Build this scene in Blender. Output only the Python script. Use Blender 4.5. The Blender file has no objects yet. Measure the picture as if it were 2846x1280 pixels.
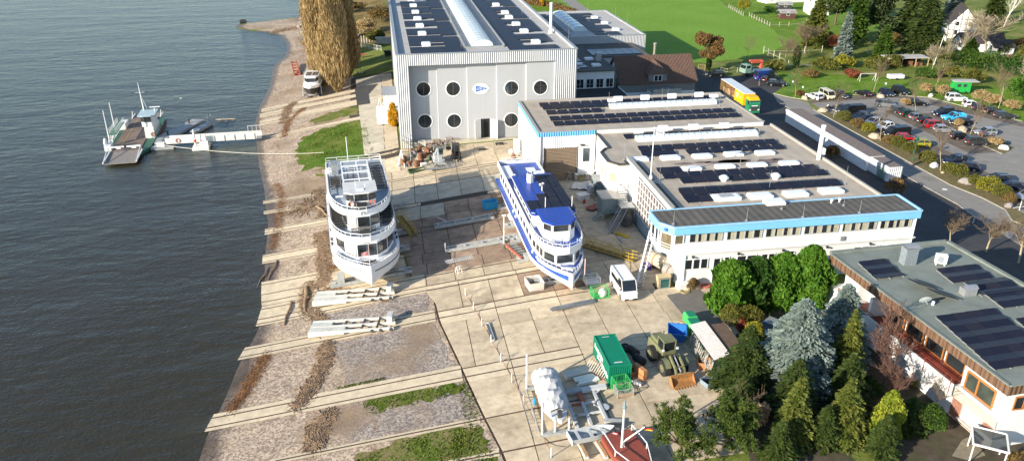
import bpy, bmesh, math, random
import numpy as np
from mathutils import Vector, Matrix
R=math.radians; PI=math.pi
random.seed(7); RNG=np.random.default_rng(7)
sc=bpy.context.scene
COL=sc.collection
# camera (drone 49 m above the yard)
HC=49.3; FPX=2200.; CX,CY=1423.,640.
PITCH=math.atan(1012/FPX); YAW=math.atan(393/(FPX*math.cos(PITCH)+1012*math.sin(PITCH)))
_F=np.array([math.sin(YAW)*math.cos(PITCH),math.cos(YAW)*math.cos(PITCH),-math.sin(PITCH)])
_Rt=np.array([math.cos(YAW),-math.sin(YAW),0.]); _U=np.cross(_Rt,_F)
cam=bpy.data.cameras.new('camera'); camo=bpy.data.objects.new('camera',cam); COL.objects.link(camo)
cam.sensor_fit='HORIZONTAL'; cam.sensor_width=36; cam.lens=FPX/2846*36; cam.clip_start=.5; cam.clip_end=9000
camo.matrix_world=Matrix(((_Rt[0],_U[0],-_F[0],0),(_Rt[1],_U[1],-_F[1],0),(_Rt[2],_U[2],-_F[2],HC),(0,0,0,1)))
sc.camera=camo
# sky, sun, exposure
SUN_AZ=R(62); SUN_EL=R(19.)            # light travels towards azimuth 62 deg (from +Y to +X)
w=bpy.data.worlds.new('World'); sc.world=w; w.use_nodes=True
nt=w.node_tree; bg=nt.nodes['Background']; sky=nt.nodes.new('ShaderNodeTexSky')
sky.sky_type='NISHITA'; sky.sun_disc=False; sky.sun_elevation=SUN_EL; sky.sun_rotation=SUN_AZ+PI
sky.air_density=1.; sky.dust_density=.3; sky.ozone_density=2.2
nt.links.new(sky.outputs[0],bg.inputs[0]); bg.inputs[1].default_value=.12
sl=bpy.data.lights.new('sun','SUN'); sl.energy=4.8; sl.angle=R(.55); sl.color=(1,.90,.75)
so=bpy.data.objects.new('sun',sl); COL.objects.link(so)
so.rotation_euler=Vector((math.sin(SUN_AZ)*math.cos(SUN_EL),math.cos(SUN_AZ)*math.cos(SUN_EL),-math.sin(SUN_EL))).to_track_quat('-Z','Y').to_euler()
so.location=(-120,-40,120)
vs=sc.view_settings; vs.view_transform='Standard'; vs.look='None'; vs.exposure=.9; vs.gamma=1
sc.cycles.use_denoising=True; sc.cycles.max_bounces=6; sc.cycles.transparent_max_bounces=12
try: sc.cycles.denoiser='OPENIMAGEDENOISE'
except Exception: pass
# pixel <-> world and terrain
ZW=-5.9
SHORE=[(-400,-40),(-20,-24.),(40,-22.5),(68,-21.1),(72.5,-21),(78.8,-20),(86,-19.4),(91.7,-18.3),(99,-18.1),(109,-19.2),(116.6,-20),(128,-21),(141.5,-23.1),(153,-25.3),(162,-27),(172,-28.5),(183,-30.7),(192,-31.2),(201,-31.6),(223,-31.5),(236,-32.4),(250,-32.9),(260,-31.1),(270,-31),(283,-32.7),(296,-35.8),(303.7,-41.7),(308.6,-50),(313,-53.5),(318,-54.6),(322,-54.2),(326,-46),(327,-41),(329,-34),(333,-31.8),(346,-31.3),(365,-32.7),(381,-36.3),(450,-60),(3000,-600)]
def lerp(tab,v):
 if v<=tab[0][0]: return tab[0][1]
 for (a,b),(c,d) in zip(tab,tab[1:]):
  if v<=c: return b+(d-b)*(v-a)/(c-a)
 return tab[-1][1]
def prof(X):
 if X>=40: return 0.
 if X>=34: return -.02*(40-X)
 if X>=16:
  u=34-X; return -.12-(.02*u+.5*(.10/18)*u*u)
 return -1.38-.12*(16-X)
def sm(a,b,v):
 t=min(1,max(0,(v-a)/(b-a))); return t*t*(3-2*t)
def gz(X,Y):
 if X>40: return 0.
 xs=lerp(SHORE,Y)
 if X<2:
  k=(X-xs)/(2-xs) if X>xs else (X-xs)/30.
  n=ZW+(prof(2)-ZW)*k; m=ZW+(-1.1-ZW)*k
 else:
  n=prof(X); m=-1.1+1.1*min(1,(X-2)/32)
 wv=sm(139,149,Y); z=n*(1-wv)+m*wv
 if X<xs:
  z=max(z,-10.5)
  if X<-520: z=min(1,-10.5+.12*(-520-X))
 return z
def ray(px,py):
 a=(px-CX)/FPX; b=-(py-CY)/FPX; return a*_Rt+b*_U+_F
def at(px,py,z=None):
 d=ray(px,py)
 if z is None:
  zz=-2.
  for _ in range(40):
   t=(zz-HC)/d[2]; zz=.5*zz+.5*gz(d[0]*t,d[1]*t)
  z=zz
 t=(z-HC)/d[2]; return Vector((d[0]*t,d[1]*t,z))
def atY(px,py,Y):
 d=ray(px,py); t=Y/d[1]; return Vector((d[0]*t,Y,HC+d[2]*t))
# source-crop readers (crop x,y -> photo pixel)
def crop(x0,y0,s): return lambda x,y:(x0+x*s,y0+y*s)
cA=crop(1420,230,.17081); cB=crop(1800,240,.17081); cC=crop(1620,400,.17081); cD=crop(2020,400,.17081)
cE=crop(1600,440,.18978); cF=crop(1780,560,.17081); cG=crop(2180,540,.17081); cH=crop(1540,0,.21569)
cI=crop(1940,150,.15532); cJ=crop(2220,220,.1726); cK=crop(2520,220,.17258); cL=crop(2520,390,.19842)
cM=crop(2300,660,.34821); cN=crop(2400,840,.3689); cO=crop(1980,0,.28369); cQ=crop(2406,0,.28369); cS=crop(2600,1020,.2242)
def W(p,z=None): return at(p[0],p[1],z)
# materials
_mats={}
def mat(name,rgb,rough=.6,metal=0.,var=.10,scale=1.5,bump=0.,bscale=None,ribs=None,rand=0.,grime=None,detail=5.,spec=.5,alpha=1.,trans=0.):
 """procedural paint/concrete/metal: noise tone, per-object variation, optional ribs (axis,period,depth), grime (rgb,amount,scale)"""
 if name in _mats: return _mats[name]
 m=bpy.data.materials.new(name); m.use_nodes=True; t=m.node_tree; N=t.nodes; L=t.links
 b=N['Principled BSDF']; b.inputs['Roughness'].default_value=rough; b.inputs['Metallic'].default_value=metal
 b.inputs['Specular IOR Level'].default_value=spec
 tc=N.new('ShaderNodeTexCoord'); co=tc.outputs['Object']
 col=None
 nz=N.new('ShaderNodeTexNoise'); nz.inputs['Scale'].default_value=scale; nz.inputs['Detail'].default_value=detail; nz.inputs['Roughness'].default_value=.62
 L.new(co,nz.inputs['Vector'])
 mr=N.new('ShaderNodeMapRange'); mr.inputs[1].default_value=.3; mr.inputs[2].default_value=.7; mr.inputs[3].default_value=1-var; mr.inputs[4].default_value=1+var
 L.new(nz.outputs['Fac'],mr.inputs[0]); fac=mr.outputs[0]
 if rand>0:
  oi=N.new('ShaderNodeObjectInfo'); m2=N.new('ShaderNodeMapRange'); m2.inputs[3].default_value=1-rand; m2.inputs[4].default_value=1+rand
  L.new(oi.outputs['Random'],m2.inputs[0]); mm=N.new('ShaderNodeMath'); mm.operation='MULTIPLY'; L.new(fac,mm.inputs[0]); L.new(m2.outputs[0],mm.inputs[1]); fac=mm.outputs[0]
 vm=N.new('ShaderNodeVectorMath'); vm.operation='SCALE'; vm.inputs[0].default_value=rgb; L.new(fac,vm.inputs['Scale']); col=vm.outputs[0]
 if grime:
  for gr in (grime if isinstance(grime,list) else [grime]):
   g2=N.new('ShaderNodeTexNoise'); g2.inputs['Scale'].default_value=gr[2]; g2.inputs['Detail'].default_value=6; g2.inputs['Roughness'].default_value=.7
   mp=N.new('ShaderNodeMapping'); mp.inputs['Scale'].default_value=gr[4] if len(gr)>4 else (1,1,1); mp.inputs['Location'].default_value=(gr[2]*3,gr[2]*7,1)
   L.new(co,mp.inputs[0]); L.new(mp.outputs[0],g2.inputs['Vector'])
   r2=N.new('ShaderNodeMapRange'); th=gr[3] if len(gr)>3 else .5; r2.inputs[1].default_value=th; r2.inputs[2].default_value=th+.18; r2.inputs[4].default_value=gr[1]
   L.new(g2.outputs['Fac'],r2.inputs[0]); mx=N.new('ShaderNodeMix'); mx.data_type='RGBA'
   L.new(r2.outputs[0],mx.inputs[0]); L.new(col,mx.inputs[6]); mx.inputs[7].default_value=(*gr[0],1); col=mx.outputs[2]
 hgt=None
 if ribs:
  ax,per,dep=ribs; sp=N.new('ShaderNodeSeparateXYZ'); L.new(co,sp.inputs[0])
  if ax=='XY':
   ad=N.new('ShaderNodeMath'); L.new(sp.outputs[0],ad.inputs[0]); L.new(sp.outputs[1],ad.inputs[1]); src=ad.outputs[0]
  else: src=sp.outputs['XYZ'.index(ax)]
  mu=N.new('ShaderNodeMath'); mu.operation='MULTIPLY'; mu.inputs[1].default_value=2*PI/per; L.new(src,mu.inputs[0])
  sn=N.new('ShaderNodeMath'); sn.operation='SINE'; L.new(mu.outputs[0],sn.inputs[0]); hgt=sn.outputs[0]; bd=dep
 if bump>0 and hgt is None:
  n3=N.new('ShaderNodeTexNoise'); n3.inputs['Scale'].default_value=bscale or scale*4; n3.inputs['Detail'].default_value=6; L.new(co,n3.inputs['Vector']); hgt=n3.outputs['Fac']; bd=bump
 if hgt is not None:
  bp=N.new('ShaderNodeBump'); bp.inputs['Strength'].default_value=1; bp.inputs['Distance'].default_value=bd; L.new(hgt,bp.inputs['Height']); L.new(bp.outputs[0],b.inputs['Normal'])
 L.new(col,b.inputs['Base Color'])
 if alpha<1: b.inputs['Alpha'].default_value=alpha
 _mats[name]=m; return m
def leafmat(name,c1,c2,trans=.25,rough=.65):
 if name in _mats: return _mats[name]
 m=bpy.data.materials.new(name); m.use_nodes=True; t=m.node_tree; N=t.nodes; L=t.links
 b=N['Principled BSDF']; b.inputs['Roughness'].default_value=rough; b.inputs['Specular IOR Level'].default_value=.25
 ge=N.new('ShaderNodeNewGeometry'); mx=N.new('ShaderNodeMix'); mx.data_type='RGBA'
 mx.inputs[6].default_value=(*c1,1); mx.inputs[7].default_value=(*c2,1)
 tc=N.new('ShaderNodeTexCoord'); nz=N.new('ShaderNodeTexNoise'); nz.inputs['Scale'].default_value=.9; nz.inputs['Detail'].default_value=2; L.new(tc.outputs['Object'],nz.inputs['Vector'])
 ad=N.new('ShaderNodeMath'); ad.operation='MULTIPLY_ADD'; ad.inputs[1].default_value=.55; L.new(ge.outputs['Random Per Island'],ad.inputs[0])
 mr=N.new('ShaderNodeMapRange'); mr.inputs[1].default_value=.35; mr.inputs[2].default_value=.65; mr.inputs[4].default_value=.45; L.new(nz.outputs['Fac'],mr.inputs[0]); L.new(mr.outputs[0],ad.inputs[2])
 L.new(ad.outputs[0],mx.inputs[0]); L.new(mx.outputs[2],b.inputs['Base Color'])
 tr=N.new('ShaderNodeBsdfTranslucent'); L.new(mx.outputs[2],tr.inputs[0]); ms=N.new('ShaderNodeMixShader'); ms.inputs[0].default_value=trans
 L.new(b.outputs[0],ms.inputs[1]); L.new(tr.outputs[0],ms.inputs[2]); L.new(ms.outputs[0],N['Material Output'].inputs[0])
 _mats[name]=m; return m
def glass(name,rgb,rough=.08,var=.35,scale=.6):
 return mat(name,rgb,rough=rough,var=var,scale=scale,spec=.8)
# mesh builder
class MB:
 def __init__(s): s.v=[]; s.f=[]; s.sm=False
 def add(s,vs,fs):
  o=len(s.v); s.v+= [tuple(v) for v in vs]; s.f+=[tuple(i+o for i in f) for f in fs]; return s
 def box(s,x0,y0,z0,x1,y1,z1):
  return s.add([(x0,y0,z0),(x1,y0,z0),(x1,y1,z0),(x0,y1,z0),(x0,y0,z1),(x1,y0,z1),(x1,y1,z1),(x0,y1,z1)],[(0,3,2,1),(4,5,6,7),(0,1,5,4),(1,2,6,5),(2,3,7,6),(3,0,4,7)])
 def obox(s,c,d,rz=0.,ry=0.):
  M=Matrix.Translation(c)@Matrix.Rotation(rz,4,'Z')@Matrix.Rotation(ry,4,'Y'); a,b,h=d[0]/2,d[1]/2,d[2]/2
  P=[M@Vector(q) for q in ((-a,-b,-h),(a,-b,-h),(a,b,-h),(-a,b,-h),(-a,-b,h),(a,-b,h),(a,b,h),(-a,b,h))]
  return s.add(P,[(0,3,2,1),(4,5,6,7),(0,1,5,4),(1,2,6,5),(2,3,7,6),(3,0,4,7)])
 def prism(s,poly,z0,z1):
  n=len(poly); z0=z0 if isinstance(z0,(list,tuple)) else [z0]*n; z1=z1 if isinstance(z1,(list,tuple)) else [z1]*n
  return s.add([(p[0],p[1],z0[i]) for i,p in enumerate(poly)]+[(p[0],p[1],z1[i]) for i,p in enumerate(poly)],
   [tuple(range(n-1,-1,-1)),tuple(range(n,2*n))]+[(i,(i+1)%n,(i+1)%n+n,i+n) for i in range(n)])
 def bar(s,p,q,w,h=None):
  p=Vector(p);q=Vector(q); h=h or w; d=(q-p)
  if d.length<1e-6: return s
  d.normalize(); u=Vector((0,0,1)) if abs(d.z)<.95 else Vector((1,0,0)); a=d.cross(u).normalized(); b=a.cross(d).normalized()
  a*=w/2; b*=h/2
  return s.add([p-a-b,p+a-b,p+a+b,p-a+b,q-a-b,q+a-b,q+a+b,q-a+b],[(0,1,2,3),(7,6,5,4),(0,4,5,1),(1,5,6,2),(2,6,7,3),(3,7,4,0)])
 def tube(s,pts,r,n=6,cap=True):
  pts=[Vector(p) for p in pts]; rr=r if isinstance(r,(list,tuple)) else [r]*len(pts); rings=[]
  for i,p in enumerate(pts):
   d=(pts[min(i+1,len(pts)-1)]-pts[max(i-1,0)]).normalized(); u=Vector((0,0,1)) if abs(d.z)<.9 else Vector((1,0,0))
   a=d.cross(u).normalized(); b=a.cross(d).normalized()
   rings.append([p+(a*math.cos(2*PI*k/n)+b*math.sin(2*PI*k/n))*rr[i] for k in range(n)])
  return s.loft(rings,cap=cap)
 def loft(s,rings,closed=True,cap=True):
  n=len(rings[0]); vs=[p for r_ in rings for p in r_]; fs=[]
  for i in range(len(rings)-1):
   for k in range(n if closed else n-1):
    k2=(k+1)%n; fs.append((i*n+k,i*n+k2,(i+1)*n+k2,(i+1)*n+k))
  if cap and closed: fs+=[tuple(range(n-1,-1,-1)),tuple(range((len(rings)-1)*n,len(rings)*n))]
  return s.add(vs,fs)
 def lathe(s,c,prof_,n=12):
  c=Vector(c); return s.loft([[c+Vector((r*math.cos(2*PI*k/n),r*math.sin(2*PI*k/n),z)) for k in range(n)] for r,z in prof_])
 def quad(s,a,b,c,d): return s.add([a,b,c,d],[(0,1,2,3)])
 def xf(s,M): s.v=[tuple(M@Vector(v)) for v in s.v]; return s
 def mesh(s,name,m=None,smooth=False):
  me=bpy.data.meshes.new(name); me.from_pydata(s.v,[],s.f)
  if m: me.materials.append(m)
  if smooth or s.sm: me.polygons.foreach_set('use_smooth',[True]*len(me.polygons))
  me.update(); return me
def link(name,me,parent=None,loc=(0,0,0),rz=0.):
 o=bpy.data.objects.new(name,me); COL.objects.link(o); o.location=loc; o.rotation_euler=(0,0,rz)
 if parent: o.parent=parent
 return o
def tag(o,label=None,cat=None,group=None,kind=None):
 if label: o['label']=label
 if cat: o['category']=cat
 if group: o['group']=group
 if kind: o['kind']=kind
 return o
def thing(name,loc,rz=0.,label=None,cat=None,group=None):
 o=link(name,None,None,loc,rz); o.empty_display_size=.2; return tag(o,label,cat,group)
def part(name,mb,m,parent,smooth=False,world=False,label=None):
 """one mesh part; world=True: vertices given in world coordinates under an unrotated parent"""
 if world:
  l=parent.location; q=parent
  while q.parent: q=q.parent; l=l+q.location
  mb.v=[(v[0]-l[0],v[1]-l[1],v[2]-l[2]) for v in mb.v]
 o=link(name,mb.mesh(name,m,smooth),parent)
 if label: o['label']=label
 return o
def pw(n,b,m,T,**k): return part(n,b,m,T,world=True,**k)
def solo(name,mb,m,loc,rz=0.,label=None,cat=None,group=None,smooth=False,kind=None):
 """a thing that is one mesh; vertices local to loc"""
 return tag(link(name,mb.mesh(name,m,smooth),None,loc,rz),label,cat,group,kind)
def inst(name,me,parent,loc,rz=0.): return link(name,me,parent,loc,rz)
def copy_tree(o,parent=None):
 c=o.copy(); COL.objects.link(c); c.parent=parent
 for ch in o.children: copy_tree(ch,c)
 return c
def V3(a): return Vector(a)
# SETTING: ground, river, yard, roads
def nmat(name,build):
 if name in _mats: return _mats[name]
 m=bpy.data.materials.new(name); m.use_nodes=True; build(m.node_tree.nodes,m.node_tree.links,m.node_tree.nodes['Principled BSDF']); _mats[name]=m; return m
def _noise(N,L,co,sc_,det=6,ro=.6,mp=None,off=0):
 if mp or off:
  k=N.new('ShaderNodeMapping'); k.inputs['Scale'].default_value=mp or (1,1,1); k.inputs['Location'].default_value=(off,off*1.7,off*.3); L.new(co,k.inputs[0]); co=k.outputs[0]
 n=N.new('ShaderNodeTexNoise'); n.inputs['Scale'].default_value=sc_; n.inputs['Detail'].default_value=det; n.inputs['Roughness'].default_value=ro; L.new(co,n.inputs['Vector']); return n.outputs['Fac']
def _ramp(N,L,fac,stops):
 r=N.new('ShaderNodeValToRGB'); e=r.color_ramp.elements
 while len(e)<len(stops): e.new(.5)
 for k,(p,c) in enumerate(stops): e[k].position=p; e[k].color=(*c,1) if len(c)==3 else c
 L.new(fac,r.inputs[0]); return r.outputs[0]
def _mix(N,L,f,a,b,mode='MIX'):
 m=N.new('ShaderNodeMix'); m.data_type='RGBA'; m.blend_type=mode
 for i,v in ((0,f),(6,a),(7,b)):
  if isinstance(v,(int,float)): m.inputs[i].default_value=v
  elif isinstance(v,tuple): m.inputs[i].default_value=(*v,1)
  else: L.new(v,m.inputs[i])
 return m.outputs[2]
def _band(N,L,f,a,b):
 r=N.new('ShaderNodeMapRange'); r.inputs[1].default_value=a; r.inputs[2].default_value=b; L.new(f,r.inputs[0]); return r.outputs[0]
def _bump(N,L,b,h,d):
 k=N.new('ShaderNodeBump'); k.inputs['Distance'].default_value=d; k.inputs['Strength'].default_value=1; L.new(h,k.inputs['Height']); L.new(k.outputs[0],b.inputs['Normal'])
def b_gravel(N,L,b,cols=((.14,.10,.075),(.30,.235,.175),(.46,.37,.28),(.64,.55,.43)),leaf=.8):
 co=N.new('ShaderNodeNewGeometry').outputs['Position']
 v=N.new('ShaderNodeTexVoronoi'); v.inputs['Scale'].default_value=5.; L.new(co,v.inputs['Vector'])
 f=_noise(N,L,co,2.2,8,.8); g=N.new('ShaderNodeSeparateColor'); L.new(v.outputs['Color'],g.inputs[0])
 mm=N.new('ShaderNodeMath'); mm.operation='MULTIPLY_ADD'; mm.inputs[1].default_value=.5; L.new(g.outputs[0],mm.inputs[0])
 m2=N.new('ShaderNodeMath'); m2.operation='MULTIPLY'; m2.inputs[1].default_value=.5; L.new(f,m2.inputs[0]); L.new(m2.outputs[0],mm.inputs[2])
 c=_ramp(N,L,mm.outputs[0],[(.12,cols[0]),(.38,cols[1]),(.58,cols[2]),(.85,cols[3])])
 c=_mix(N,L,_band(N,L,_noise(N,L,co,.09,5,.6,off=3),.5,.68),c,(.255,.185,.12))
 tint=_ramp(N,L,_noise(N,L,co,.35,4),[(.3,(.82,.80,.80)),(.7,(1.12,1.08,1.03))]); c=_mix(N,L,1.,c,tint,'MULTIPLY')
 c=_mix(N,L,leaf,c,_mix(N,L,_band(N,L,_noise(N,L,co,.5,8,.75,(1,.25,1),9),.58,.66),c,(.16,.085,.04)))
 sp=N.new('ShaderNodeSeparateXYZ'); L.new(co,sp.inputs[0])
 nz=_noise(N,L,co,.4,4); z2=N.new('ShaderNodeMath'); z2.operation='MULTIPLY_ADD'; z2.inputs[1].default_value=-.35; L.new(nz,z2.inputs[0]); L.new(sp.outputs[2],z2.inputs[2])
 wet=_band(N,L,z2.outputs[0],ZW+.12,ZW-.06)
 c=_mix(N,L,wet,c,_mix(N,L,1.,c,(.36,.34,.33),'MULTIPLY')); L.new(c,b.inputs['Base Color'])
 r=N.new('ShaderNodeMapRange'); L.new(wet,r.inputs[0]); r.inputs[3].default_value=.9; r.inputs[4].default_value=.35; L.new(r.outputs[0],b.inputs['Roughness'])
 _bump(N,L,b,mm.outputs[0],.09)
GRAVEL=nmat('beach_gravel',b_gravel)
GRAVEL_DARK=nmat('gravel_fill',lambda N,L,b:b_gravel(N,L,b,((.10,.085,.075),(.21,.18,.16),(.33,.285,.25),(.50,.45,.39)),.35))
def b_grass(N,L,b,cs=((.07,.10,.018),(.13,.175,.03),(.23,.23,.07),(.33,.27,.12)),patch=.12):
 co=N.new('ShaderNodeNewGeometry').outputs['Position']
 a=_noise(N,L,co,patch,6,.65); f=_noise(N,L,co,2.5,8,.75)
 mm=N.new('ShaderNodeMath'); mm.operation='MULTIPLY_ADD'; mm.inputs[1].default_value=.55; L.new(a,mm.inputs[0]); m2=N.new('ShaderNodeMath'); m2.operation='MULTIPLY'; m2.inputs[1].default_value=.45; L.new(f,m2.inputs[0]); L.new(m2.outputs[0],mm.inputs[2])
 c=_ramp(N,L,mm.outputs[0],[(.36,cs[0]),(.47,cs[1]),(.56,cs[2]),(.66,cs[3])]); L.new(c,b.inputs['Base Color']); b.inputs['Roughness'].default_value=.9; b.inputs['Specular IOR Level'].default_value=.1
 _bump(N,L,b,f,.25)
MEADOW=nmat('meadow_grass',b_grass)
LAWN=nmat('lawn_grass',lambda N,L,b:b_grass(N,L,b,((.08,.15,.014),(.125,.22,.02),(.17,.26,.04),(.22,.26,.07)),.3))
WEEDS=nmat('weedy_grass',lambda N,L,b:b_grass(N,L,b,((.05,.085,.012),(.10,.145,.02),(.21,.18,.075),(.27,.215,.13)),.35))
SCRUB=nmat('dry_scrub',lambda N,L,b:b_grass(N,L,b,((.06,.055,.02),(.16,.12,.045),(.27,.19,.08),(.34,.24,.11)),.1))
def b_field(N,L,b):
 co=N.new('ShaderNodeNewGeometry').outputs['Position']
 a=_noise(N,L,co,.05,5,.6); f=_noise(N,L,co,1.1,8,.8,(1,.35,1))
 mm=N.new('ShaderNodeMath'); mm.operation='MULTIPLY_ADD'; mm.inputs[1].default_value=.4; L.new(a,mm.inputs[0]); m2=N.new('ShaderNodeMath'); m2.operation='MULTIPLY'; m2.inputs[1].default_value=.6; L.new(f,m2.inputs[0]); L.new(m2.outputs[0],mm.inputs[2])
 c=_ramp(N,L,mm.outputs[0],[(.3,(.12,.235,.022)),(.5,(.165,.30,.032)),(.7,(.21,.35,.05))]); L.new(c,b.inputs['Base Color']); b.inputs['Roughness'].default_value=.85; b.inputs['Specular IOR Level'].default_value=.15
 _bump(N,L,b,f,.2)
FIELD=nmat('crop_field',b_field)
CONC=mat('slab_concrete',(.50,.41,.285),.85,var=.2,scale=1.1,rand=.16,grime=[((.20,.135,.085),.6,.22,.52),((.14,.13,.105),.45,.9,.58),((.30,.27,.20),.5,6.,.55)],bump=.012,bscale=9)
CONC_T=mat('track_concrete',(.56,.47,.33),.85,var=.16,scale=1.0,rand=.08,grime=[((.24,.18,.11),.55,.5,.56),((.08,.06,.04),.8,2.2,.66)],bump=.012,bscale=9)
CONC_G=mat('grey_concrete',(.43,.385,.30),.85,var=.16,scale=.8,rand=.12,grime=((.2,.18,.14),.5,.6,.52),bump=.01,bscale=8)
RUSTG=mat('rust_stained_slab',(.30,.215,.15),.85,var=.25,scale=.8,rand=.22,grime=[((.12,.085,.065),.7,.4,.5),((.26,.14,.085),.6,.7,.56)],bump=.01,bscale=8)
SOIL=mat('joint_soil',(.055,.042,.03),.95,var=.3,scale=3)
RAILM=mat('rail_steel',(.10,.065,.045),.55,metal=.3,var=.3,scale=4)
ASPH=mat('asphalt_fresh',(.043,.043,.045),.85,var=.22,scale=.35,grime=((.075,.072,.07),.6,.12,.5),bump=.012,bscale=12)
ASPH_G=mat('asphalt_grey',(.25,.232,.205),.88,var=.13,scale=.5,grime=((.11,.10,.09),.6,.25,.55),bump=.012,bscale=12)
BAY=mat('gravel_bay',(.15,.118,.09),.95,var=.3,scale=1.2,grime=((.085,.065,.05),.7,.4,.5),bump=.03,bscale=9)
EARTH=mat('planting_earth',(.16,.125,.05),.95,var=.35,scale=1.4,grime=((.09,.115,.02),.8,.35,.5),bump=.05,bscale=7)
KERB=mat('kerb_stone',(.36,.33,.27),.85,var=.2,scale=2)
def sheet(name,poly,m,off=.03,step=2.,parent=None,kind='structure',label=None):
 from mathutils.geometry import tessellate_polygon
 bm=bmesh.new(); vs_=[bm.verts.new((p[0],p[1],0)) for p in poly]
 for t_ in tessellate_polygon([[Vector((p[0],p[1],0)) for p in poly]]):
  try: bm.faces.new([vs_[i] for i in t_])
  except ValueError: pass
 bmesh.ops.recalc_face_normals(bm,faces=bm.faces[:])
 xs=[p[0] for p in poly]; ys=[p[1] for p in poly]
 if min(xs)<40:
  for ax,(lo,hi) in ((0,(min(xs),min(max(xs),40.))),(1,(min(ys),max(ys)))):
   k=math.floor(lo/step)*step+step
   while k<hi:
    no=(1,0,0) if ax==0 else (0,1,0)
    bmesh.ops.bisect_plane(bm,geom=bm.verts[:]+bm.edges[:]+bm.faces[:],plane_co=(k,k,0),plane_no=no); k+=step
 for v in bm.verts: v.co.z=gz(v.co.x,v.co.y)+off
 bmesh.ops.recalc_face_normals(bm,faces=bm.faces[:])
 me=bpy.data.meshes.new(name); bm.to_mesh(me); bm.free(); me.materials.append(m)
 if len(me.polygons) and me.polygons[0].normal.z<0: me.flip_normals()
 o=link(name,me,parent)
 if parent is None: tag(o,label,kind=kind)
 return o
def rough(poly,amp=.35,step=.7,seed=1):
 rr=random.Random(seed); o=[]
 for p,q in zip(poly,poly[1:]+poly[:1]):
  n=max(1,int(math.dist(p,q)/step)); k0=0
  for k in range(n): t_=k/n; k0=.5*k0+rr.uniform(-amp,amp); dx,dy=q[0]-p[0],q[1]-p[1]; l=math.hypot(dx,dy) or 1; o.append((p[0]+dx*t_-dy/l*k0,p[1]+dy*t_+dx/l*k0))
 return o
def pxpoly(c,pts): return [tuple(W(c(*p))[:2]) for p in pts]
# base ground, one sheet to the horizon
def _axis(a): return sorted(set(round(x,3) for x in a))
gx=_axis(list(np.arange(-90,42,1.5))+list(np.arange(42,200,6))+[-4000,-2500,-1500,-1000,-800,-620,-520,-300,-200,-140,-110,240,300,400,600,1000,2000,4000])
gy=_axis(list(np.arange(40,396,1.8))+[-1500,-800,-400,-200,-100,-40,0,20,420,480,600,900,1500,2500,5000])
me=bpy.data.meshes.new('ground'); nx,ny=len(gx),len(gy)
vv=[(x,y,gz(x,y)-(.16 if x>4 and x<40 and 58<y<140 else 0)) for y in gy for x in gx]; ff=[(j*nx+i,j*nx+i+1,(j+1)*nx+i+1,(j+1)*nx+i) for j in range(ny-1) for i in range(nx-1)]
me.from_pydata(vv,[],ff); me.materials.append(MEADOW); me.polygons.foreach_set('use_smooth',[True]*len(ff)); me.update()
tag(link('ground',me),kind='structure')
# river
def b_water(N,L,b):
 co=N.new('ShaderNodeNewGeometry').outputs['Position']
 h=_noise(N,L,co,.55,5,.62,(.55,1.,1)); h2=_noise(N,L,co,.12,3,.5,(.4,1,1),5); h3=_noise(N,L,co,2.2,3,.6)
 a=N.new('ShaderNodeMath'); a.operation='MULTIPLY_ADD'; a.inputs[1].default_value=2.; L.new(h2,a.inputs[0]); L.new(h,a.inputs[2])
 a2=N.new('ShaderNodeMath'); a2.operation='MULTIPLY_ADD'; a2.inputs[1].default_value=.22; L.new(h3,a2.inputs[0]); L.new(a.outputs[0],a2.inputs[2])
 bp=N.new('ShaderNodeBump'); bp.inputs['Distance'].default_value=.22; bp.inputs['Strength'].default_value=1; L.new(a2.outputs[0],bp.inputs['Height'])
 fr=N.new('ShaderNodeFresnel'); fr.inputs['IOR'].default_value=1.38; L.new(bp.outputs[0],fr.inputs['Normal'])
 gl=N.new('ShaderNodeBsdfGlossy'); gl.inputs['Roughness'].default_value=.10; gl.inputs['Color'].default_value=(.80,.90,.98,1); L.new(bp.outputs[0],gl.inputs['Normal'])
 df=N.new('ShaderNodeBsdfDiffuse'); df.inputs[0].default_value=(.080,.068,.036,1); L.new(bp.outputs[0],df.inputs['Normal'])
 tr=N.new('ShaderNodeBsdfTransparent'); tr.inputs[0].default_value=(.95,.93,.85,1)
 ms=N.new('ShaderNodeMixShader'); ms.inputs[0].default_value=.5; L.new(df.outputs[0],ms.inputs[1]); L.new(tr.outputs[0],ms.inputs[2])
 m2=N.new('ShaderNodeMixShader'); L.new(fr.outputs[0],m2.inputs[0]); L.new(ms.outputs[0],m2.inputs[1]); L.new(gl.outputs[0],m2.inputs[2])
 out=N['Material Output']; L.new(m2.outputs[0],out.inputs[0])
 va=N.new('ShaderNodeVolumeAbsorption'); va.inputs[0].default_value=(.42,.40,.25,1); va.inputs[1].default_value=1.5; L.new(va.outputs[0],out.inputs['Volume'])
WATER=nmat('river_water',b_water)
wb=MB().box(-900,-1400,-13,-6,4200,ZW); wb.f.pop(1); wx=[-900,-600,-400,-300,-200,-150,-100,-60,-30,-6]; wy=[-1400,-400,0,40,80,120,160,200,250,300,400,600,1000,2000,4200]
wb.add([(x,y,ZW) for y in wy for x in wx],[(j*10+i,j*10+i+1,(j+1)*10+i+1,(j+1)*10+i) for j in range(14) for i in range(9)])
_m=wb.mesh('river_water',WATER); _b=bmesh.new(); _b.from_mesh(_m); bmesh.ops.remove_doubles(_b,verts=_b.verts[:],dist=.001); _b.to_mesh(_m); _b.free()
tag(link('river_water',_m),kind='structure')
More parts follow.
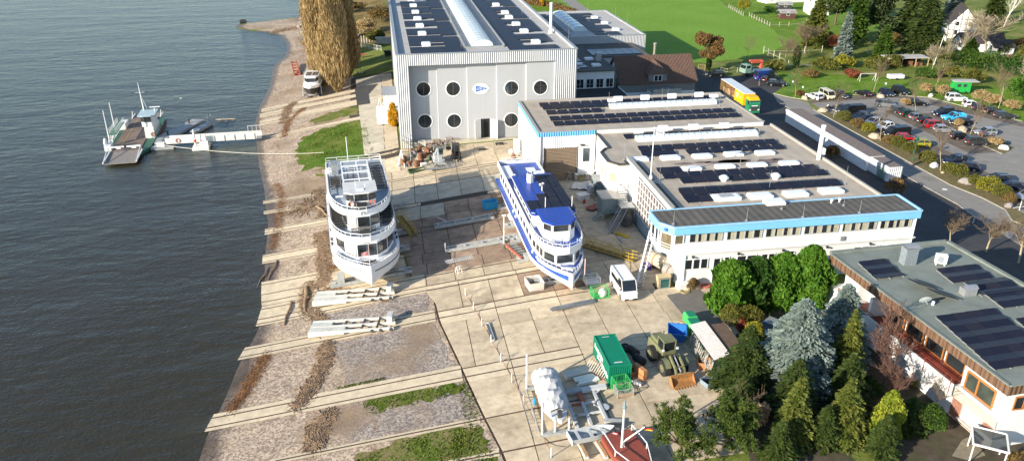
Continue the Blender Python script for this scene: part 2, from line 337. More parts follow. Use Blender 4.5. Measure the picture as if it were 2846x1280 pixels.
# beach
edge=[(9.3,52),(8.6,60.5),(7.6,66),(6.6,72.7),(6.,77),(4.6,86),(4.2,94),(2,95),(1,106),(-2,112),(-3.5,128),(-5,139),(-4,147),(-4,152),(-5,160),(-7,185),(-8,210),(-10,240),(-12,290),(-20,330),(-22,395)]
sheet('beach',[(-60,395),(-70,200),(-55,100),(-60,40),(9.5,40)]+edge,GRAVEL,.025,step=3.)
for nm,Y0,Y1,x0 in (('gravel_bay_fill',75.6,86.1,-6),('gravel_bay_fill',89.1,93.8,-9),('gravel_bay_fill',65.9,72.6,-6)):
 sheet(nm,rough([(x0,Y0+.1),(lerp([(60,8.6),(66,7.6),(72.7,6.6),(77,6),(86,4.6),(94,4.2)],Y0)-.7,Y0+.1),(lerp([(60,8.6),(66,7.6),(72.7,6.6),(77,6),(86,4.6),(94,4.2)],Y1)-.9,Y1-.1),(x0-3,Y1-.1)],.3,.6),GRAVEL_DARK,.05)
sheet('weed_patch',rough([(-7.5,50),(8.7,50),(7.8,62),(7.2,65.1),(-1,65.1),(-6,63)],.6,.6),WEEDS,.05)
sheet('weed_patch',rough([(-3,70.2),(6.3,71),(6.4,72.6),(-4,72.6)],.6,.6),WEEDS,.056)
c7=crop(780,160,.2243)
sheet('grass_patch',rough(pxpoly(c7,[(190,1180),(250,1000),(420,930),(600,860),(960,770),(1030,800),(1100,960),(1180,1180),(900,1300),(300,1400)]),.7,.8),nmat('bank_grass',lambda N,L,b:b_grass(N,L,b,((.05,.10,.012),(.085,.155,.018),(.15,.17,.04),(.24,.20,.08)),.22)),.05)
sheet('grass_patch',rough(pxpoly(c7,[(330,800),(560,700),(880,610),(950,605),(980,690),(700,765),(420,830)]),.7,.8),WEEDS,.05)
sheet('scrub_ground',pxpoly(crop(820,0,.2553),[(560,0),(1015,0),(1040,430),(660,520),(520,700),(420,720),(330,640),(380,200)]),SCRUB,.05,step=4)
# slipway tracks with rails
def rail(parent,Y,x0,x1,w=.16,h=.07,zo=.075):
 mb=MB(); xs=list(np.arange(x0,x1,2.))+[x1]
 mb.loft([[(x,Y-w/2,gz(x,Y)+zo-h),(x,Y+w/2,gz(x,Y)+zo-h),(x,Y+w/2,gz(x,Y)+zo),(x,Y-w/2,gz(x,Y)+zo)] for x in xs]); part('rail',mb,RAILM,parent)
def track(Y0,Y1,rails,x0,x1,xr):
 t=sheet('slipway_track',[(x0,Y0),(x1,Y0),(x1,Y1),(x0,Y1)],CONC_T,.07,step=3.)
 # a real slab edge
 for y in rails: rail(t,y,x0+.5,xr,zo=.10)
 return t
track(72.7,75.7,(73.3,74.95),-28,6.3,20)
track(86.2,89.0,(86.8,88.4),-28,4.3,24)
track(94.0,99.2,(94.5,95.7,98.4),-28,3.6,20); track(99.35,106.5,(100.4,102.6,105.6),-27,1.,2)
track(112.5,115.5,(113,115),-27,-2.4,20); track(123.3,125.7,(123.9,125.3),-27,-3.4,22); track(132,133.4,(132.7,),-27,-3.6,24); track(136.8,138.3,(137.2,138.),-27,-4.4,24)
track(65.1,65.9,(65.5,),-14,7.3,18); track(59.6,60.4,(60.,),-2,8.5,18)
for a,b,c,d in (((-60,955),(1020,725),(1020,765),(-60,985)),((-240,640),(930,395),(935,425),(-240,680)),((-260,700),(935,455),(940,490),(-260,750)),((-260,790),(940,525),(945,590),(-260,850))):
 t=sheet('slipway_track',pxpoly(c7,[a,b,c,d]),CONC_T,.06,step=3.)
 y=(W(c7(*a)).y+W(c7(*d)).y)/2; rail(t,y,W(c7(*a)).x,W(c7(*b)).x-1,zo=.09)
# concrete yard: every slab a piece
yard=sheet('yard_base',[(9.4,54),(8.7,60.5),(7.7,66),(6.7,72.7),(6.1,77),(4.7,86),(4.3,94),(2.1,95),(1.1,106),(-1.9,112),(-3.4,128),(-4.9,139),(-4,147.5),(37,148.9),(37,124.9),(36,110),(36,93),(33,86),(40,84.8),(40,76),(34,66),(30,54)],SOIL,-.02,step=2.)
yard.name='yard'
ROWS=[54,57.2,60.05,63.2,65.5,69,72.3,73.3,74.95,77.6,79.7,82.3,85.3,86.8,88.4,90.6,94.4,95.7,99,102.4,105.6,109.2,113.0,115,118.6,121.4,123.9,125.3,129,132.7,137.2,138.,142,145.5,148.8]
def _edgeX(Y): return lerp([(54,9.5),(60.5,8.8),(66,7.8),(72.7,6.8),(77,6.2),(86,4.8),(94,4.4),(95,2.2),(106,1.2),(112,-1.8),(128,-3.3),(139,-4.8),(147.5,-3.9),(150,-3.9)],Y)
def _edgeR(Y): return lerp([(54,31),(66,34),(76,39.9),(84.6,39.9),(84.7,32.6),(86.2,32.6),(90,35.9),(110.9,35.9),(111,33.4),(116,34.5),(124.7,34.6),(124.71,37),(150,37)],Y)
SHY=((95.7,133),(0,21))
for r0,r1 in zip(ROWS,ROWS[1:]):
 track_row=(r1-r0)<2.
 xs=[0.]+[k*4. for k in range(-2,11)]; ym=(r0+r1)/2; jit=random.uniform(-.4,.4) if not track_row else 0
 xl,xr=_edgeX(ym),_edgeR(ym); cols=[xl]+[x+ (jit if (ym>90 or x>30) else 0) for x in sorted(set(xs)) if xl+1.<x<xr-1.2]+[xr]
 if track_row: cols=[c for i,c in enumerate(cols) if i%2==0 or i==len(cols)-1]
 for c0,c1 in zip(cols,cols[1:]):
  g=.05; xm=(c0+c1)/2; el=_edgeX(r0)-_edgeX(ym); er=_edgeX(r1)-_edgeX(ym)
  a0=c0+(el if c0==xl else 0); a1=c0+(er if c0==xl else 0); lst=c1==xr and ym<74; b0=_edgeR(r0)-xr if lst else 0; b1=_edgeR(r1)-xr if lst else 0
  n=max(1,int((c1-c0)/2)); mb=MB(); dz=random.uniform(-.012,.012)+.06
  def P(x,y,z): return (x,y,gz(x,y)+z)
  rings=[]
  for k in range(n+1):
   t_=k/n; xa=a0+g+(c1+b0-g-a0-g)*t_; xb=a1+g+(c1+b1-g-a1-g)*t_
   rings.append([P(xa,r0+g,dz-.12),P(xa,r0+g,dz),P(xb,r1-g,dz),P(xb,r1-g,dz-.12)])
  mb.loft(rings)
  m=CONC
  if track_row and xm<22: m=CONC_T
  elif 99<ym<124 and 2<xm<19: m=RUSTG if (ym<118 or xm>10) else CONC_G
  elif ym>118: m=CONC_G if ym<133 else CONC
  elif 88<ym<96 and 15<xm<24: m=RUSTG
  part('slab',mb,m,yard)
for Y,x1 in ((73.3,20),(74.95,20),(86.8,23),(88.4,23),(94.4,24),(95.7,24),(113.,26),(115,26),(123.9,28),(125.3,28),(132.7,30),(137.2,33),(138.,33),(65.5,16),(60.05,18)):
 rail(yard,Y,_edgeX(Y),x1,w=.10,zo=.045)
sheet('asphalt_patch',[(33.4,83.4),(37.9,84.2),(39.4,77.),(37.5,75.2),(33.9,74.8)],mat('asphalt_worn',(.15,.14,.125),.9,var=.15,scale=.8),.10)
# path along the hall, patch and slabs
path=sheet('path_base',[(-6.2,139.4),(1.9,139.4),(1.9,149),(1.9,215),(-9,215),(-8.6,178)],SOIL,.035,step=2.5); path.name='path'
pc=crop(780,160,.2243)
for k,(y0,y1) in enumerate(zip(*(lambda q:(q,q[1:]))([141,146,151,156,161,166.5,172,177,181,186,192,198,205,213]))):
 for (xa,xb) in ((-4.6-(y0-140)*.045,-1.),(-.9,1.8)):
  xb2=xb; mb=MB(); mb.prism([(xa+.04,y0+.04),(xb-.04,y0+.04),(xb-.04,y1-.04),(xa-.2+.04,y1-.04)],[gz(xa,y0)-.02,gz(xb,y0)-.02,gz(xb,y1)-.02,gz(xa,y1)-.02],[gz(xa,y0)+.075,gz(xb,y0)+.075,gz(xb,y1)+.075,gz(xa,y1)+.075]); part('slab',mb,CONC_G if xa<-2 else CONC,path)
sheet('asphalt_patch',pxpoly(pc,[(915,380),(1020,355),(1210,330),(1090,460),(1110,575),(950,598)]),ASPH,.12)
# roads, parking and planting on the level ground
sheet('service_road',[(66.3,60),(88.7,60),(88.7,97),(89.2,104),(88.9,116),(88.7,166),(92,172.5),(99.3,182),(100.2,193),(88,190.5),(82.8,200),(73,199),(72.5,168),(66.3,165)],ASPH,.010)
sheet('access_road',[(86.7,60),(96,60),(97,80),(93,96),(95.2,101),(95,106),(93.6,112),(93.7,158),(95.5,164.5),(91,172.4),(88.9,166),(88.9,116),(89.4,104),(88.6,99)],ASPH_G,.016)
sheet('parking_area',[(96.2,80),(190,80),(160,120),(133,142),(128,151),(125.5,163.5),(115,168.3),(96.2,165.6),(95.5,157.5),(97.6,150),(99.8,120),(97,100)],ASPH_G,.013)
for _k,poly in enumerate(([(97.6,152),(103.5,154),(105,124),(99.6,124)],[(99.4,126),(104,126),(104.5,98),(98,98)],[(96,163.5),(117,165),(125,162.5),(117,168.2),(96,165.6)],[(108.6,155),(115,155),(114.5,126),(108,126)],[(115,152),(120.5,152),(120,130),(116,130)],[(124.5,162),(133,140),(131,138),(122,158)])):
 sheet('gravel_bay',poly,BAY,.019+.004*_k)
strip=sheet('planting_strip',[(93.85,158),(95.4,158.6),(98,148),(99.6,126),(99.6,112),(97,100),(97.5,84),(95.6,90),(93.4,97),(95.4,101),(95.2,106),(93.9,112)],EARTH,.08)
isl=sheet('planting_strip',[(114.2,154),(115.8,154),(116.4,140),(119,128),(114.3,125),(113.6,137)],EARTH,.07)
lawn=sheet('lawn',[(91.3,173),(93.3,169.4),(96.4,166.2),(108,168.8),(115.2,168.9),(125.7,163.9),(133.5,143),(150,130),(150,168),(128,182),(112,190),(101.5,192),(99.6,181.5)],LAWN,.02)
kb=MB()
for pts in ([(93.75,158.4),(93.75,112),(95.1,106),(95.3,101),(93.3,97),(96,88)],[(88.8,166),(88.8,116),(89.3,104),(88.5,99),(86.6,97)],[(91.2,172.8),(93.2,169.1),(96.3,165.9),(108,168.6),(115.2,168.6),(125.6,163.7),(133,143)],[(113.9,125),(113.4,137),(114,154.2)]):
 for p,q in zip(pts,pts[1:]): kb.bar((*p,.05),(*q,.05),.16,.14)
tag(link('kerb',kb.mesh('kerb',KERB)),kind='structure')
sheet('field',rough([(74,206),(95,208),(107.7,213.2),(124,228),(128,251),(130.5,273),(131.5,293),(140,330),(170,470),(72,470),(71,297)],.5,3.),FIELD,.02)
sheet('field_road',[tuple(W((1553,-6),0)[:2]),tuple(W((1590,-6),0)[:2]),tuple(W((1645,34),0)[:2]),(68,250),(64,250),tuple(W((1604,34),0)[:2])],ASPH_G,.022)
sheet('lawn',[(38,241),(64,241),(69,297),(70,470),(30,470),(36,250)],LAWN,.016)
sheet('lawn',[(131.7,293),(128.2,251),(124.4,228),(160,232),(190,300),(160,340),(141,330)],LAWN,.018)
sheet('garden_soil',[(30,50),(58,40),(70,40),(52,78),(40,80),(34,66)],mat('garden_floor',(.07,.055,.035),.95,var=.35,scale=1.2,grime=((.05,.075,.015),.7,.6,.5)),.03)
# BUILDINGS
WHITE=mat('white_render',(.74,.74,.72),.8,var=.04,scale=.5,grime=((.62,.60,.55),.35,.35,.58))
WCLAD=mat('white_cladding',(.74,.74,.74),.5,var=.04,scale=.6,ribs=('XY',.36,.035))
GCLAD=mat('grey_cladding',(.45,.46,.475),.45,var=.05,scale=.5,ribs=('XY',.40,.05),grime=((.5,.5,.5),.4,.3,.55))
DOORP=mat('hall_door_sheet',(.40,.41,.42),.5,var=.03,scale=.2,grime=[((.42,.43,.44),.35,.25,.56)])
BLUEB=mat('blue_band',(.12,.40,.72),.45,var=.05,scale=1.,ribs=('XY',.42,.06))
BLUEF=mat('blue_fascia',(.20,.50,.78),.5,var=.05,scale=.4)
ROOFF=mat('roof_felt_tan',(.42,.36,.285),.9,var=.13,scale=.35,grime=[((.30,.255,.20),.6,.15,.5),((.2,.17,.14),.5,.8,.64)],ribs=('X',2.1,.01))
ROOFD=mat('roof_felt_dark',(.105,.095,.08),.9,var=.16,scale=.5,ribs=('X',1.05,.02),grime=((.16,.145,.12),.6,.3,.5))
ROOFG=mat('roof_felt_green',(.20,.225,.195),.9,var=.14,scale=.5,grime=((.13,.15,.125),.6,.35,.5))
ROOFL=mat('roof_membrane_grey',(.46,.44,.41),.85,var=.1,scale=.5,grime=((.34,.32,.29),.5,.4,.5))
DARKM=mat('dark_trim',(.05,.05,.05),.6); GREYM=mat('galvanised',(.45,.46,.46),.45,metal=.6,var=.15,scale=3)
WTRIM=mat('white_trim',(.78,.78,.76),.5,var=.04); GLASSD=glass('window_glass_dark',(.02,.024,.027)); GLASSM=glass('window_glass_blue',(.05,.065,.075))
BLIND=mat('window_blind',(.45,.42,.30),.7,var=.15,scale=2,ribs=('X',.13,.02)); POLY=mat('skylight_sheet',(.62,.70,.72),.25,var=.08,scale=.8); DOME=mat('skylight_dome',(.80,.81,.82),.35,var=.03)
def b_pv(N,L,b):
 co=N.new('ShaderNodeTexCoord').outputs['Object']; sp=N.new('ShaderNodeSeparateXYZ'); L.new(co,sp.inputs[0])
 def grid(i,per,wd):
  m=N.new('ShaderNodeMath'); m.operation='PINGPONG'; m.inputs[1].default_value=per/2; L.new(sp.outputs[i],m.inputs[0])
  c=N.new('ShaderNodeMath'); c.operation='LESS_THAN'; c.inputs[1].default_value=wd; L.new(m.outputs[0],c.inputs[0]); return c.outputs[0]
 a=N.new('ShaderNodeMath'); a.operation='MAXIMUM'; L.new(grid(0,.165,.006),a.inputs[0]); L.new(grid(1,.165,.006),a.inputs[1])
 oi=N.new('ShaderNodeObjectInfo'); c=_ramp(N,L,oi.outputs['Random'],[(0,(.008,.010,.022)),(.6,(.012,.013,.026)),(1,(.02,.018,.026))])
 L.new(_mix(N,L,a.outputs[0],c,(.05,.055,.075)),b.inputs['Base Color']); b.inputs['Roughness'].default_value=.35; b.inputs['Specular IOR Level'].default_value=.07
PV=nmat('solar_cells',b_pv)
PVB=nmat('solar_cells_blue',lambda N,L,b:(b.inputs['Base Color'].__setattr__('default_value',(.010,.022,.062,1)),b.inputs['Roughness'].__setattr__('default_value',.22)))
_pvm={}
def pvmesh(w,d,tilt,m=None,th=.04):
 k=(w,d,tilt,m.name if m else '')
 if k not in _pvm:
  mb=MB().box(-w/2,-d/2,0,w/2,d/2,th); mb.xf(Matrix.Translation((0,0,.12+math.sin(abs(tilt))*d/2))@Matrix.Rotation(tilt,4,'X'))
  mb.box(-w/2,-d/2*math.cos(tilt)-.06,0,-w/2+.05,d/2,.09); mb.box(w/2-.05,-d/2*math.cos(tilt)-.06,0,w/2,d/2,.09)
  me=mb.mesh('solar_panel',m or PV); me.materials.append(GREYM)
  for i in range(6,len(me.polygons)): me.polygons[i].material_index=1
  _pvm[k]=me
 return _pvm[k]
def pvrow(T,p0,p1,z,w=2.03,d=1.75,tilt=R(8),skip=()):
 a=W(p0,z+.3); b=W(p1,z+.3); y=(a.y+b.y)/2; n=max(1,round((b.x-a.x)/w)); me=pvmesh(1.80,d,tilt)
 for k in range(n):
  x=a.x+(k+.5)*(b.x-a.x)/n
  if any(s0<x<s1 for s0,s1 in skip): continue
  inst('solar_panel',me,T,Vector((x,y,z+.01))-T.location)
_dm={}
def domemesh(w,d,h=.45):
 if (w,d) not in _dm:
  mb=MB(); r=[]
  for fx,zz in ((1.04,0),(1.04,h*.5),(1.06,h*.52),(1.06,h*.62),(.97,h*.78),(.8,h*.86)):
   a,b=w/2*fx,d/2*fx; c=.12
   r.append([(-a,-b+c,zz),(-a+c,-b,zz),(a-c,-b,zz),(a,-b+c,zz),(a,b-c,zz),(a-c,b,zz),(-a+c,b,zz),(-a,b-c,zz)])
  mb.loft(r); _dm[(w,d)]=mb.mesh('skylight',DOME)
 return _dm[(w,d)]
def domes(T,pts,z,w,d,h=.45):
 for p in pts: q=W(p,z); inst('skylight',domemesh(w,d,h),T,q-T.location)
def barrel(T,x0,x1,y0,y1,z,h,axis,name='barrel_skylight',bow=7,ribs=1.2):
 """polycarbonate barrel vault along axis with arched ribs as sub-parts"""
 mb=MB(); L_=(y1-y0) if axis=='Y' else (x1-x0); n=max(2,int(L_/2)); prof_=[(-1,0)]+[(-math.cos(PI*k/bow),.25+.75*math.sin(PI*k/bow)) for k in range(bow+1)]+[(1,0)]
 def pt(u,vz,t):
  if axis=='Y': return ((x0+x1)/2+u*(x1-x0)/2,y0+t*(y1-y0),z+vz*h)
  return (x0+t*(x1-x0),(y0+y1)/2+u*(y1-y0)/2,z+vz*h)
 mb.loft([[pt(u,vz,k/n) for u,vz in prof_] for k in range(n+1)]); o=pw(name,mb,POLY,T)
 k=0.
 while k<=L_+.01:
  pw('rib',MB().tube([pt(u*1.01,a*1.015,k/L_) for u,a in prof_[1:-1]],.045,4),GREYM,o); k+=ribs
 return o
def window(T,x0,x1,z0,z1,y,fw=.07,pane=None,name='window',frame=WTRIM,bars=1,blind=0.,face=-1,reveal=.06):
 """framed window on a wall facing -Y (face=-1); pane recessed"""
 fr=MB(); yo=y+face*.05
 for a,b,c,d in ((x0,z0,x1,z0+fw),(x0,z1-fw,x1,z1),(x0,z0+fw,x0+fw,z1-fw),(x1-fw,z0+fw,x1,z1-fw)): fr.box(a,min(yo,y+.05),b,c,max(yo,y+.05),d)
 for k in range(1,bars):
  xm=x0+(x1-x0)*k/bars; fr.box(xm-fw/2,min(yo,y+.05),z0+fw,xm+fw/2,max(yo,y+.05),z1-fw)
 o=pw(name,fr,frame,T)
 pw('pane',MB().box(x0+fw*.5,y-.012,z0+fw*.5,x1-fw*.5,y+.02,z1-fw*.5),pane or GLASSD,o)
 if blind>0: 
  xb=x1-fw-(x1-x0-2*fw)*blind; pw('blind',MB().box(xb,y-.03,z0+fw,x1-fw,y-.014,z1-fw),BLIND,o)
 return o
def windowX(T,y0,y1,z0,z1,x,fw=.07,pane=None,name='window',frame=WTRIM,bars=1):
 fr=MB()
 for a,b,c,d in ((y0,z0,y1,z0+fw),(y0,z1-fw,y1,z1),(y0,z0+fw,y0+fw,z1-fw),(y1-fw,z0+fw,y1,z1-fw)): fr.box(x-.05,a,b,x+.05,c,d)
 for k in range(1,bars):
  ym=y0+(y1-y0)*k/bars; fr.box(x-.05,ym-fw/2,z0+fw,x+.05,ym+fw/2,z1-fw)
 o=pw(name,fr,frame,T); pw('pane',MB().box(x-.015,y0+fw*.5,z0+fw*.5,x+.02,y1-fw*.5,z1-fw*.5),pane or GLASSD,o); return o
def text(T,body,size,m,loc,rot,ext=.01,name='lettering',align='CENTER',sx=1.):
 c=bpy.data.curves.new(name,'FONT'); c.body=body; c.size=size; c.extrude=ext; c.align_x=align; c.align_y='CENTER'; c.materials.append(m); c.resolution_u=2
 t_=bpy.data.objects.new(name,c); COL.objects.link(t_); me=bpy.data.meshes.new_from_object(t_.evaluated_get(bpy.context.evaluated_depsgraph_get())); bpy.data.objects.remove(t_)
 o=link(name,me,T,loc); o.rotation_euler=rot; return o
def rods(T,pts,z,h=2.2):
 me=MB().lathe((0,0,0),[(.2,0),(.2,.12),(.03,.16),(.018,h)],8).mesh('lightning_rod',GREYM)
 for p in pts: inst('lightning_rod',me,T,W(p,z)-T.location)
# main hall
YH=149.3; ZH=17.3
T=thing('shipyard_hall',(19.6,190,0),0,'huge pale grey shipbuilding hall with round porthole windows and blue logo sign','hall')
hw=MB(); hw.box(2.3,YH,-3.2,4.5,YH+.5,ZH); hw.box(32.8,YH,-.6,37,YH+.5,ZH); hw.box(4.5,YH,15.15,32.8,YH+.5,ZH)
hw.box(2.3,YH+.5,-3.2,2.7,225,ZH); hw.box(36.6,YH+.5,-.6,37,225,ZH); hw.box(2.7,224.6,-1,36.6,225,ZH)
pw('cladding',hw,GCLAD,T)
pw('parapet_cap',MB().box(2.15,YH-.12,ZH,37.15,YH+.35,ZH+.08).box(2.15,YH+.36,ZH,2.75,225,ZH+.08).box(36.55,YH+.36,ZH,37.15,225,ZH+.08),GREYM,T)
pw('roof',MB().box(2.7,YH+.5,16.6,36.6,224.6,16.85),ROOFL,T)
pw('plinth',MB().box(4.5,YH+.2,-3.,32.8,YH+3,-.02),CONC_G,T)
xb=[4.5]+[atY(p[0],p[1],YH+1).x for p in ((1219,290),(1301,290),(1381.5,240),(1462.3,240))]+[32.8]; dep=(2.,1.45,1.15,.85,.5)
por=[(0,1177,247.6),(1,1259.4,246.8),(3,1421.7,244.7),(4,1502.1,243.2),(0,1181.4,337),(1,1262.4,335.8),(3,1420.9,333.1)]
for k in range(5):
 y=YH+dep[k]; x0,x1=xb[k],xb[k+1]
 mb=MB().box(x0+.02,y,0.,x1-.02,y+.25,15.6)
 if k==2:
  xd0=atY(1337.6,390,y).x; xd1=min(atY(1362.7,390,y).x,x1-.1); zt=3.9
  mb=MB().box(x0+.02,y,0.,xd0,y+.25,15.6).box(xd1,y,0.,x1-.02,y+.25,15.6).box(xd0,y,zt,xd1,y+.25,15.6)
 dp=pw('door_panel',mb,DOORP,T)
 pw('edge_trim',MB().box(x1-.10,y-.12,0.,x1-.021,y-.003,15.15),WTRIM,dp)
 for j in range(1,4): pw('panel_seam',MB().box(x0+(x1-x0)*j/4-.015,y-.008,0,x0+(x1-x0)*j/4+.015,y-.002,15.15),mat('seam',(.5,.51,.52),.5),dp) if j==2 else None
 for q,px,py in por:
  if q!=k: continue
  c=atY(px,py,y); rr=1.36
  ring=MB().loft([[(c.x+r_*math.cos(2*PI*i/28),yy,c.z+r_*math.sin(2*PI*i/28)) for i in range(28)] for r_,yy in ((rr+.16,y-.002),(rr+.16,y-.07),(rr-.02,y-.07),(rr-.02,y-.004))],cap=False)
  o=pw('porthole',ring,DARKM if False else WTRIM,T)
  pw('pane',MB().loft([[(c.x+rr*math.cos(2*PI*i/28),yy,c.z+rr*math.sin(2*PI*i/28)) for i in range(28)] for yy in (y-.03,y-.012)]),GLASSD,o)
  pw('mullion',MB().box(c.x-.09,y-.06,c.z-rr,c.x+.09,y-.032,c.z+rr),DARKM,o)
y=YH+dep[2]
pw('doorway',MB().box(xd0,y+.26,0,xd1,y+1.2,zt).box(xd0-.0,y+.6,0,xd0+.001,y+.7,.1),mat('dark_interior',(.012,.012,.013),.9),T)
for xx,sg in ((xd0,-1),(xd1,1)):
 mb=MB().obox((0,-.85,zt/2),(.06,1.75,zt-.05)); o=part('door_leaf',mb,WTRIM,T); o.location=Vector((xx+sg*.05,y-.02,.02))-T.location; o.rotation_euler=(0,0,sg*R(48))
 hd=part('handle',MB().box(-.06,-1.5,1.0,.06,-1.4,1.3),GREYM,o)
sg=atY(1336,246.5,y); S=thing('logo_sign',(sg.x,y-.02,sg.z),0,'white oval shipyard sign with blue pennant logo on the hall door','sign')
part('oval_board',MB().loft([[(1.55*math.cos(2*PI*i/32),yy,1.05*math.sin(2*PI*i/32)) for i in range(32)] for yy in (-.06,-.0)]),mat('sign_white',(.85,.85,.85),.5,var=.02),S)
SB=mat('logo_blue',(.035,.13,.42),.5,var=.03)
part('pennant',MB().add([(-1.0,-.075,.66),(-1.0,-.075,-.62),(1.35,-.075,-.03),(1.35,-.075,.09),(-1.0,-.062,.66),(-1.0,-.062,-.62),(1.35,-.062,-.03),(1.35,-.062,.09)],[(0,1,2,3),(7,6,5,4),(0,4,5,1),(1,5,6,2),(2,6,7,3),(3,7,4,0)]),SB,S)
text(S,'LUX',.72,mat('logo_white',(.85,.85,.85),.5,var=.01),(-.42,-.085,.02),(PI/2,0,0)); text(S,'-W',.36,_mats['logo_white'],(.55,-.085,.03),(PI/2,0,0))
part('pennant_tip',MB().box(1.35,-.07,-.02,2.05,-.05,.06),WTRIM,S)
# hall roof: barrel skylight, panels, domes
zr=16.85; xg0=W((1281,116),zr).x; xs0=W((1311.5,130),zr+.2).x; xs1=W((1371.6,129),zr+.2).x; xg1=W((1402,129),zr).x; xpL=W((1138,135),zr).x; xpR=W((1550,131.6),zr).x
ys=W((1340,131),zr).y
barrel(T,xs0,xs1,ys,218,zr,1.5,'Y',ribs=2.4,bow=8)
pw('gutter',MB().box(xg0,ys-.6,zr,xg0+.25,219,zr+.55).box(xg1-.25,ys-.6,zr,xg1,219,zr+.55).box(xg0+.25,ys-.75,zr,xg1-.25,ys-.5,zr+.3),GREYM,T)
pf=crop(1060,0,.11646); pg=crop(1360,0,.11646)
dl=[pf(1070,1090),pf(975,830),pf(920,640),pf(865,470),pf(815,315),pf(765,160),pf(715,20)]; dr=[pg(1110,1030),pg(830,770),pg(640,600),pg(470,440),pg(375,325),pg(160,140)]
domes(T,dl+dr,zr,1.7,1.5,.8)
dpos=[W(p,zr+.3) for p in dl+dr]; random.seed(3)
me=pvmesh(3.3,1.55,R(3))
for x0,x1 in ((xpL,xg0-.25),(xg1+.3,xpR)):
 n=3; wd=(x1-x0)/n; yy=151.2; row=0
 while yy<217:
  for k in range(n):
   x=x0+(k+.5)*wd
   if any(abs(x-q.x)<2.6 and -1.0<yy-q.y<1.6 for q in dpos): continue
   if (row*7+k*5)%11==3 and k!=0: continue
   o=inst('solar_panel',me,T,Vector((x,yy,zr))-T.location); o.scale=(wd/3.36,1,1)
  yy+=1.62; row+=1
rods(T,[pf(1905,1150),pf(1660,590),pg(780,360),pg(1890,1020)],zr,2.8)
part('flue',MB().lathe((0,0,0),[(.55,0),(.55,.5),(.3,.6),(.3,6.),(.36,6.02),(.36,6.3)],14).xf(Matrix.Translation(W(pg(1465,790),zr))),WTRIM,T,world=True,smooth=False)
pw('annex',MB().box(-.6,YH+22,-1.2,2.29,YH+29,3.9),WCLAD,T)
pw('annex_roof',MB().box(-.8,YH+21.8,3.9,2.29,YH+29.2,4.05),GREYM,T)
pw('side_container',MB().box(-2.3,YH+17.5,-1.2,.2,YH+21.7,1.7),WTRIM,T)
pw('canopy_box',MB().box(.25,YH+15.2,-.2,2.29,YH+20,2.9),WCLAD,T)
# outside stair at the hall corner
ST=thing('steel_stair',(2.9,145.9,gz(2.9,144)),0,'cream steel stair climbing to the corner of the big hall','stair')
gz0=gz(2.9,143.5)
for k in range(14): pw('step',MB().box(2.3,143.4+k*.4,gz0+.2*k+.16,3.7,143.4+k*.4+.32,gz0+.2*k+.2),mat('stair_cream',(.62,.56,.42),.6),ST)
for xx in (2.2,3.8):
 pw('stringer',MB().bar((xx,143.2,gz0),(xx,149.1,gz0+2.95),.07,.25),_mats['stair_cream'],ST); pw('handrail',MB().bar((xx,143.2,gz0+1.),(xx,149.1,gz0+3.95),.06).bar((xx,143.2,gz0),(xx,143.2,gz0+1),.06).bar((xx,146.2,gz0+1.4),(xx,146.2,gz0+2.5),.06),WTRIM,ST)
pw('brace',MB().bar((1.2,142.6,gz(1.2,142.6)),(2.1,144.6,gz0+2.4),.16).bar((2.6,142.3,gz(2.6,142.3)),(2.1,144.6,gz0+2.4),.16),WTRIM,ST)
# second hall behind
T=thing('rear_hall',(52,220,0),0,'lower light grey hall behind with barrel skylight and dark panels','hall')
zt=9.3; pw('cladding',MB().box(37.3,200.8,0,68,201.1,zt).box(67.7,201.1,0,68,240,zt).box(37.3,239.7,0,67.7,240,zt),GCLAD,T)
pw('roof',MB().box(37.3,201.1,8.8,67.7,239.7,9.),ROOFL,T)
pw('parapet_cap',MB().box(37.3,200.7,zt,68.1,201.15,zt+.07).box(67.6,201.16,zt,68.1,240,zt+.07).box(37.3,239.6,zt,67.59,240.1,zt+.07),GREYM,T)
a=W(cH(250,400),9.2); b=W(cH(440,405),9.2); barrel(T,a.x,b.x,a.y,236,9.,1.3,'Y',ribs=4.)
dd=[cH(520,235),cH(650,305),cH(795,390)]; domes(T,dd,9.,1.7,1.6,.7); dq=[W(p,9.2) for p in dd]
me=pvmesh(3.3,1.55,R(3))
yy=203.
while yy<237:
 for x in np.arange(40,62,3.4):
  if a.x-1.4<x<b.x+2.2: continue
  if any(abs(x-q.x)<2.8 and abs(yy-q.y)<1.4 for q in dq): continue
  if int(yy*3+x)%9==0: continue
  inst('solar_panel',me,T,Vector((x,yy,9.))-T.location)
 yy+=1.62
rods(T,[cH(430,150),cH(785,240),cH(935,330)],9.,3)
# linking block with blue panels
T=thing('link_building',(50,185,0),0,'low flat block between the halls with blue reflecting solar roof','building')
LP=[(37.1,172.5),(51.6,172.5),(51.6,186.),(63.8,186.),(63.8,200.6),(37.1,200.6)]; pw('wall',MB().prism(LP,0,7.1),WHITE,T); pw('roof',MB().prism([(36.95,172.),(52.,172.),(52.,185.6),(64.2,185.6),(64.2,200.75),(36.95,200.75)],7.1,7.4),ROOFD,T)
me=pvmesh(2.0,1.1,R(2),PVB)
for x in np.arange(38.6,63,2.1):
 for y in np.arange(174,194,1.25):
  if (x>50.6 and y<187) or abs(x-48.5)<1.6 or (y<183 and 43<x<47.5 and int(y)%3==0): continue
  inst('solar_panel',me,T,Vector((x,y,7.4))-T.location)
domes(T,[cH(445,770),cH(540,850),cH(300,840)],7.4,2.,1.4,.6)
pw('heat_pump',MB().box(0,0,0,1.2,1.2,1.9).xf(Matrix.Translation(W(cH(545,790),7.4))),GREYM,T)
for x0 in np.arange(38.2,51.5,2.3):
 z0=atY(*cH(400,1135),172.5).z; z1=atY(*cH(400,1020),172.5).z
 window(T,x0,x0+1.7,z0,z1,172.48,bars=2)
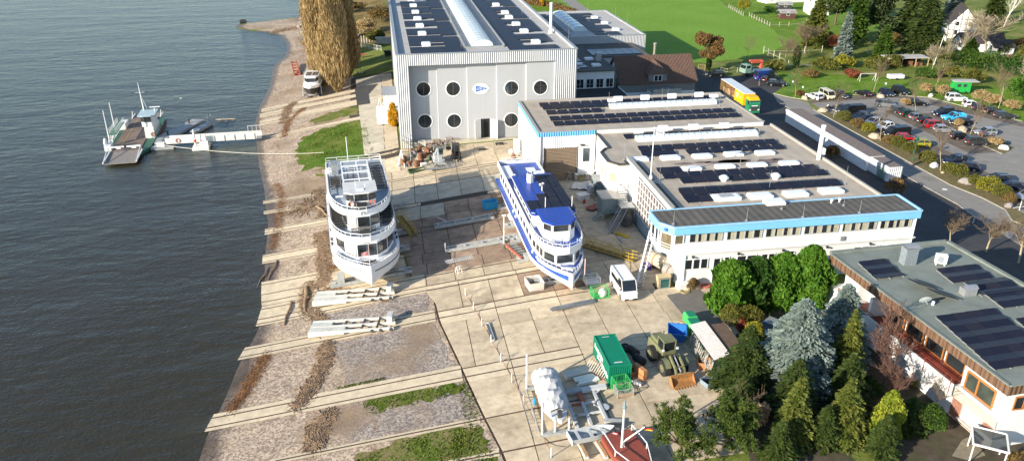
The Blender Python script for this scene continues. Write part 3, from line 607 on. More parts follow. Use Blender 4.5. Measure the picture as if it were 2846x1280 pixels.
pw('terrace',MB().box(37.1,150,3.,52.6,172.4,3.2),mat('bitumen_black',(.03,.03,.032),.8),T)
pw('terrace_wall',MB().box(37.1,149.6,0,52.8,149.9,3.0).box(52.6,149.9,0,52.8,172.4,3.4),WHITE,T)
pw('railing',MB().tube([(37.6,150,3.2),(37.6,150,4.3),(38.4,171,4.3)],.05,5).bar((39,172,4.3),(52,172,4.3),.05),GREYM,T)
# gabled office house with brown roof
T=thing('gabled_house',(62.3,178,0),0,'white house with brown tiled roof, dormer and gable windows beside the halls','house')
x0,x1,ye,yr,yb,ze,zg=53.3,71.4,172.9,178.2,183.5,4.,9.
pw('wall',MB().box(x0,ye,0,x1,yb,ze-.9).add([(x0,ye,ze-.9),(x0,yb,ze-.9),(x0,yb,ze),(x0,yr,zg-.2),(x0,ye,ze),(x1,ye,ze-.9),(x1,yb,ze-.9),(x1,yb,ze),(x1,yr,zg-.2),(x1,ye,ze)],[(0,1,2,3,4),(9,8,7,6,5),(0,4,9,5),(1,6,7,2)]),WHITE,T)
TILE=mat('roof_tile_brown',(.135,.078,.055),.8,var=.2,scale=2.2,ribs=('X',.34,.05),grime=((.09,.055,.04),.5,.6,.5)); SLATE=mat('slate_grey',(.20,.205,.20),.7,var=.2,scale=2.5)
rf=pw('roof',MB().add([(x0-.5,ye-.55,ze-.15),(x1+.4,ye-.55,ze-.15),(x1+.4,yr,zg+.1),(x0-.5,yr,zg+.1),(x1+.4,yb+.55,ze-.15),(x0-.5,yb+.55,ze-.15),(x0-.5,ye-.55,ze-.4),(x1+.4,ye-.55,ze-.4),(x1+.4,yr,zg-.15),(x0-.5,yr,zg-.15),(x1+.4,yb+.55,ze-.4),(x0-.5,yb+.55,ze-.4)],[(0,1,2,3),(3,2,4,5),(6,9,8,7),(9,11,10,8),(0,6,7,1),(5,4,10,11),(0,3,9,6),(3,5,11,9),(1,7,8,2),(2,8,10,4)]),TILE,T)
for k in range(13):
 t=(k+.5)/13; pw('tile_course',MB().bar((x0-.5,ye-.55+(yr-ye+.55)*t,ze-.15+(zg+.25-ze)*t+.02),(x1+.4,ye-.55+(yr-ye+.55)*t,ze-.15+(zg+.25-ze)*t+.02),.06,.05),TILE,rf)
pw('slate_band',MB().box(x0,ye-.02,ze-2.3,x1,ye+.0,ze-.42),SLATE,T)
xd=W(cH(1300,1000),4.5).x; dm=pw('dormer',MB().box(xd-2.2,ye-.1,ze-.9,xd+2.2,yr-1,ze+1.9),SLATE,T)
pw('dormer_roof',MB().add([(xd-2.7,ye-.5,ze+1.8),(xd+2.7,ye-.5,ze+1.8),(xd,ye+1.2,ze+4.3),(xd,yr-.2,ze+4.5),(xd-2.7,yr-2,ze+1.8),(xd+2.7,yr-2,ze+1.8)],[(0,1,2),(0,2,3,4),(1,5,3,2),(0,4,5,1)]),TILE,dm)
window(T,xd-1.,xd+1.,ze+.1,ze+1.6,ye-.14,bars=2,fw=.13)
for (ya,yb_,za,zb) in ((ye+.9,ye+3.2,2.2,4.8),(ye+3.6,ye+5.,5.6,7.5)): windowX(T,ya,yb_,za,zb,x0-.05,bars=2,fw=.12)
pw('flue',MB().lathe((0,0,0),[(.4,0),(.4,1.),(.33,1.),(.33,5.2),(.42,5.3),(.42,5.7)],12).xf(Matrix.Translation((65.5,186,4.5))),mat('steel_flue',(.6,.52,.44),.35,metal=.7,var=.1),T)
pw('bay',MB().box(xd-2.4,168.6,0,xd+3.8,172.85,2.6),WHITE,T); pw('bay_roof',MB().box(xd-2.6,168.3,2.6,xd+4.,172.8,2.75),SLATE,T)
pw('balustrade',MB().box(xd-2.6,167.9,2.76,xd+4.,168.1,3.5),GREYM,T)
# workshop with bright blue band
T=thing('workshop',(44.9,135,0),0,'white workshop with bright blue roof band and brown roller gate','workshop')
y0,y1,x0,x1,zt=125.,144.7,24.8,64.9,8.8
wm=MB().box(x0,y0+.3,-1.,x0+.3,y1,7.95).box(x1-.3,y0+.3,0,x1,y1,8.6).box(x0+.3,y1-.3,-.6,x1-.3,y1,8.6)
gx0=atY(*cA(545,1065),y0).x; gx1=atY(*cA(1085,1045),y0).x; gzt=5.85
wm.box(x0,y0,-1.2,gx0,y0+.3,7.95).box(gx1,y0,-.9,34.7,y0+.3,7.95).box(gx0,y0,gzt,gx1,y0+.3,7.95); pw('cladding',wm,WCLAD,T)
pw('blue_band',MB().box(x0-.08,y0-.1,7.95,34.7,y0+.2,zt-.06).box(x0-.1,y0+.2,7.95,x0+.2,y1,zt-.06),BLUEB,T)
pw('upstand',MB().box(34.72,y0,7.9,x1,y0+.25,zt-.05),WHITE,T)
pw('roof',MB().box(x0+.2,y0+.26,8.5,x1,y1,8.62),ROOFF,T)
pw('roof_edge',MB().box(x0-.15,y0-.16,zt-.06,x1+.15,y0+.35,zt+.02).box(x0-.15,y0+.36,zt-.06,x0+.35,y1,zt+.02).box(x0+.36,y1-.3,zt-.2,x1+.15,y1+.05,zt+.02).box(x1-.25,y0+.36,8.5,x1+.15,y1-.31,zt-.05),mat('roof_edge_tan',(.36,.34,.30),.7,var=.1),T)
rg=pw('roller_gate',MB().box(gx0,y0+.2,-1,gx1,y0+.32,gzt),mat('roller_gate_brown',(.25,.185,.125),.6,var=.06,ribs=('Z',.25,.04)),T)
pw('gate_frame',MB().box(gx0-.15,y0-.04,-1,gx0,y0+.1,gzt+.15).box(gx1,y0-.04,-.8,gx1+.12,y0+.1,gzt+.15),DARKM,T)
for k in range(1,18): pw('gate_slat',MB().box(gx0+.02,y0+.17,-1+k*.38,gx1-.02,y0+.199,-1+k*.38+.3),_mats['roller_gate_brown'],rg)
wx=atY(*cA(1160,1045),y0).x; window(T,wx,wx+1.55,3.,5.75,y0-.01,fw=.16,pane=GLASSM)
for j in range(2):
 for k in range(9): windowX(T,128.2+k*1.35,128.8+k*1.35,4.2-j*2.3,5.7-j*2.3,x0-.03,fw=.05,frame=mat('vent_grey',(.45,.46,.47),.6),pane=mat('vent_dark',(.3,.31,.33),.6),name='slot_window')
text(T,'LUX-WERFT',1.0,mat('faint_grey',(.62,.63,.66),.6),Vector((x0-.04,136,6.7))-T.location,(PI/2,0,-PI/2))
pw('flood_light',MB().box(wx-.3,y0-.5,6.1,wx+.3,y0-.05,6.35),DARKM,T); pw('downpipe',MB().tube([(x0+.35,y0-.12,8),(x0+.35,y0-.12,-.8)],.09,6),GREYM,T)
zr=8.62
pvrow(T,cA(450,345),cB(1080,180),zr,skip=((43.4,44.2),)); pvrow(T,cA(500,395),cB(980,225),zr,skip=((43.4,44.2),)); pvrow(T,cA(560,470),cA(1500,445),zr)
pvrow(T,cA(620,570),cB(1415,385),zr); pvrow(T,cA(680,650),cB(1515,465),zr)
a=W(cA(1610,410),zr); b=W(cB(1135,300),zr); barrel(T,a.x,b.x,a.y-.9,a.y+1.0,zr,.85,'X',ribs=1.05,bow=6)
for p in (cA(1640,350),cB(1070,215)): pw('roof_vent',MB().obox((0,0,.75),(1.5,.9,.5)).lathe((0,0,0),[(.3,.0),(.3,.6)],8).xf(Matrix.Translation(W(p,zr))),DOME,T)
for k in range(4):
 p=W((1720+k*75,293-k*4),zr); pw('vent_flap',MB().obox((p.x,p.y+.7,zr+1.1),(1.6,.5,.9),0),DOME,T)
rods(T,[cA(1590,370),cB(230,240),cB(320,240),cB(1165,320)],zr,2.6)
# lower workshop with the tall window wall
T=thing('machine_shop',(50,108,0),0,'broad flat roofed machine shop with tan roof, skylights and tall gridded window','workshop')
zl=8.0; XR=66.2
prl=[(34.9,125),(34.9,117.2),(34.2,117.2),(33.,115.4),(33.,111.2),(34.2,109.6),(35.6,109.6),(35.6,111.),(36.2,111.),(36.2,93.6),(36.2,90.4),(XR,90.4),(XR,125)]
pw('wall',MB().prism([(34.9,125),(34.9,109.8),(36.2,109.8),(36.2,90.6),(XR,90.6),(XR,125)],-1.,zl-.25),WHITE,T)
pw('roof',MB().prism(prl,zl-.25,zl),ROOFF,T)
bayp=[(34.9,117.0),(34.3,117.0),(33.15,115.3),(33.15,111.3),(34.25,109.8),(34.9,109.8)]
pw('bay',MB().prism(bayp,3.1,zl-.26),WCLAD,T)
ec=MB()
for p,q in zip(prl[:8],prl[1:8]): ec.bar((*p,zl+.08),(*q,zl+.08),.3,.22)
pw('roof_edge',ec,DARKM,T)
pw('parapet',MB().box(36.0,91.2,zl,36.35,111.2,zl+.55).box(35.9,91.1,zl+.55,36.45,111.3,zl+.62),WHITE,T)
pw('parapet_cap',MB().box(35.85,91.0,zl+.63,36.5,111.4,zl+.7).box(XR-.1,90.5,zl,XR+.25,124.9,zl+.35).box(36.5,90.2,zl,XR-.11,90.55,zl+.22),mat('roof_edge_tan',(.36,.34,.30),.7),T)
pw('flashing_strip',MB().box(36.5,92,zl+.004,37.6,111,zl+.012),ROOFD,T)
for (ya,yb_,xx) in ((111.6,113.2,33.11),(113.5,115.1,33.11)): windowX(T,ya,yb_,4.9,6.5,xx,pane=BLIND,fw=.1)
windowX(T,118,119,5.,6.6,34.86); windowX(T,120.2,121.,5.,6.6,34.86)
o=window(T,-.85,.85,4.9,6.5,0,pane=BLIND,fw=.1); o.location=Vector((33.66,110.5,0))-T.location; o.rotation_euler=(0,0,-R(54))
for ch in o.children: pass
def relocal(o,T):   # window built around the origin: undo the world shift
 for q in [o]+list(o.children):
  for v in q.data.vertices: v.co+=T.location
relocal(o,T)
# gridded window: frame bars and every pane
gy0,gy1,gz0_,gz1_=92.6,105.2,1.9,7.4
gw=pw('tall_window',MB().box(36.1,gy0-.15,gz0_-.15,36.19,gy1+.15,gz1_+.15),mat('window_void',(.03,.032,.035),.5),T)
ncol,nrow=11,5
for i in range(ncol):
 for j in range(nrow):
  ya=gy0+(gy1-gy0)*i/ncol; yb_=gy0+(gy1-gy0)*(i+1)/ncol; za=gz0_+(gz1_-gz0_)*j/nrow; zb=gz0_+(gz1_-gz0_)*(j+1)/nrow
  pw('pane',MB().box(36.07,ya+.07,za+.07,36.098,yb_-.07,zb-.07),glass('shop_glass',(.16,.13,.12),.2,.5,.8),gw)
for i in range(ncol+1): y=gy0+(gy1-gy0)*i/ncol; pw('mullion',MB().box(36.0,y-.05,gz0_,36.069,y+.05,gz1_),WTRIM,gw)
for j in range(nrow+1): z=gz0_+(gz1_-gz0_)*j/nrow; pw('transom',MB().box(36.0,gy0,z-.06,36.066,gy1,z+.06),WTRIM,gw)
pw('base_door',MB().box(36.02,92.6,-.2,36.19,105.2,1.7),mat('blue_grey_door',(.25,.33,.38),.5,var=.06),T)
AN=mat('faded_emblem',(.55,.38,.42),.7)
pw('anchor_emblem',MB().box(36.14,108.4,4.6,36.195,108.55,7.0).box(36.14,107.9,6.3,36.195,109.05,6.42).loft([[(36.17,108.47+math.cos(a_)*r_,5.5+math.sin(a_)*r_) for r_ in (.95,1.1)] for a_ in np.linspace(PI*1.1,PI*1.9,9)],closed=False).loft([[(36.17,108.47+math.cos(a_)*r_,7.15+math.sin(a_)*r_) for r_ in (.15,.27)] for a_ in np.linspace(0,2*PI,11)],closed=False),AN,T)
pvrow(T,cA(1840,870),cB(1765,700),zl); pvrow(T,cC(890,60),cB(2115,895),zl); pvrow(T,cC(960,155),cC(1510,135),zl); pvrow(T,cC(1675,115),cB(2235,975),zl)
pvrow(T,cC(1215,425),cC(1600,410),zl); pvrow(T,cC(1290,505),cD(1485,375),zl); pvrow(T,cC(1590,580),cC(2215,555),zl); pvrow(T,cC(2365,545),cD(680,515),zl); pvrow(T,cD(850,490),cD(1630,455),zl)
pvrow(T,cC(1555,765),cD(1875,625),zl,d=1.8); pvrow(T,cC(1550,700),cD(1780,560),zl,d=.7,tilt=-R(9)); pvrow(T,cC(1650,880),cC(2105,875),zl,d=1.8); pvrow(T,cC(1620,830),cC(2030,820),zl,d=.6,tilt=-R(9))
a=W(cA(2040,940),zl); b=W(cB(1775,790),zl); barrel(T,a.x,b.x,a.y-.9,a.y+1.0,zl,.85,'X',ribs=1.1,bow=6)
for p in (cA(2070,860),): pw('roof_vent',MB().obox((0,0,.75),(1.5,.9,.5)).lathe((0,0,0),[(.3,.0),(.3,.6)],8).xf(Matrix.Translation(W(p,zl))),DOME,T)
for k in range(3):
 p=W((1845+k*85,377-k*4),zl); pw('vent_flap',MB().obox((p.x,p.y+.75,zl+1.1),(1.6,.5,.9),0),DOME,T)
domes(T,[cC(905,265),cC(1420,240),cC(1940,215),cD(110,180),cD(615,160)],zl,2.9,1.35,.55); domes(T,[cC(1765,415),cC(2310,380),cD(490,355),cD(1010,325)],zl,2.9,1.2,.5)
domes(T,[cC(2295,890),cD(540,865),cD(1115,830),cD(1690,780),cD(20,890)],zl,3.2,1.6,.6)
VM=MB().lathe((0,0,0),[(.45,0),(.45,.35),(.7,.4),(.7,.6),(.35,.85)],14).mesh('roof_vent',DOME)
for p in (cC(2290,600),cD(790,565)): inst('roof_vent',VM,T,W(p,zl)-T.location)
rods(T,[cC(670,255),cC(1240,640),cD(215,345),cD(690,730),cD(1920,660),cB(830,870),cB(1805,820)],zl,2.8)
pw('white_flue',MB().lathe((0,0,0),[(.32,0),(.32,5.2),(.36,5.2),(.36,5.5)],12).xf(Matrix.Translation(W(cD(1490,250),zl))),WTRIM,T); pw('flue_base',MB().obox((0,0,.5),(.8,.8,1.)).xf(Matrix.Translation(W(cD(1500,200),zl)+Vector((.9,.9,0)))),WTRIM,T)
MOSS=mat('moss_patch',(.17,.13,.12),.95,var=.3)
for p,sx,sy in ((cC(1650,320),1.6,.5),(cC(1950,300),1.5,.45),(cC(2180,295),2.,.5),(cC(2470,280),3.,.9),(cD(120,280),2.4,.8),(cD(690,280),2.2,1.1),(cD(830,245),1.,.5)):
 q=W(p,zl); pw('moss',MB().prism([(q.x+math.cos(t_)*sx*random.uniform(.8,1.1),q.y+math.sin(t_)*sy*random.uniform(.7,1.15)) for t_ in np.linspace(0,2*PI,13)[:-1]],zl+.002,zl+.016),MOSS,T)
fp=W(cC(1095,640),zl); FPm=thing('flagpole',fp,0,'white flagpole with white flag standing on the tan workshop roof','flagpole')
part('pole',MB().lathe((0,0,0),[(.09,0),(.08,4),(.05,8.2),(.09,8.3),(.02,8.4)],8),WTRIM,FPm); part('base',MB().obox((0,0,.6),(.35,.3,1.2)).bar((0,0,.3),(1.6,-.5,.05),.08).bar((0,0,.3),(1.4,.9,.05),.08).bar((0,0,.3),(-1,0.2,.05),.08),WTRIM,FPm)
fl=MB(); fl.loft([[(.1+t_*1.5,.12*math.sin(t_*6),8.1-.3*t_-z_) for z_ in (0,.3,.6,.95)] for t_ in np.linspace(0,1,9)],closed=False); part('flag',fl,mat('flag_white',(.8,.8,.8),.8),FPm)
fe=MB(); fe.loft([[(.5+t_*.7,.12*math.sin((t_*.5+.27)*6)-.02,7.75-.15*t_-z_) for z_ in (0,.3)] for t_ in np.linspace(0,1,5)],closed=False); part('flag_emblem',fe,mat('flag_grey',(.25,.25,.28),.8),FPm)
# office front with pale blue fascia
T=thing('office_building',(51,87.5,0),0,'long white two storey office wing with pale blue fascia and window band','office')
yf=85.0; opoly=[(35.6,yf),(67.6,yf),(67.9,90.2),(35.6,90.2)]
up=[(33.1,89.9),(33.0,86.9),(34.4,yf),(67.5,yf),(67.5,90.2),(33.1,90.2)]
pw('ground_wall',MB().box(35.6,yf+.12,-.3,67.4,90.19,4.6),WHITE,T)
pw('upper_wall',MB().prism(up,4.6,6.25).prism([(x+.0,y+.15) for x,y in up[2:4]]+[(67.4,90.2),(33.3,90.2),(33.3,89.9),(33.25,86.98)],6.25,7.6),WHITE,T)
fs=[(32.7,89.9),(32.75,86.6),(34.2,84.75),(67.75,84.75),(67.9,90.3),(32.7,90.3)]
pw('fascia',MB().prism(fs,7.58,8.62),BLUEF,T); 
pw('roof',MB().prism([(33.0,89.9),(33.05,86.75),(34.35,85.05),(67.4,85.05),(67.5,90.25),(33.0,90.25)],8.62,8.66),ROOFD,T)
rc=MB()
for p,q in zip(fs,fs[1:]): rc.bar((*p,8.66),(*q,8.66),.28,.16)
pw('fascia_cap',rc,mat('fascia_cap_blue',(.32,.58,.80),.5),T)
pw('fascia_lamp',MB().lathe((33.35,85.6,7.95),[(.22,0),(.28,.1),(.22,.3)],10),SB,T)
pw('ledge',MB().box(35.5,yf-.06,4.55,67.6,yf+.0,4.75).box(35.4,yf-.25,4.78,67.7,yf-.02,4.86),WTRIM,T)
bays=[(cF(800,590),cF(1340,560)),(cF(1410,545),cF(1985,520)),(cF(2040,515),cG(265,600)),(cG(325,590),cG(885,560)),(cG(945,545),cG(1500,520)),(cG(1560,505),cG(2070,475))]
random.seed(5)
for p,q in bays:
 xa=atY(*p,yf).x; xb_=atY(*q,yf).x
 for k in range(4):
  ww=(xb_-xa)/4; window(T,xa+k*ww,xa+(k+1)*ww-.0,6.28,7.56,yf+.08,fw=.09,frame=mat('window_grey',(.45,.45,.43),.5),blind=random.choice((.35,.5,.6,.7,.25,.55)))
for p,q in ((cF(735,950),cF(1110,930)),(cF(1370,900),cF(1460,895)),(cF(1575,880),cF(1900,865)),(cF(1975,850),cF(2200,840)),(cF(2295,830),cF(2510,815)),(cG(5,950),cG(180,930)),(cG(290,920),cG(420,910)),(cG(1130,870),cG(1400,850)),(cG(1480,850),cG(1560,845)),(cG(1660,835),cG(1740,830))):
 xa=atY(*p,yf).x; xb_=atY(*q,yf).x; n=max(1,round((xb_-xa)/1.2)); 
 for k in range(n): window(T,xa+(xb_-xa)*k/n,xa+(xb_-xa)*(k+1)/n,2.45,3.95,yf+.06,fw=.1)
xa=atY(*cF(1180,990),yf).x; dd=window(T,xa,xa+1.1,.2,3.9,yf+.05,fw=.14,name='entrance_door')
for (ya,yb_) in ((87.2,88.2),(88.5,89.7)): windowX(T,ya,yb_,5.3,7.5,33.02,fw=.1)
o=window(T,-.9,.9,5.2,7.5,0,fw=.12,pane=glass('tea_room_glass',(.16,.13,.08),.1,.5,1.)); o.location=Vector((33.66,85.9,0))-T.location; o.rotation_euler=(0,0,-R(54)); relocal(o,T)
xa=atY(*cF(555,600),yf).x; window(T,xa,xa+1.25,5.2,7.5,yf+.04,fw=.12,pane=_mats['tea_room_glass'])
rl=MB()
for z in (5.3,5.65,6.0):
 rl.bar((32.9,89.6,z),(32.9,86.9,z),.05).bar((32.9,86.9,z),(34.3,84.9,z),.05).bar((34.3,84.9,z),(36.2,84.9,z),.05)
pw('railing',rl,WTRIM,T)
for x in np.arange(37,67,6.1): pw('wall_lamp',MB().obox((x,yf-.2,4.3),(.28,.3,.18)).obox((x,yf-.02,4.35),(.12,.1,.2)),DARKM,T)
for x in np.arange(39.3,67,3.85): pw('panel_joint',MB().box(x-.012,yf-.004,4.9,x+.012,yf-.001,6.2),mat('seam',(.5,.51,.52),.5),T)
pw('wall_box',MB().obox((*atY(*cG(945,675),yf-.1).xy,5.4),(.55,.3,.6)),GREYM,T); pw('downpipe',MB().tube([(36.0,yf-.05,4.5),(36.0,yf-.05,0)],.08,6),WTRIM,T); pw('downpipe',MB().tube([(67.3,yf-.1,7.5),(67.3,yf-.1,0)],.07,6),WTRIM,T)
pw('roof_hatch',MB().box(0,0,0,2.6,1.5,.3).box(.1,.1,.3,2.5,1.4,.5).xf(Matrix.Translation(W(cD(660,1010),8.66))),DOME,T)
rods(T,[cD(890,1060),cD(1900,1000),cG(1220,300),cG(300,370),cF(1725,310),cF(535,370)],8.68,1.8)
VM2=MB().lathe((0,0,0),[(.1,0),(.1,.35),(.2,.36),(.2,.5),(.05,.6)],10).mesh('vent_pipe',DOME)
for p in (cD(1700,960),cD(1830,945)): inst('vent_pipe',VM2,T,W(p,8.66)-T.location)
pw('outside_stair',MB().bar((32.9,90.2,4.9),(30.2,86.0,-.2),.12,.3).bar((33.8,90.6,4.9),(31.1,86.4,-.2),.12,.3),WTRIM,T)
for k in range(15): t_=k/14; pw('stair_tread',MB().obox((33.2-2.6*t_,90.3-4.1*t_,4.8-4.8*t_),(1.,.28,.05),R(-24)),GREYM,T)
pw('stair_rail',MB().bar((32.9,90.2,5.9),(30.2,86.0,.8),.06).bar((33.8,90.6,5.9),(31.1,86.4,.8),.06).bar((30.2,86,.8),(30.2,86,-.2),.06).bar((31.1,86.4,.8),(31.1,86.4,-.2),.06),WTRIM,T)
# long row of white garages
T=thing('garage_row',(85,133,0),0,'long low white garage row with brown felt roof along the asphalt lane','garage')
for k,(a,b) in enumerate(zip(np.linspace(120.8,151.2,6),np.linspace(120.8,151.2,6)[1:])):
 pw('garage_box',MB().box(83.3,a+.03,0,86.7,b-.03,2.6),mat('garage_white',(.76,.76,.75),.6,var=.05,ribs=('Y',.5,.01)),T)
 pw('garage_roof',MB().box(83.5,a+.03,2.6,86.75,b-.03,2.66),mat('garage_felt',(.19,.15,.13),.9,var=.2,grime=((.08,.07,.06),.8,.6,.62)),T)
 pw('cornice',MB().box(83.15,a+.02,2.25,83.29,b-.02,2.72).box(83.29,a+.02,2.6,83.5,b-.02,2.72),WTRIM,T)
pw('end_container',MB().box(83.9,115.2,.05,86.5,120.6,2.6),WCLAD,T); pw('container_roof',MB().box(84.,115.3,2.6,86.4,120.5,2.64),_mats['garage_felt'],T)
gr=MB()
for k in range(12): gr.bar((83.7,115.8+k*.2,.1),(83.7,115.8+k*.2,2.),.05)
pw('green_grille',gr,mat('grille_green',(.03,.16,.09),.5),T)
# flat roofed villa, lower right
FLc=(53.1,50.4); BL=(51.2,77.2); BRc=(66.6,77.9); FRc=(69.0,51.6); ZR=7.5
T=thing('flat_roof_villa',(58,64,0),0,'white villa with brown fascia, red balcony and flat roof full of solar panels','house')
def ins(p,q,d):   # inward offset of the left wall
 return p
pw('ground_wall',MB().prism([(53.25,50.6),(69,51.8),(66.5,77.7),(51.4,77.)],-.2,3.3),WHITE,T)
pw('upper_wall',MB().prism([(53.12,50.45),(69,51.65),(66.6,77.8),(53.4,77.1),(53.5,73.6),(52.0,73.5),(52.05,72.2),(53.6,72.3),(55.0,55.6),(52.8,55.4)],3.3,6.32),WHITE,T)
fa=MB().prism([(52.95,50.25),(69.2,51.45),(66.75,78.05),(51.0,77.35)],6.3,7.38); pw('fascia',fa,mat('fascia_brown',(.15,.085,.05),.65,var=.15,ribs=('XY',.55,.03)),T)
pw('fascia_cap',MB().bar((52.95,50.25,7.44),(51.0,77.35,7.44),.3,.12).bar((52.95,50.25,7.44),(69.2,51.45,7.44),.3,.12).bar((51.,77.35,7.5),(66.75,78.05,7.5),.5,.28).bar((66.75,78.05,7.5),(69.2,51.45,7.5),.5,.28),ROOFG,T)
pw('roof',MB().prism([(53.1,50.45),(69.,51.65),(66.5,77.8),(51.2,77.15)],7.38,7.42),ROOFG,T)
for k in range(30):
 t_=(k+.5)/30; pw('fascia_seam',MB().box(-.05,-.03,6.32,-.0,.03,7.36).xf(Matrix.Translation((52.95-1.95*t_-.01,50.25+27.1*t_,0))),mat('fascia_dark',(.09,.05,.032),.7),T)
RED=mat('balcony_red',(.22,.045,.03),.6,var=.2,scale=2); ORW=mat('orange_wood',(.42,.16,.04),.5,var=.15,scale=2,grime=((.3,.1,.03),.5,1.5))
BRK=mat('brick_red',(.30,.12,.075),.85,var=.25,scale=3,rand=.22)
def lw(t_,d=0): return (53.1-1.95*t_+d,50.4+26.9*t_)   # along the left wall, d = inward
pw('balcony_floor',MB().prism([lw(.22,-.25),lw(.88,-.25),lw(.88,2.2),lw(.22,2.2)],3.1,3.32),RED,T)
pw('balcony_front',MB().prism([lw(.2,-.4),lw(.9,-.4),lw(.9,-.25),lw(.2,-.25)],2.35,3.75),WHITE,T)
bl=MB()
for z in (4.0,4.25): bl.bar((*lw(.2,-.33),z),(*lw(.9,-.33),z),.06)
pw('balcony_rail',bl,RED,T)
for k in range(6): pw('rail_post',MB().bar((*lw(.21+k*.136,-.42),2.6),(*lw(.21+k*.136,-.42),4.3),.07),RED,T)
pw('balcony_soffit_beam',MB().bar((*lw(.22,1.9),6.2),(*lw(.9,1.9),6.2),.15,.2),ORW,T)
for t_ in (.25,.36,.47,.58):
 o=pw('balcony_window',MB().bar((*lw(t_,1.8),3.5),(*lw(t_+.09,1.8),3.5),.12).bar((*lw(t_,1.8),5.9),(*lw(t_+.09,1.8),5.9),.12).bar((*lw(t_,1.8),3.5),(*lw(t_,1.8),5.9),.12).bar((*lw(t_+.09,1.8),3.5),(*lw(t_+.09,1.8),5.9),.12),ORW,T); pw('pane',MB().prism([lw(t_,1.82),lw(t_+.09,1.82),lw(t_+.09,1.9),lw(t_,1.9)],3.5,5.9),GLASSD,o)
pw('side_wall_screen',MB().prism([lw(.70,.1),lw(.715,.1),lw(.715,1.9),lw(.70,1.9)],3.4,5.6),WTRIM,T)
# big corner window on the left face and brickwork below, each brick laid
def lwin(ta,tb,za,zb,name):
 fr=MB()
 def q(t_,d,z): p=lw(t_,d); return (*p,z)
 for z in (za,zb): fr.bar(q(ta,-.04,z),q(tb,-.04,z),.14,.16)
 for t_ in (ta,(ta+tb)/2+.01,tb): fr.bar(q(t_,-.04,za),q(t_,-.04,zb),.16,.14)
 o=pw(name,fr,ORW,T); pw('pane',MB().prism([lw(ta,-.035),lw(tb,-.035),lw(tb,-.01),lw(ta,-.01)],za,zb),glass('villa_glass',(.05,.06,.05),.08,.6,.7),o)
 pw('sill',MB().prism([lw(ta-.01,-.3),lw(tb+.01,-.3),lw(tb+.01,-.02),lw(ta-.01,-.02)],za-.2,za-.1),mat('stone_sill',(.45,.43,.40),.8),o); return o
lwin(.04,.165,4.1,5.9,'corner_window')
o=window(T,54.2,55.3,4.4,5.9,50.52,fw=.14,frame=ORW); window(T,58,59.4,4.4,5.9,50.8,fw=.14,frame=ORW)
bk=pw('brick_panel',MB().prism([lw(.005,-.03),lw(.20,-.03),lw(.20,.0),lw(.005,.0)],.25,3.3),mat('mortar',(.42,.38,.33),.9),T)
bmz=MB().box(-.025,-.115,-.03,.0,.115,.03).mesh('brick',BRK); n=0
ang=math.atan2(1.95,26.9)
for r_ in range(34):
 for c in range(21):
  t_=.009+(c+.5*(r_%2))*.0093
  if t_>.197: continue
  z=.30+r_*.088
  if .055<t_<.15 and .8<z<2.35: continue
  if n>=297: break
  p=lw(t_,-.031); b_=link('brick',bmz,bk,Vector((p[0],p[1],z))-T.location,ang); n+=1
pw('blank_panel',MB().prism([lw(.06,-.07),lw(.145,-.07),lw(.145,-.032),lw(.06,-.032)],.85,2.3),WTRIM,T); pw('blank_sill',MB().prism([lw(.05,-.35),lw(.155,-.35),lw(.155,-.05),lw(.05,-.05)],.65,.8),_mats['stone_sill'],T)
# villa roof: solar panels, chimney, air conditioner, dish
vm=pvmesh(1.72,1.02,R(8)); va=math.atan2(1.95,26.9)
def villa_block(p0,nx_,ny_,tilts=(1,-1)):
 a=W(p0,7.45)
 for i in range(nx_):
  for j in range(ny_):
   me_=pvmesh(1.72,1.02,R(8)*tilts[j%2]); lx,ly=i*1.76+.88,-j*1.04-.52
   inst('solar_panel',me_,T,Vector((a.x+lx*math.cos(va)-ly*math.sin(va)*-1*0-ly*0+ly*math.sin(-va)*-1,a.y+lx*math.sin(va)*1+ly*math.cos(va),7.42))-T.location,va*.5)
villa_block(cM(245,205),2,4); villa_block(cM(870,262),3,3); villa_block(cM(1090,360),3,3,(-1,1)); villa_block(cM(1250,450),3,3); villa_block(cN(545,115),4,9); villa_block(cM(1500,660),2,3)
for p in (cM(760,370),cM(920,450)):
 o=part('tilted_collector',MB().box(-1.2,-1.1,0,1.2,1.1,.08),PV,T); o.location=W(p,7.9)-T.location; o.rotation_euler=(R(-14),R(16),R(-12))
ch=part('chimney',MB().box(-.75,-.55,0,.75,.55,2.),mat('slate_blue',(.20,.23,.25),.55,var=.25,scale=5),T); ch.location=W(cM(635,205),7.42)-T.location
part('chimney_cap',MB().box(-.8,-.6,2.,.8,.6,2.08).loft([[(-.85+0*k,-.6+1.2*k/6,2.2+.28*math.sin(PI*k/6)) for k in range(7)],[(.85,-.6+1.2*k/6,2.2+.28*math.sin(PI*k/6)) for k in range(7)]],closed=False),GREYM,ch)
ac=part('air_conditioner',MB().box(-.6,-.3,.25,.6,.3,1.35).box(-.5,-.25,0,-.4,.25,.25).box(.4,-.25,0,.5,.25,.25),WTRIM,T); ac.location=W(cM(895,215),7.42)-T.location; ac.rotation_euler=(0,0,R(-25)); part('grille',MB().box(-.45,-.32,.4,.25,-.301,1.2),mat('grille_grey',(.3,.33,.36),.6),ac)
ds=part('satellite_dish',MB().loft([[(r_*math.cos(2*PI*i/16),r_*math.sin(2*PI*i/16),.25*r_*r_) for i in range(16)] for r_ in (.05,.35,.62)],cap=False).tube([(0,0,.02),(.1,.3,-.6)],.03,5),mat('dish_grey',(.42,.46,.46),.5),T); ds.location=W(cM(770,555),7.42)+Vector((0,0,.8))-T.location; ds.rotation_euler=(R(60),0,R(170))
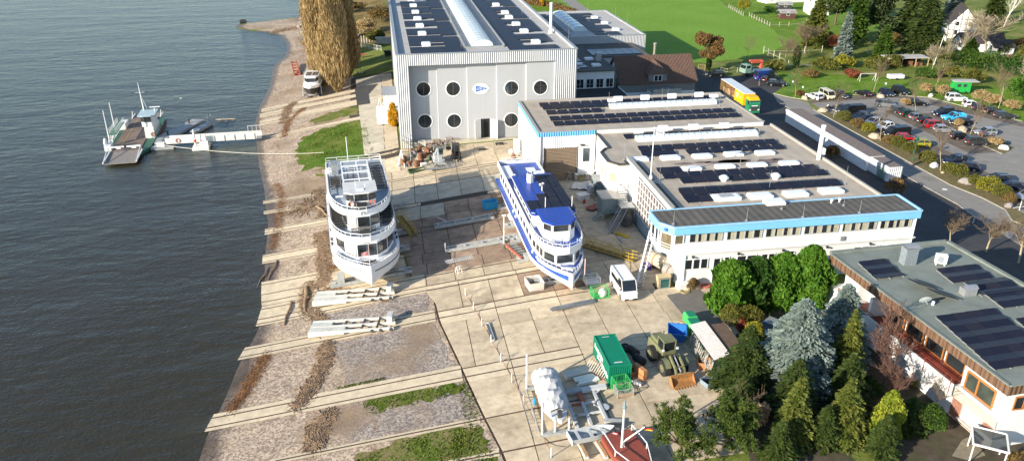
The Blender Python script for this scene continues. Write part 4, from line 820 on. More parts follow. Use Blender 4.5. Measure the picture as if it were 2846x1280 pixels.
vb=part('vent_unit',MB().box(-.7,-.5,0,.7,.5,.8).loft([[(-.85,-.5+k/6,.8+.3*math.sin(PI*k/6)) for k in range(7)],[(.85,-.5+k/6,.8+.3*math.sin(PI*k/6)) for k in range(7)]],closed=False),GREYM,T); vb.location=W(cM(1115,450),7.42)-T.location
vp=part('roof_pipe',MB().lathe((0,0,0),[(.16,0),(.16,.4),(.05,.45)],8),DOME,T); vp.location=W(cM(840,535),7.42)-T.location
# SHIPS AND RIVER CRAFT
SHW=mat('ship_white',(.80,.80,.79),.4,var=.04,scale=.8,grime=((.62,.62,.60),.35,.6,.6)); DECKG=mat('deck_grey_blue',(.30,.35,.40),.7,var=.12,scale=.8,grime=((.42,.44,.45),.5,.5,.52))
SHG=glass('ship_glass',(.03,.035,.04),.1,.7,.9); CURT=mat('ship_curtain',(.5,.5,.47),.7,var=.2,scale=3); BENCH=mat('bench_slat',(.05,.045,.04),.7,var=.3,scale=3)
ORNG=mat('lifebuoy_orange',(.62,.14,.05),.6); SBLU=mat('ship_blue',(.014,.055,.34),.35,var=.08,scale=.8); SBLD=mat('deck_blue',(.02,.075,.36),.4,var=.2,scale=.7,grime=((.06,.15,.42),.6,.45,.5)); AFR=mat('antifoul_red',(.55,.07,.03),.6,var=.15)
def hull_mesh(st,n=10):
 """st: (x, half beam deck, z deck, half beam bottom, z bottom) from stern to bow"""
 mb=MB(); rings=[]
 for x,hb,zd,hk,zk in st:
  r=[]
  for sgn in (1,-1):
   pts=[(hb,zd),(hb*.99,zd-(zd-zk)*.25),(hb*.9+hk*.1,zd-(zd-zk)*.55),(hb*.35+hk*.65,zd-(zd-zk)*.85),(hk*.85,zk)]
   if sgn<0: pts=pts[::-1]
   r+=[(x,sgn*a,b) for a,b in pts]
  rings.append(r)
 mb.loft(rings); return mb
def planform(xs,hb,z):   # closed outline list [(x,y)] from a half-beam function
 return [(x,hb(x)) for x in xs]+[(x,-hb(x)) for x in reversed(xs)]
def railing(T,pts,z0,z1,name='railing',m=None,posts=1.6,closed=False,bars=2,r=.045):
 mb=MB()
 for p,q in zip(pts,pts[1:]):
  for k in range(bars): zz=z0+(z1-z0)*(k+1)/bars; mb.bar((*p,zz),(*q,zz),r*1.6)
  L_=math.dist(p,q); n=max(1,int(L_/posts))
  for i in range(n): t_=i/n; x,y=p[0]+(q[0]-p[0])*t_,p[1]+(q[1]-p[1])*t_; mb.bar((x,y,z0),(x,y,z1),r*1.6)
 return part(name,mb,m or SHW,T)
def wallstrip(T,pts,z0,z1,t_=.08,name='bulwark',m=None):
 mb=MB()
 for p,q in zip(pts,pts[1:]): mb.bar((*p,(z0+z1)/2),(*q,(z0+z1)/2),t_,z1-z0)
 return part(name,mb,m or SHW,T)
def facewin(T,p,q,z0,z1,off=.04,pane=None,fr=.07,name='window',framem=None):
 """window on the vertical face p->q (local xy), outside on the right of p->q; frame and pane as geometry"""
 d=Vector((q[0]-p[0],q[1]-p[1],0)); L_=d.length; d.normalize(); nrm=Vector((d.y,-d.x,0)); P_=Vector((p[0],p[1],0))+nrm*off; Q_=Vector((q[0],q[1],0))+nrm*off
 mb=MB()
 for a,b in ((z0,z0),(z1,z1)): mb.bar((P_.x,P_.y,a),(Q_.x,Q_.y,a),.05,fr)
 for a in (P_,Q_): mb.bar((a.x,a.y,z0),(a.x,a.y,z1),fr,.05)
 o=part(name,mb,framem or DARKM,T); n2=nrm*.012
 part('pane',MB().add([(P_.x,P_.y,z0),(Q_.x,Q_.y,z0),(Q_.x,Q_.y,z1),(P_.x,P_.y,z1)]+[(v.x-nrm.x*.03,v.y-nrm.y*.03,z) for v,z in ((P_,z0),(Q_,z0),(Q_,z1),(P_,z1))],[(0,1,2,3),(7,6,5,4),(0,4,5,1),(1,5,6,2),(2,6,7,3),(3,7,4,0)]),pane or SHG,o); return o
def lifebuoy(T,loc,rot,r=.38):
 mb=MB(); n=16; rings=[]
 for i in range(n+1):
  a=2*PI*i/n; c=(r*math.cos(a),0,r*math.sin(a)); rings.append([((r+.08*math.cos(2*PI*k/6))*math.cos(a),.08*math.sin(2*PI*k/6),(r+.08*math.cos(2*PI*k/6))*math.sin(a)) for k in range(6)])
 mb.loft(rings,cap=False); o=part('lifebuoy',mb,ORNG,T,smooth=True); o.location=loc; o.rotation_euler=rot; return o
_bm=None
def benchmesh(w=1.9):
 mb=MB()
 for k in range(4): mb.box(-w/2,-.2+k*.12,.42,w/2,-.12+k*.12,.46)
 for k in range(3): mb.box(-w/2,.3,.55+k*.13,w/2,.33,.64+k*.13)
 me=mb.mesh('bench',BENCH); return me
def leg_frames(w): 
 mb=MB()
 for s in (-1,1): mb.box(s*w/2*.8-.03,-.2,0,s*w/2*.8+.03,.3,.42).box(s*w/2*.8-.03,.26,.42,s*w/2*.8+.03,.3,.95)
 return mb.mesh('bench_frame',GREYM)
BM=benchmesh(); BF=leg_frames(1.9)
def bench(T,loc,rz): o=inst('bench',BM,T,loc,rz); inst('bench_frame',BF,o,(0,0,0)); return o
# white excursion ship
c0=Vector((-4.85,110.3,0)); hd=math.atan2(-31,2.5)
T=thing('white_passenger_ship',c0+Vector((0,0,-2.6)),hd,'large white three deck excursion ship on the slipway nearest the river','ship')
S=2.6     # local z of main deck
def hb1(x): return 4.9 if x<5 else 4.9*max(0.02,1-((x-5)/11.2)**2.3)
st=[]
for x in list(np.linspace(-16.3,-13,3))+[-8,0,4]+list(np.linspace(6,16.15,12)):
 h=hb1(x)*(.9 if x<-15.5 else 1); t_=max(0,(x-8)/8.2); st.append((x,h,S+.05+.95*t_**1.6,max(.03,h*.78*(1-t_)**1.1),.0+ (0 if x>-13 else .6)+1.3*t_**2.5))
part('hull',hull_mesh(st),SHW,T,smooth=False)
xs=list(np.linspace(-16,4,6))+list(np.linspace(6,15.6,12))
part('main_deck',MB().prism(planform(xs,lambda x:max(.05,hb1(x)-.12),0),S-.05,[S+.02+max(0,.75*((x-8)/8.2))**1.6*.8 if x>8 else S+.02 for x in xs]+[S+.02+max(0,.75*((x-8)/8.2))**1.6*.8 if x>8 else S+.02 for x in reversed(xs)]),DECKG,T)
fx=list(np.linspace(8.5,16.1,10))
for sg_ in (1,-1):
 mb=MB(); P_=[(x,sg_*hb1(x),S+.05+.95*max(0,(x-8)/8.2)**1.6) for x in fx]
 mb.loft([[(x,y,z-.05),(x,y,z+.62),(x,y-sg_*.1,z+.62),(x,y-sg_*.1,z-.05)] for x,y,z in P_]); part('bow_bulwark',mb,SHW,T)
 mb=MB()
 for (x,y,z),(x2,y2,z2) in zip(P_,P_[1:]): mb.bar((x,y-sg_*.1,z+.95),(x2,y2-sg_*.1,z2+.95),.06).bar((x,y-sg_*.1,z+.6),(x,y-sg_*.1,z+.95),.05)
 part('bow_rail',mb,SHW,T)
 part('rubbing_strake',MB().tube([(x,sg_*(hb1(x)+.02),S-.25+.9*max(0,(x-8)/8.2)**1.6) for x in xs],.07,5),mat('strake_dark',(.06,.06,.07),.6),T)
 for k,x in enumerate((-10,-5,0,3.5,5.)): part('bollard',MB().lathe((x,sg_*(hb1(x)-.3),S),[(.14,0),(.14,.3),(.2,.32),(.2,.42)],8),DARKM,T)
# lower saloon: faceted glazed front
fr=[(-15.,3.9),(6.5,3.9),(9.2,2.9),(10.9,1.35),(10.9,-1.35),(9.2,-2.9),(6.5,-3.9),(-15.,-3.9)]
part('saloon',MB().prism(fr,S,S+2.7),SHW,T)
def facet(T,a,b,z0,z1,n=1,**k):
 for i in range(n):
  t0=(i+.06)/n; t1=(i+.94)/n; facewin(T,(a[0]+(b[0]-a[0])*t0,a[1]+(b[1]-a[1])*t0),(a[0]+(b[0]-a[0])*t1,a[1]+(b[1]-a[1])*t1),z0,z1,**k)
for i,(a,b) in enumerate(zip(fr[1:6],fr[2:7])): facet(T,b,a,S+.7,S+2.35,n=2 if i==2 else 1,pane=CURT if i in (3,) else SHG)
for sg_ in (1,-1):
 for k in range(9):
  xa=-14+k*2.25; p,q=((xa,sg_*3.9),(xa+1.9,sg_*3.9)); facewin(T,*( (q,p) if sg_>0 else (p,q)),S+.7,S+2.2)
# mid deck
def hb2(x): return 4.6 if x<3 else 4.6*max(.05,math.sqrt(max(0,1-((x-3)/7.9)**2.4)))
xm=list(np.linspace(-15.6,3,6))+list(np.linspace(4.2,10.85,11)); out=planform(xm,hb2,0)
part('mid_deck',MB().prism(out,S+2.7,S+2.85),DECKG,T)
ring=[(x,hb2(x)) for x in xm]+[(x,-hb2(x)) for x in reversed(xm)]
ringf=[p for p in ring]
wallstrip(T,ringf,S+2.45,S+3.45,.1,'mid_bulwark'); railing(T,[(p[0]*.992,p[1]*.98) for p in ringf],S+3.45,S+3.85,'mid_rail',bars=1,posts=1.5)
fr2=[(-12.,2.7),(4.6,2.7),(6.5,2.2),(7.4,.9),(7.4,-.9),(6.5,-2.2),(4.6,-2.7),(-12.,-2.7)]
part('upper_saloon',MB().prism(fr2,S+2.85,S+5.15),SHW,T)
for i,(a,b) in enumerate(zip(fr2[1:6],fr2[2:7])): facet(T,b,a,S+3.55,S+4.95,pane=CURT if i==3 else SHG)
for sg_ in (1,-1):
 for k in range(6): xa=-11+k*2.5; p,q=((xa,sg_*2.7),(xa+2.1,sg_*2.7)); facewin(T,*((q,p) if sg_>0 else (p,q)),S+3.6,S+4.9)
random.seed(11)
for k in range(7):
 x=.5+k*.95; bench(T,(x,(hb2(x)-1.05),S+2.85),R(90)); bench(T,(x,-(hb2(x)-1.05),S+2.85),R(90))
bench(T,(8.4,.6,S+2.85),R(90)); bench(T,(8.4,-.9,S+2.85),R(90)); bench(T,(9.1,.0,S+2.85),R(90))
# top deck
def hb3(x): return 4.45 if x<-2 else 4.45*max(.05,math.sqrt(max(0,1-((x+2)/9.15)**2.6)))
xt=list(np.linspace(-15.2,-2,6))+list(np.linspace(-1,7.1,11)); rg3=[(x,hb3(x)) for x in xt]+[(x,-hb3(x)) for x in reversed(xt)]
part('top_deck',MB().prism(rg3,S+5.15,S+5.3),DECKG,T)
wallstrip(T,[p for p in rg3 if p[0]>-1.5],S+4.85,S+5.75,.1,'top_bulwark'); wallstrip(T,rg3+[rg3[0]],S+5.1,S+5.42,.12,'deck_edge')
railing(T,[(p[0]*.985,p[1]*.98) for p in rg3]+[(rg3[0][0]*.985,rg3[0][1]*.98)],S+5.3,S+6.25,'top_rail',bars=2,posts=1.5)
wh=[(.9,2.05),(4.2,2.05),(4.75,1.),(4.75,-1.),(4.2,-2.05),(.9,-2.05)]
W_=part('wheelhouse',MB().prism(wh,S+5.3,S+7.5),SHW,T); part('wheelhouse_roof',MB().prism([(.5,2.35),(4.6,2.35),(5.25,1.2),(5.25,-1.2),(4.6,-2.35),(.5,-2.35)],S+7.5,S+7.68),mat('roof_off_white',(.66,.65,.62),.6,var=.1,grime=((.5,.48,.44),.5,1.2)),T)
for a,b in zip(wh[1:4],wh[2:5]): facet(T,b,a,S+6.35,S+7.35,pane=SHG)
for sg_ in (1,-1): p,q=((1.3,sg_*2.05),(4.,sg_*2.05)); facewin(T,*((q,p) if sg_>0 else (p,q)),S+6.35,S+7.35)
lifebuoy(T,(5.0,1.55,S+5.95),(0,0,R(90))); lifebuoy(T,(4.95,-1.2,S+5.9),(0,0,R(90)))
part('deck_box',MB().box(4.85,-.7,S+5.3,5.45,.7,S+6.15),mat('black_box',(.03,.03,.03),.6),T); part('wing_window',MB().box(2.9,-3.5,S+6.6,3.5,-2.4,S+6.66),SHW,T)
part('roof_mast',MB().tube([(3.2,-.6,S+7.68),(3.2,-.6,S+8.9)],.03,5).tube([(3.6,.7,S+7.68),(3.6,.7,S+8.4)],.03,5).box(3.5,-.5,S+7.68,4.3,.5,S+7.78),SHW,T)
# pergola frame, benches and gear aft
for x in (-1.2,-4.2,-7.2,-9.4): part('pergola_beam',MB().bar((x,1.9,S+7.4),(x,-2.1,S+7.4),.22,.12),SHW,T)
for y in (1.9,.2,-2.1): part('pergola_runner',MB().bar((.5,y,S+7.3),(-9.6,y,S+7.3),.16,.12),SHW,T)
pp=MB()
for x in (-1.2,-4.2,-7.2,-9.4):
 for y in (1.9,-2.1): pp.bar((x,y,S+5.3),(x,y,S+7.3),.09)
part('pergola_posts',pp,SHW,T); railing(T,[(-1.,1.9),(-9.6,1.9),(-9.6,-2.1),(-1,-2.1)],S+5.3,S+6.3,'stair_rail',bars=3,posts=1.)
part('stairwell_shade',MB().box(-8.8,-1.8,S+5.31,-1.6,1.6,S+5.33),mat('stair_shade',(.2,.21,.23),.7),T)  # flat plate on the uncut deck, stairwell shade put into its colour
for k in range(9): bench(T,(-.8-k*1.28,3.2,S+5.3),R(90))
for k in range(4): bench(T,(-3.2-k*.95,-3.25,S+5.3),R(90))
part('locker',MB().box(-10.8,-3.6,S+5.3,-9.4,-2.6,S+7.1).box(-11,-3.7,S+7.1,-9.2,-2.5,S+7.2),GREYM,T); part('tarp_bundle',MB().lathe((-10.4,-4.,S+5.3),[(.6,0),(.65,.4),(.4,.8),(.1,.95)],9),SHW,T)
part('stern_flagstaff',MB().tube([(-15.3,-.8,S+5.3),(-16.2,-.8,S+9.2)],.05,6),SHW,T); part('stern_mast',MB().tube([(-15.2,-3.,S+5.3),(-15.2,-3.,S+7.7)],.06,6),DARKM,T)
part('bow_flagstaff',MB().tube([(15.4,0,S+.8),(15.7,0,S+4.6)],[.06,.03],6),mat('staff_red_white',(.75,.55,.53),.5),T); fl=MB().loft([[(15.55+.03*math.sin(6*t_),-.1-.9*t_,S+3.6-.25*t_-z_) for z_ in (0,.3,.55)] for t_ in np.linspace(0,1,6)],closed=False); part('bow_flag',fl,mat('flag_red_white',(.55,.25,.25),.8,var=.6,scale=2.5),T)
part('windlass',MB().tube([(13.2,-.8,S+.75),(13.2,.8,S+.75)],.22,8).box(12.9,-1.,S+.3,13.5,-.7,S+.95).box(12.9,.7,S+.3,13.5,1.,S+.95),DARKM,T)
part('emblem',MB().loft([[(7.02,.35*math.cos(a_)*f_,S+5.35+.35*math.sin(a_)*f_) for a_ in np.linspace(0,2*PI,14)] for f_ in (.55,1.)],cap=False).xf(Matrix.Translation((.22,0,0))),mat('emblem_grey',(.2,.22,.24),.6),T)
# carriages under the ship
CAR=mat('carriage_steel',(.36,.37,.36),.55,var=.2,scale=1.5,grime=((.16,.10,.06),.6,1.,.55))
def carriage(name,x0,x1,Y,label,zt,group='slipway carriages under the ships'):
 z0=gz((x0+x1)/2,Y); c=thing(name,((x0+x1)/2,Y,z0),0,label,'carriage',group)
 def zz(x): return gz(x,Y)
 pw('beam',MB().bar((x0,Y-.55,zz(x0)+.35),(x1,Y-.55,zz(x1)+.35),.3,.4).bar((x0,Y+.55,zz(x0)+.35),(x1,Y+.55,zz(x1)+.35),.3,.4),CAR,c)
 for k in range(4):
  x=x0+(x1-x0)*(.06+.29*k); pw('cross_beam',MB().bar((x,Y-.5,zz(x)+.38),(x,Y+.5,zz(x)+.38),.25,.25),CAR,c)
  pw('wheel',MB().tube([(x,Y-.62,zz(x)+.2),(x,Y-.42,zz(x)+.2)],.2,10).tube([(x,Y+.42,zz(x)+.2),(x,Y+.62,zz(x)+.2)],.2,10),DARKM,c)
 if zt is not None: pw('keel_block',MB().box(x0+1,Y-.4,zz(x0)+.5,x0+2.,Y+.4,zt).box((x0+x1)/2-.5,Y-.4,zz((x0+x1)/2)+.5,(x0+x1)/2+.5,Y+.4,zt).box(x1-2,Y-.4,zz(x1)+.45,x1-1,Y+.4,max(zt,zz(x1)+.7)),CAR,c)
 return c
for Y,l in ((100.9,'grey slip carriage beneath the bow of the white ship'),(108.2,'grey slip carriage under the forward hull of the white ship'),(114,'grey slip carriage under the middle of the white ship'),(124.6,'grey slip carriage under the stern of the white ship')): carriage('slip_carriage',-9.5,2.,Y,l,-2.5)
# blue and white excursion ship
c0=Vector((21.15,104.4,0)); T=thing('blue_passenger_ship',c0+Vector((0,0,.0)),-PI/2+R(1.2),'blue and white excursion ship with solar panels on its blue roof','ship')
def hbb(x): return 3.55 if x<8 else 3.55*max(.02,1-((x-8)/11.1)**2.4)
D=1.75; st=[]
for x in list(np.linspace(-18.9,-15,3))+[-8,0,6]+list(np.linspace(9,19.,12)):
 h=hbb(x)*(.92 if x<-18 else 1); t_=max(0,(x-10)/9); st.append((x,h,D+.75*t_**1.5,max(.03,h*.8*(1-t_)**1.1),-.1+(0 if x>-15 else .7)+.75*t_**3))
hl=part('hull',hull_mesh(st),SHW,T)
part('red_forefoot',MB().loft([[(x,h_*1.03,z_) for h_,z_ in ((w_,zt_),(0.02,-.15+max(0,(x-17))*.35),(-w_,zt_))] for x,w_,zt_ in ((12.,1.4,.32),(15,.8,.42),(17,.38,.5),(18.35,.05,.62))]),AFR,T)
xs=list(np.linspace(-18.6,6,6))+list(np.linspace(8,18.6,12))
part('main_deck',MB().prism(planform(xs,lambda x:max(.05,hbb(x)+.02),0),D+.0,[D+.06+.7*max(0,(x-10)/9)**1.5 for x in xs]+[D+.06+.7*max(0,(x-10)/9)**1.5 for x in reversed(xs)]),SBLD,T)
for sg_ in (1,-1):
 P_=[(x,sg_*hbb(x),D+.7*max(0,(x-10)/9)**1.5) for x in list(np.linspace(12.5,19.05,9))]
 part('bow_bulwark',MB().loft([[(x,y,z-.05),(x,y*1.01,z+.55),(x,y-sg_*.1,z+.55),(x,y-sg_*.1,z-.05)] for x,y,z in P_]),SHW,T)
 mb=MB()
 for (x,y,z),(x2,y2,z2) in zip(P_,P_[1:]): mb.bar((x,y-sg_*.1,z+.95),(x2,y2-sg_*.1,z2+.95),.06).bar((x,y-sg_*.1,z+.5),(x,y-sg_*.1,z+.95),.05)
 part('bow_rail',mb,SHW,T)
 part('rubbing_strake',MB().tube([(x,sg_*(hbb(x)+.03),D-.12+.7*max(0,(x-10)/9)**1.5) for x in xs[:-5]],.1,5),SBLU,T)
 for x in (10,11.8,-2,-4): part('bollard',MB().lathe((x,sg_*(hbb(x)-.25),D+.05),[(.12,0),(.12,.25),(.17,.27),(.17,.36)],8),SHW,T)
fr=[(-17.6,3.0),(9.,3.0),(13.2,2.45),(15.0,1.25),(15.0,-1.25),(13.2,-2.45),(9.,-3.0),(-17.6,-3.0)]
part('saloon',MB().prism(fr,D+.06,D+2.5),SHW,T)
WF=SHW
for i,(a,b) in enumerate(zip(fr[2:5],fr[3:6])): facet(T,b,a,D+.75,D+1.95,framem=WF,n=1)
for sg_ in (1,-1):
 facet(T,*(((13.2,2.45),(9.,3.0)) if sg_>0 else ((9.,-3.0),(13.2,-2.45))),D+.75,D+1.95,n=3,framem=WF)
 for k in range(12): xa=-17+k*2.15; p,q=((xa,sg_*3.),(xa+1.8,sg_*3.)); facewin(T,*((q,p) if sg_>0 else (p,q)),D+.8,D+1.95,framem=WF)
def hbu(x): return 3.25 if x<9 else 3.25*max(.05,math.sqrt(max(0,1-((x-9)/6.6)**2.6)))
xu=list(np.linspace(-18.3,8,7))+list(np.linspace(9.5,15.55,10)); rgu=[(x,hbu(x)) for x in xu]+[(x,-hbu(x)) for x in reversed(xu)]
part('upper_deck',MB().prism(rgu,D+2.5,D+2.62),SBLD,T); wallstrip(T,rgu+[rgu[0]],D+2.3,D+3.25,.09,'upper_bulwark'); railing(T,[(p[0]*.99,p[1]*.98) for p in rgu if p[0]>6],D+3.25,D+3.55,'upper_rail',bars=1,posts=1.2)
fr2=[(-6.2,2.75),(7.6,2.75),(7.6,-2.75),(-6.2,-2.75)]; part('upper_saloon',MB().prism(fr2,D+2.62,D+4.85),SHW,T)
for sg_ in (1,-1):
 for k in range(6): xa=-5.8+k*2.2; p,q=((xa,sg_*2.75),(xa+1.85,sg_*2.75)); facewin(T,*((q,p) if sg_>0 else (p,q)),D+3.4,D+4.5,framem=WF)
rp=[(-6.6,2.7),(-6.3,3.1),(8.2,3.15),(8.7,2.7),(8.7,-2.7),(8.2,-3.15),(-6.3,-3.1),(-6.6,-2.7)]
part('blue_roof',MB().prism(rp,D+4.86,D+5.0),SBLU,T); part('roof_trim',MB().prism([(x*1.006,y*1.015) for x,y in rp],D+4.74,D+4.86),SHW,T)
wh=[(7.7,2.15),(11.3,2.15),(12.5,1.2),(12.5,-1.2),(11.3,-2.15),(7.7,-2.15)]
part('wheelhouse',MB().prism(wh,D+2.62,D+5.2),SHW,T)
part('wheelhouse_roof',MB().loft([[(x*1.0,y*f_,z_) for x,y in [(7.6,2.35),(11.5,2.35),(12.9,1.3),(12.9,-1.3),(11.5,-2.35),(7.6,-2.35)]] for f_,z_ in ((1.,D+5.2),(1.02,D+5.34),(.9,D+5.46))]),SBLU,T)
for a,b in zip(wh[1:4],wh[2:5]): facet(T,b,a,D+4.1,D+5.05,framem=WF)
for k in range(5): part('roof_seam',MB().box(-6,-2.6+k*1.3,D+5.0,8,-2.54+k*1.3,D+5.05),SBLU,T)
pv2=pvmesh(1.62,1.0,0.)
def shippv(x0,y0,nx_,ny_):
 for i in range(nx_):
  for j in range(ny_): inst('solar_panel',pv2,T,(x0+i*1.04,y0+j*1.66,D+4.98),R(90))
shippv(-5.3,1.,13,1); shippv(-5.3,2.45,13,1); shippv(4.4,-2.2,3,1); shippv(4.4,-.75,3,1); shippv(2.2,-.35,2,1)
part('exhaust_funnel',MB().loft([[(x*f_-3.6,y*f_-.9,z_) for x,y in ((-.6,.35),(.5,.45),(.7,0),(.5,-.45),(-.6,-.35))] for f_,z_ in ((1.,D+5.),(.95,D+6.),(.8,D+6.25))]),SHW,T); part('funnel_top',MB().lathe((-3.7,-.9,D+6.25),[(.2,0),(.2,.12)],8),DARKM,T)
part('radar_mast',MB().tube([(.4,.1,D+5.),(.4,.1,D+6.1)],.07,6).lathe((.1,.3,D+5.9),[(.2,0),(.2,.2),(.05,.3)],8).lathe((.6,-.2,D+6.),[(.17,0),(.17,.2),(.05,.3)],8),SHW,T)
for x,y in ((6.6,-.8),(6.8,2.9)): part('lamp_post',MB().tube([(x,y,D+5.),(x,y,D+6.6)],.05,6),SHW,T)
part('nav_lights',MB().tube([(8.3,-2.6,D+5.1),(8.3,-3.1,D+5.2)],.06,5),SHW,T)
rnd=random.Random(4); sp=MB()
for k in range(26):
 x=rnd.uniform(12.7,15.1); y=rnd.uniform(-2.4,2.4)
 if abs(y)>hbu(x)-.4: continue
 part('stanchion',MB().tube([(x,y,D+2.62),(x,y,D+3.25)],.03,5),SHW,T)
part('bow_winch',MB().box(16.4,-.5,D+.4,17.1,.5,D+.9).tube([(16.75,-.9,D+.8),(16.75,.9,D+.8)],.14,8),SHW,T)
for k in range(4): part('stern_step',MB().box(-16.5+k*1.4,-3.1,D+2.7,-15.3+k*1.4,-1.7,D+3.0),SHW,T)
wallstrip(T,[(-12,-1.6),(-7,-1.6)],D+2.6,D+3.2,.08,'stair_side'); railing(T,[(-17.8,2.8),(-17.8,-2.8)],D+3.25,D+3.9,'stern_rail',bars=2)
part('stern_cabinet',MB().box(-11.5,1.4,D+2.62,-9.6,2.8,D+3.7).box(-9.4,1.6,D+2.62,-8.4,2.6,D+3.3),SHW,T); part('stern_table',MB().box(-14.2,.6,D+3.2,-12.6,2.,D+3.28).box(-13.6,1.1,D+2.62,-13.2,1.5,D+3.2),SHW,T)
part('side_fender',MB().tube([(-4.2,-3.8,1.3),(-3.,-3.8,1.3)],.35,10),SHW,T); part('bow_staff',MB().tube([(18.2,1.8,D+.5),(18.2,1.8,D+2.8)],.05,6),mat('staff_red_white',(.75,.55,.53),.5),T)
for Y,l in ((90.6,'grey slip carriage beneath the bow of the blue ship'),(98.,'grey slip carriage under the forward hull of the blue ship'),(104.4,'grey slip carriage under the middle of the blue ship'),(109.6,'grey slip carriage under the after hull of the blue ship'),(117,'grey slip carriage under the stern of the blue ship')): carriage('slip_carriage',16.6,25.5,Y,l,-.15)
# river ferry
a=W((338,446),-5.2); b=W((415,318),-5.2); hd=math.atan2(a.y-b.y,a.x-b.x); mid=(a+b)/2; L_=(a-b).length
T=thing('river_ferry',(mid.x,mid.y,ZW),hd,'small car ferry with brown deck and white wheelhouse moored in the river','ferry')
FG=mat('ferry_green',(.03,.12,.075),.6,var=.15); FD=mat('ferry_deck',(.20,.145,.115),.85,var=.2,scale=.8,grime=[((.29,.23,.19),.6,.5,.5),((.1,.08,.07),.5,.9,.56)]); FW=mat('ferry_white',(.72,.73,.71),.5,var=.08,grime=((.5,.5,.46),.4,.8,.55)); FRP=mat('ferry_rail_green',(.10,.22,.14),.6)
h2=L_/2
part('hull',hull_mesh([(-h2+2,2.6,.55,2.,-.8),(-h2+5,4.3,.7,3.8,-1.),(0,4.4,.7,4,-1.),(h2-8,4.3,.7,3.8,-1.),(h2-5,2.8,.6,2.,-.8)]),FG,T)
part('boot_stripe',MB().prism([(-h2+4,4.42),(h2-8.5,4.42),(h2-8.5,-4.42),(-h2+4,-4.42)],-.1,.12),AFR,T)
part('vehicle_deck',MB().box(-h2+3,-3.3,.7,h2-6,2.5,.82),FD,T)
for sgn,x0,x1 in ((1,h2-6,h2+1.2),(-1,-h2+3,-h2-1.)):
 part('ramp',MB().add([(x0,-3.2,.82),(x0,2.9,.82),(x1,2.9,.55),(x1,-3.2,.55),(x0,-3.2,.6),(x0,2.9,.6),(x1,2.9,.4),(x1,-3.2,.4)],[(0,1,2,3),(7,6,5,4),(0,4,5,1),(1,5,6,2),(2,6,7,3),(3,7,4,0)]),mat('ramp_grey',(.23,.21,.19),.8,var=.2,grime=((.3,.24,.19),.5,.9)),T)
 for y in (-3.3,3.0): part('ramp_arm',MB().bar((x0,y,.9),(x1,y,.75),.2,.3).bar((x0+.4*sgn,y,.9),(x0+1.4*sgn,y,2.1),.12).bar((x1,y,.75),(x0+1.4*sgn,y,2.1),.1),FW,T)
part('barrier',MB().bar((h2-6.2,-3.,1.7),(h2-6.2,-.5,1.7),.2,.3).bar((h2-6.2,0.,1.7),(h2-6.2,2.8,1.7),.2,.3).obox((h2-6.1,-1.6,1.5),(.08,.9,.5)).obox((h2-6.1,1.4,1.5),(.08,.9,.5)),FW,T)
for k in range(24): part('tread_mark',MB().box(-h2+4+k*.95,-1.95,.824,-h2+4.45+k*.95,-1.6,.85),mat('tread_yellow',(.35,.26,.10),.8),T) if k<23 else None
# gallery side (far left in the picture)
GL=thing; gal=part('gallery',MB().box(-4.5,-4.4,2.6,5.,-3.0,2.75),FRP,T)
gp=MB()
for x in np.arange(-4.5,5.1,1.2):
 for y in (-4.35,-3.05): gp.bar((x,y,2.7),(x,y,3.75),.07)
 gp.bar((x,-4.3,.7),(x,-4.3,2.6),.1)
for y in (-4.35,-3.05):
 for z in (3.2,3.75): gp.bar((-4.5,y,z),(5.,y,z),.07)
part('gallery_rail',gp,FW,gal)
for x in (5.3,-1.): part('side_mast',MB().tube([(x,-4.4,.7),(x,-4.4,8.2)],[.13,.07],6),FW,T)
part('gallery_stair',MB().bar((5.2,-4.3,2.6),(7.4,-4.3,.8),.1,.3).bar((5.2,-3.5,2.6),(7.4,-3.5,.8),.1,.3),FW,T)
for k in range(7): part('stair_tread',MB().box(5.3+k*.3,-4.3,2.5-k*.26,5.55+k*.3,-3.5,2.55-k*.26),FW,T)
part('deck_locker',MB().box(7.8,-4.5,.7,10.2,-3.2,1.9),FW,T); part('vent_drum',MB().lathe((9,-4.4,1.9),[(.35,0),(.35,.7),(.1,.9)],8).lathe((8.2,-4.5,1.9),[(.3,0),(.3,.9),(.1,1.1)],8),FW,T); part('aft_locker',MB().box(-9,-4.4,.7,-5.2,-3.1,2.),FW,T)
# wheelhouse tower
part('bridge_base',MB().box(-3.5,2.4,.7,2.8,4.3,3.1),FW,T); part('bridge',MB().prism([(-1.8,1.9),(1.6,1.9),(2.1,2.6),(2.1,4.),(1.6,4.6),(-1.8,4.6)],3.1,5.6),FW,T)
for p,q in (((2.1,4.),(2.1,2.6)),((2.1,2.6),(1.6,1.9)),((1.4,1.9),(-1.6,1.9))): facewin(T,q,p,4.2,5.3)
facewin(T,(1.,2.38),(2.4,2.38),1.1,2.9); part('bridge_roof',MB().prism([(-2.6,1.4),(2.4,1.4),(2.9,2.5),(2.9,4.2),(2.4,5.),(-2.6,5.)],5.6,5.78),mat('bridge_roof_blue',(.40,.52,.55),.6),T)
part('radar_scanner',MB().box(-.8,3.6,6.7,-.4,5.8,6.85).tube([(-.6,4.6,5.78),(-.6,4.6,6.7)],.08,6),FW,T)
mm=MB().tube([(-2.,2.1,5.6),(-2.2,1.9,12.)],[.16,.05],6).bar((-2.1,1.,9.8),(-2.1,2.9,9.8),.06).bar((-2.1,2.1,9.),(-3.2,2.6,5.7),.05); part('signal_mast',mm,FW,T)
rgf=MB()
for x in np.arange(-10,8,1.3): rgf.bar((x,4.35,.7),(x,4.35,1.8),.06)
for z in (1.25,1.8): rgf.bar((-10,4.35,z),(7,4.35,z),.06)
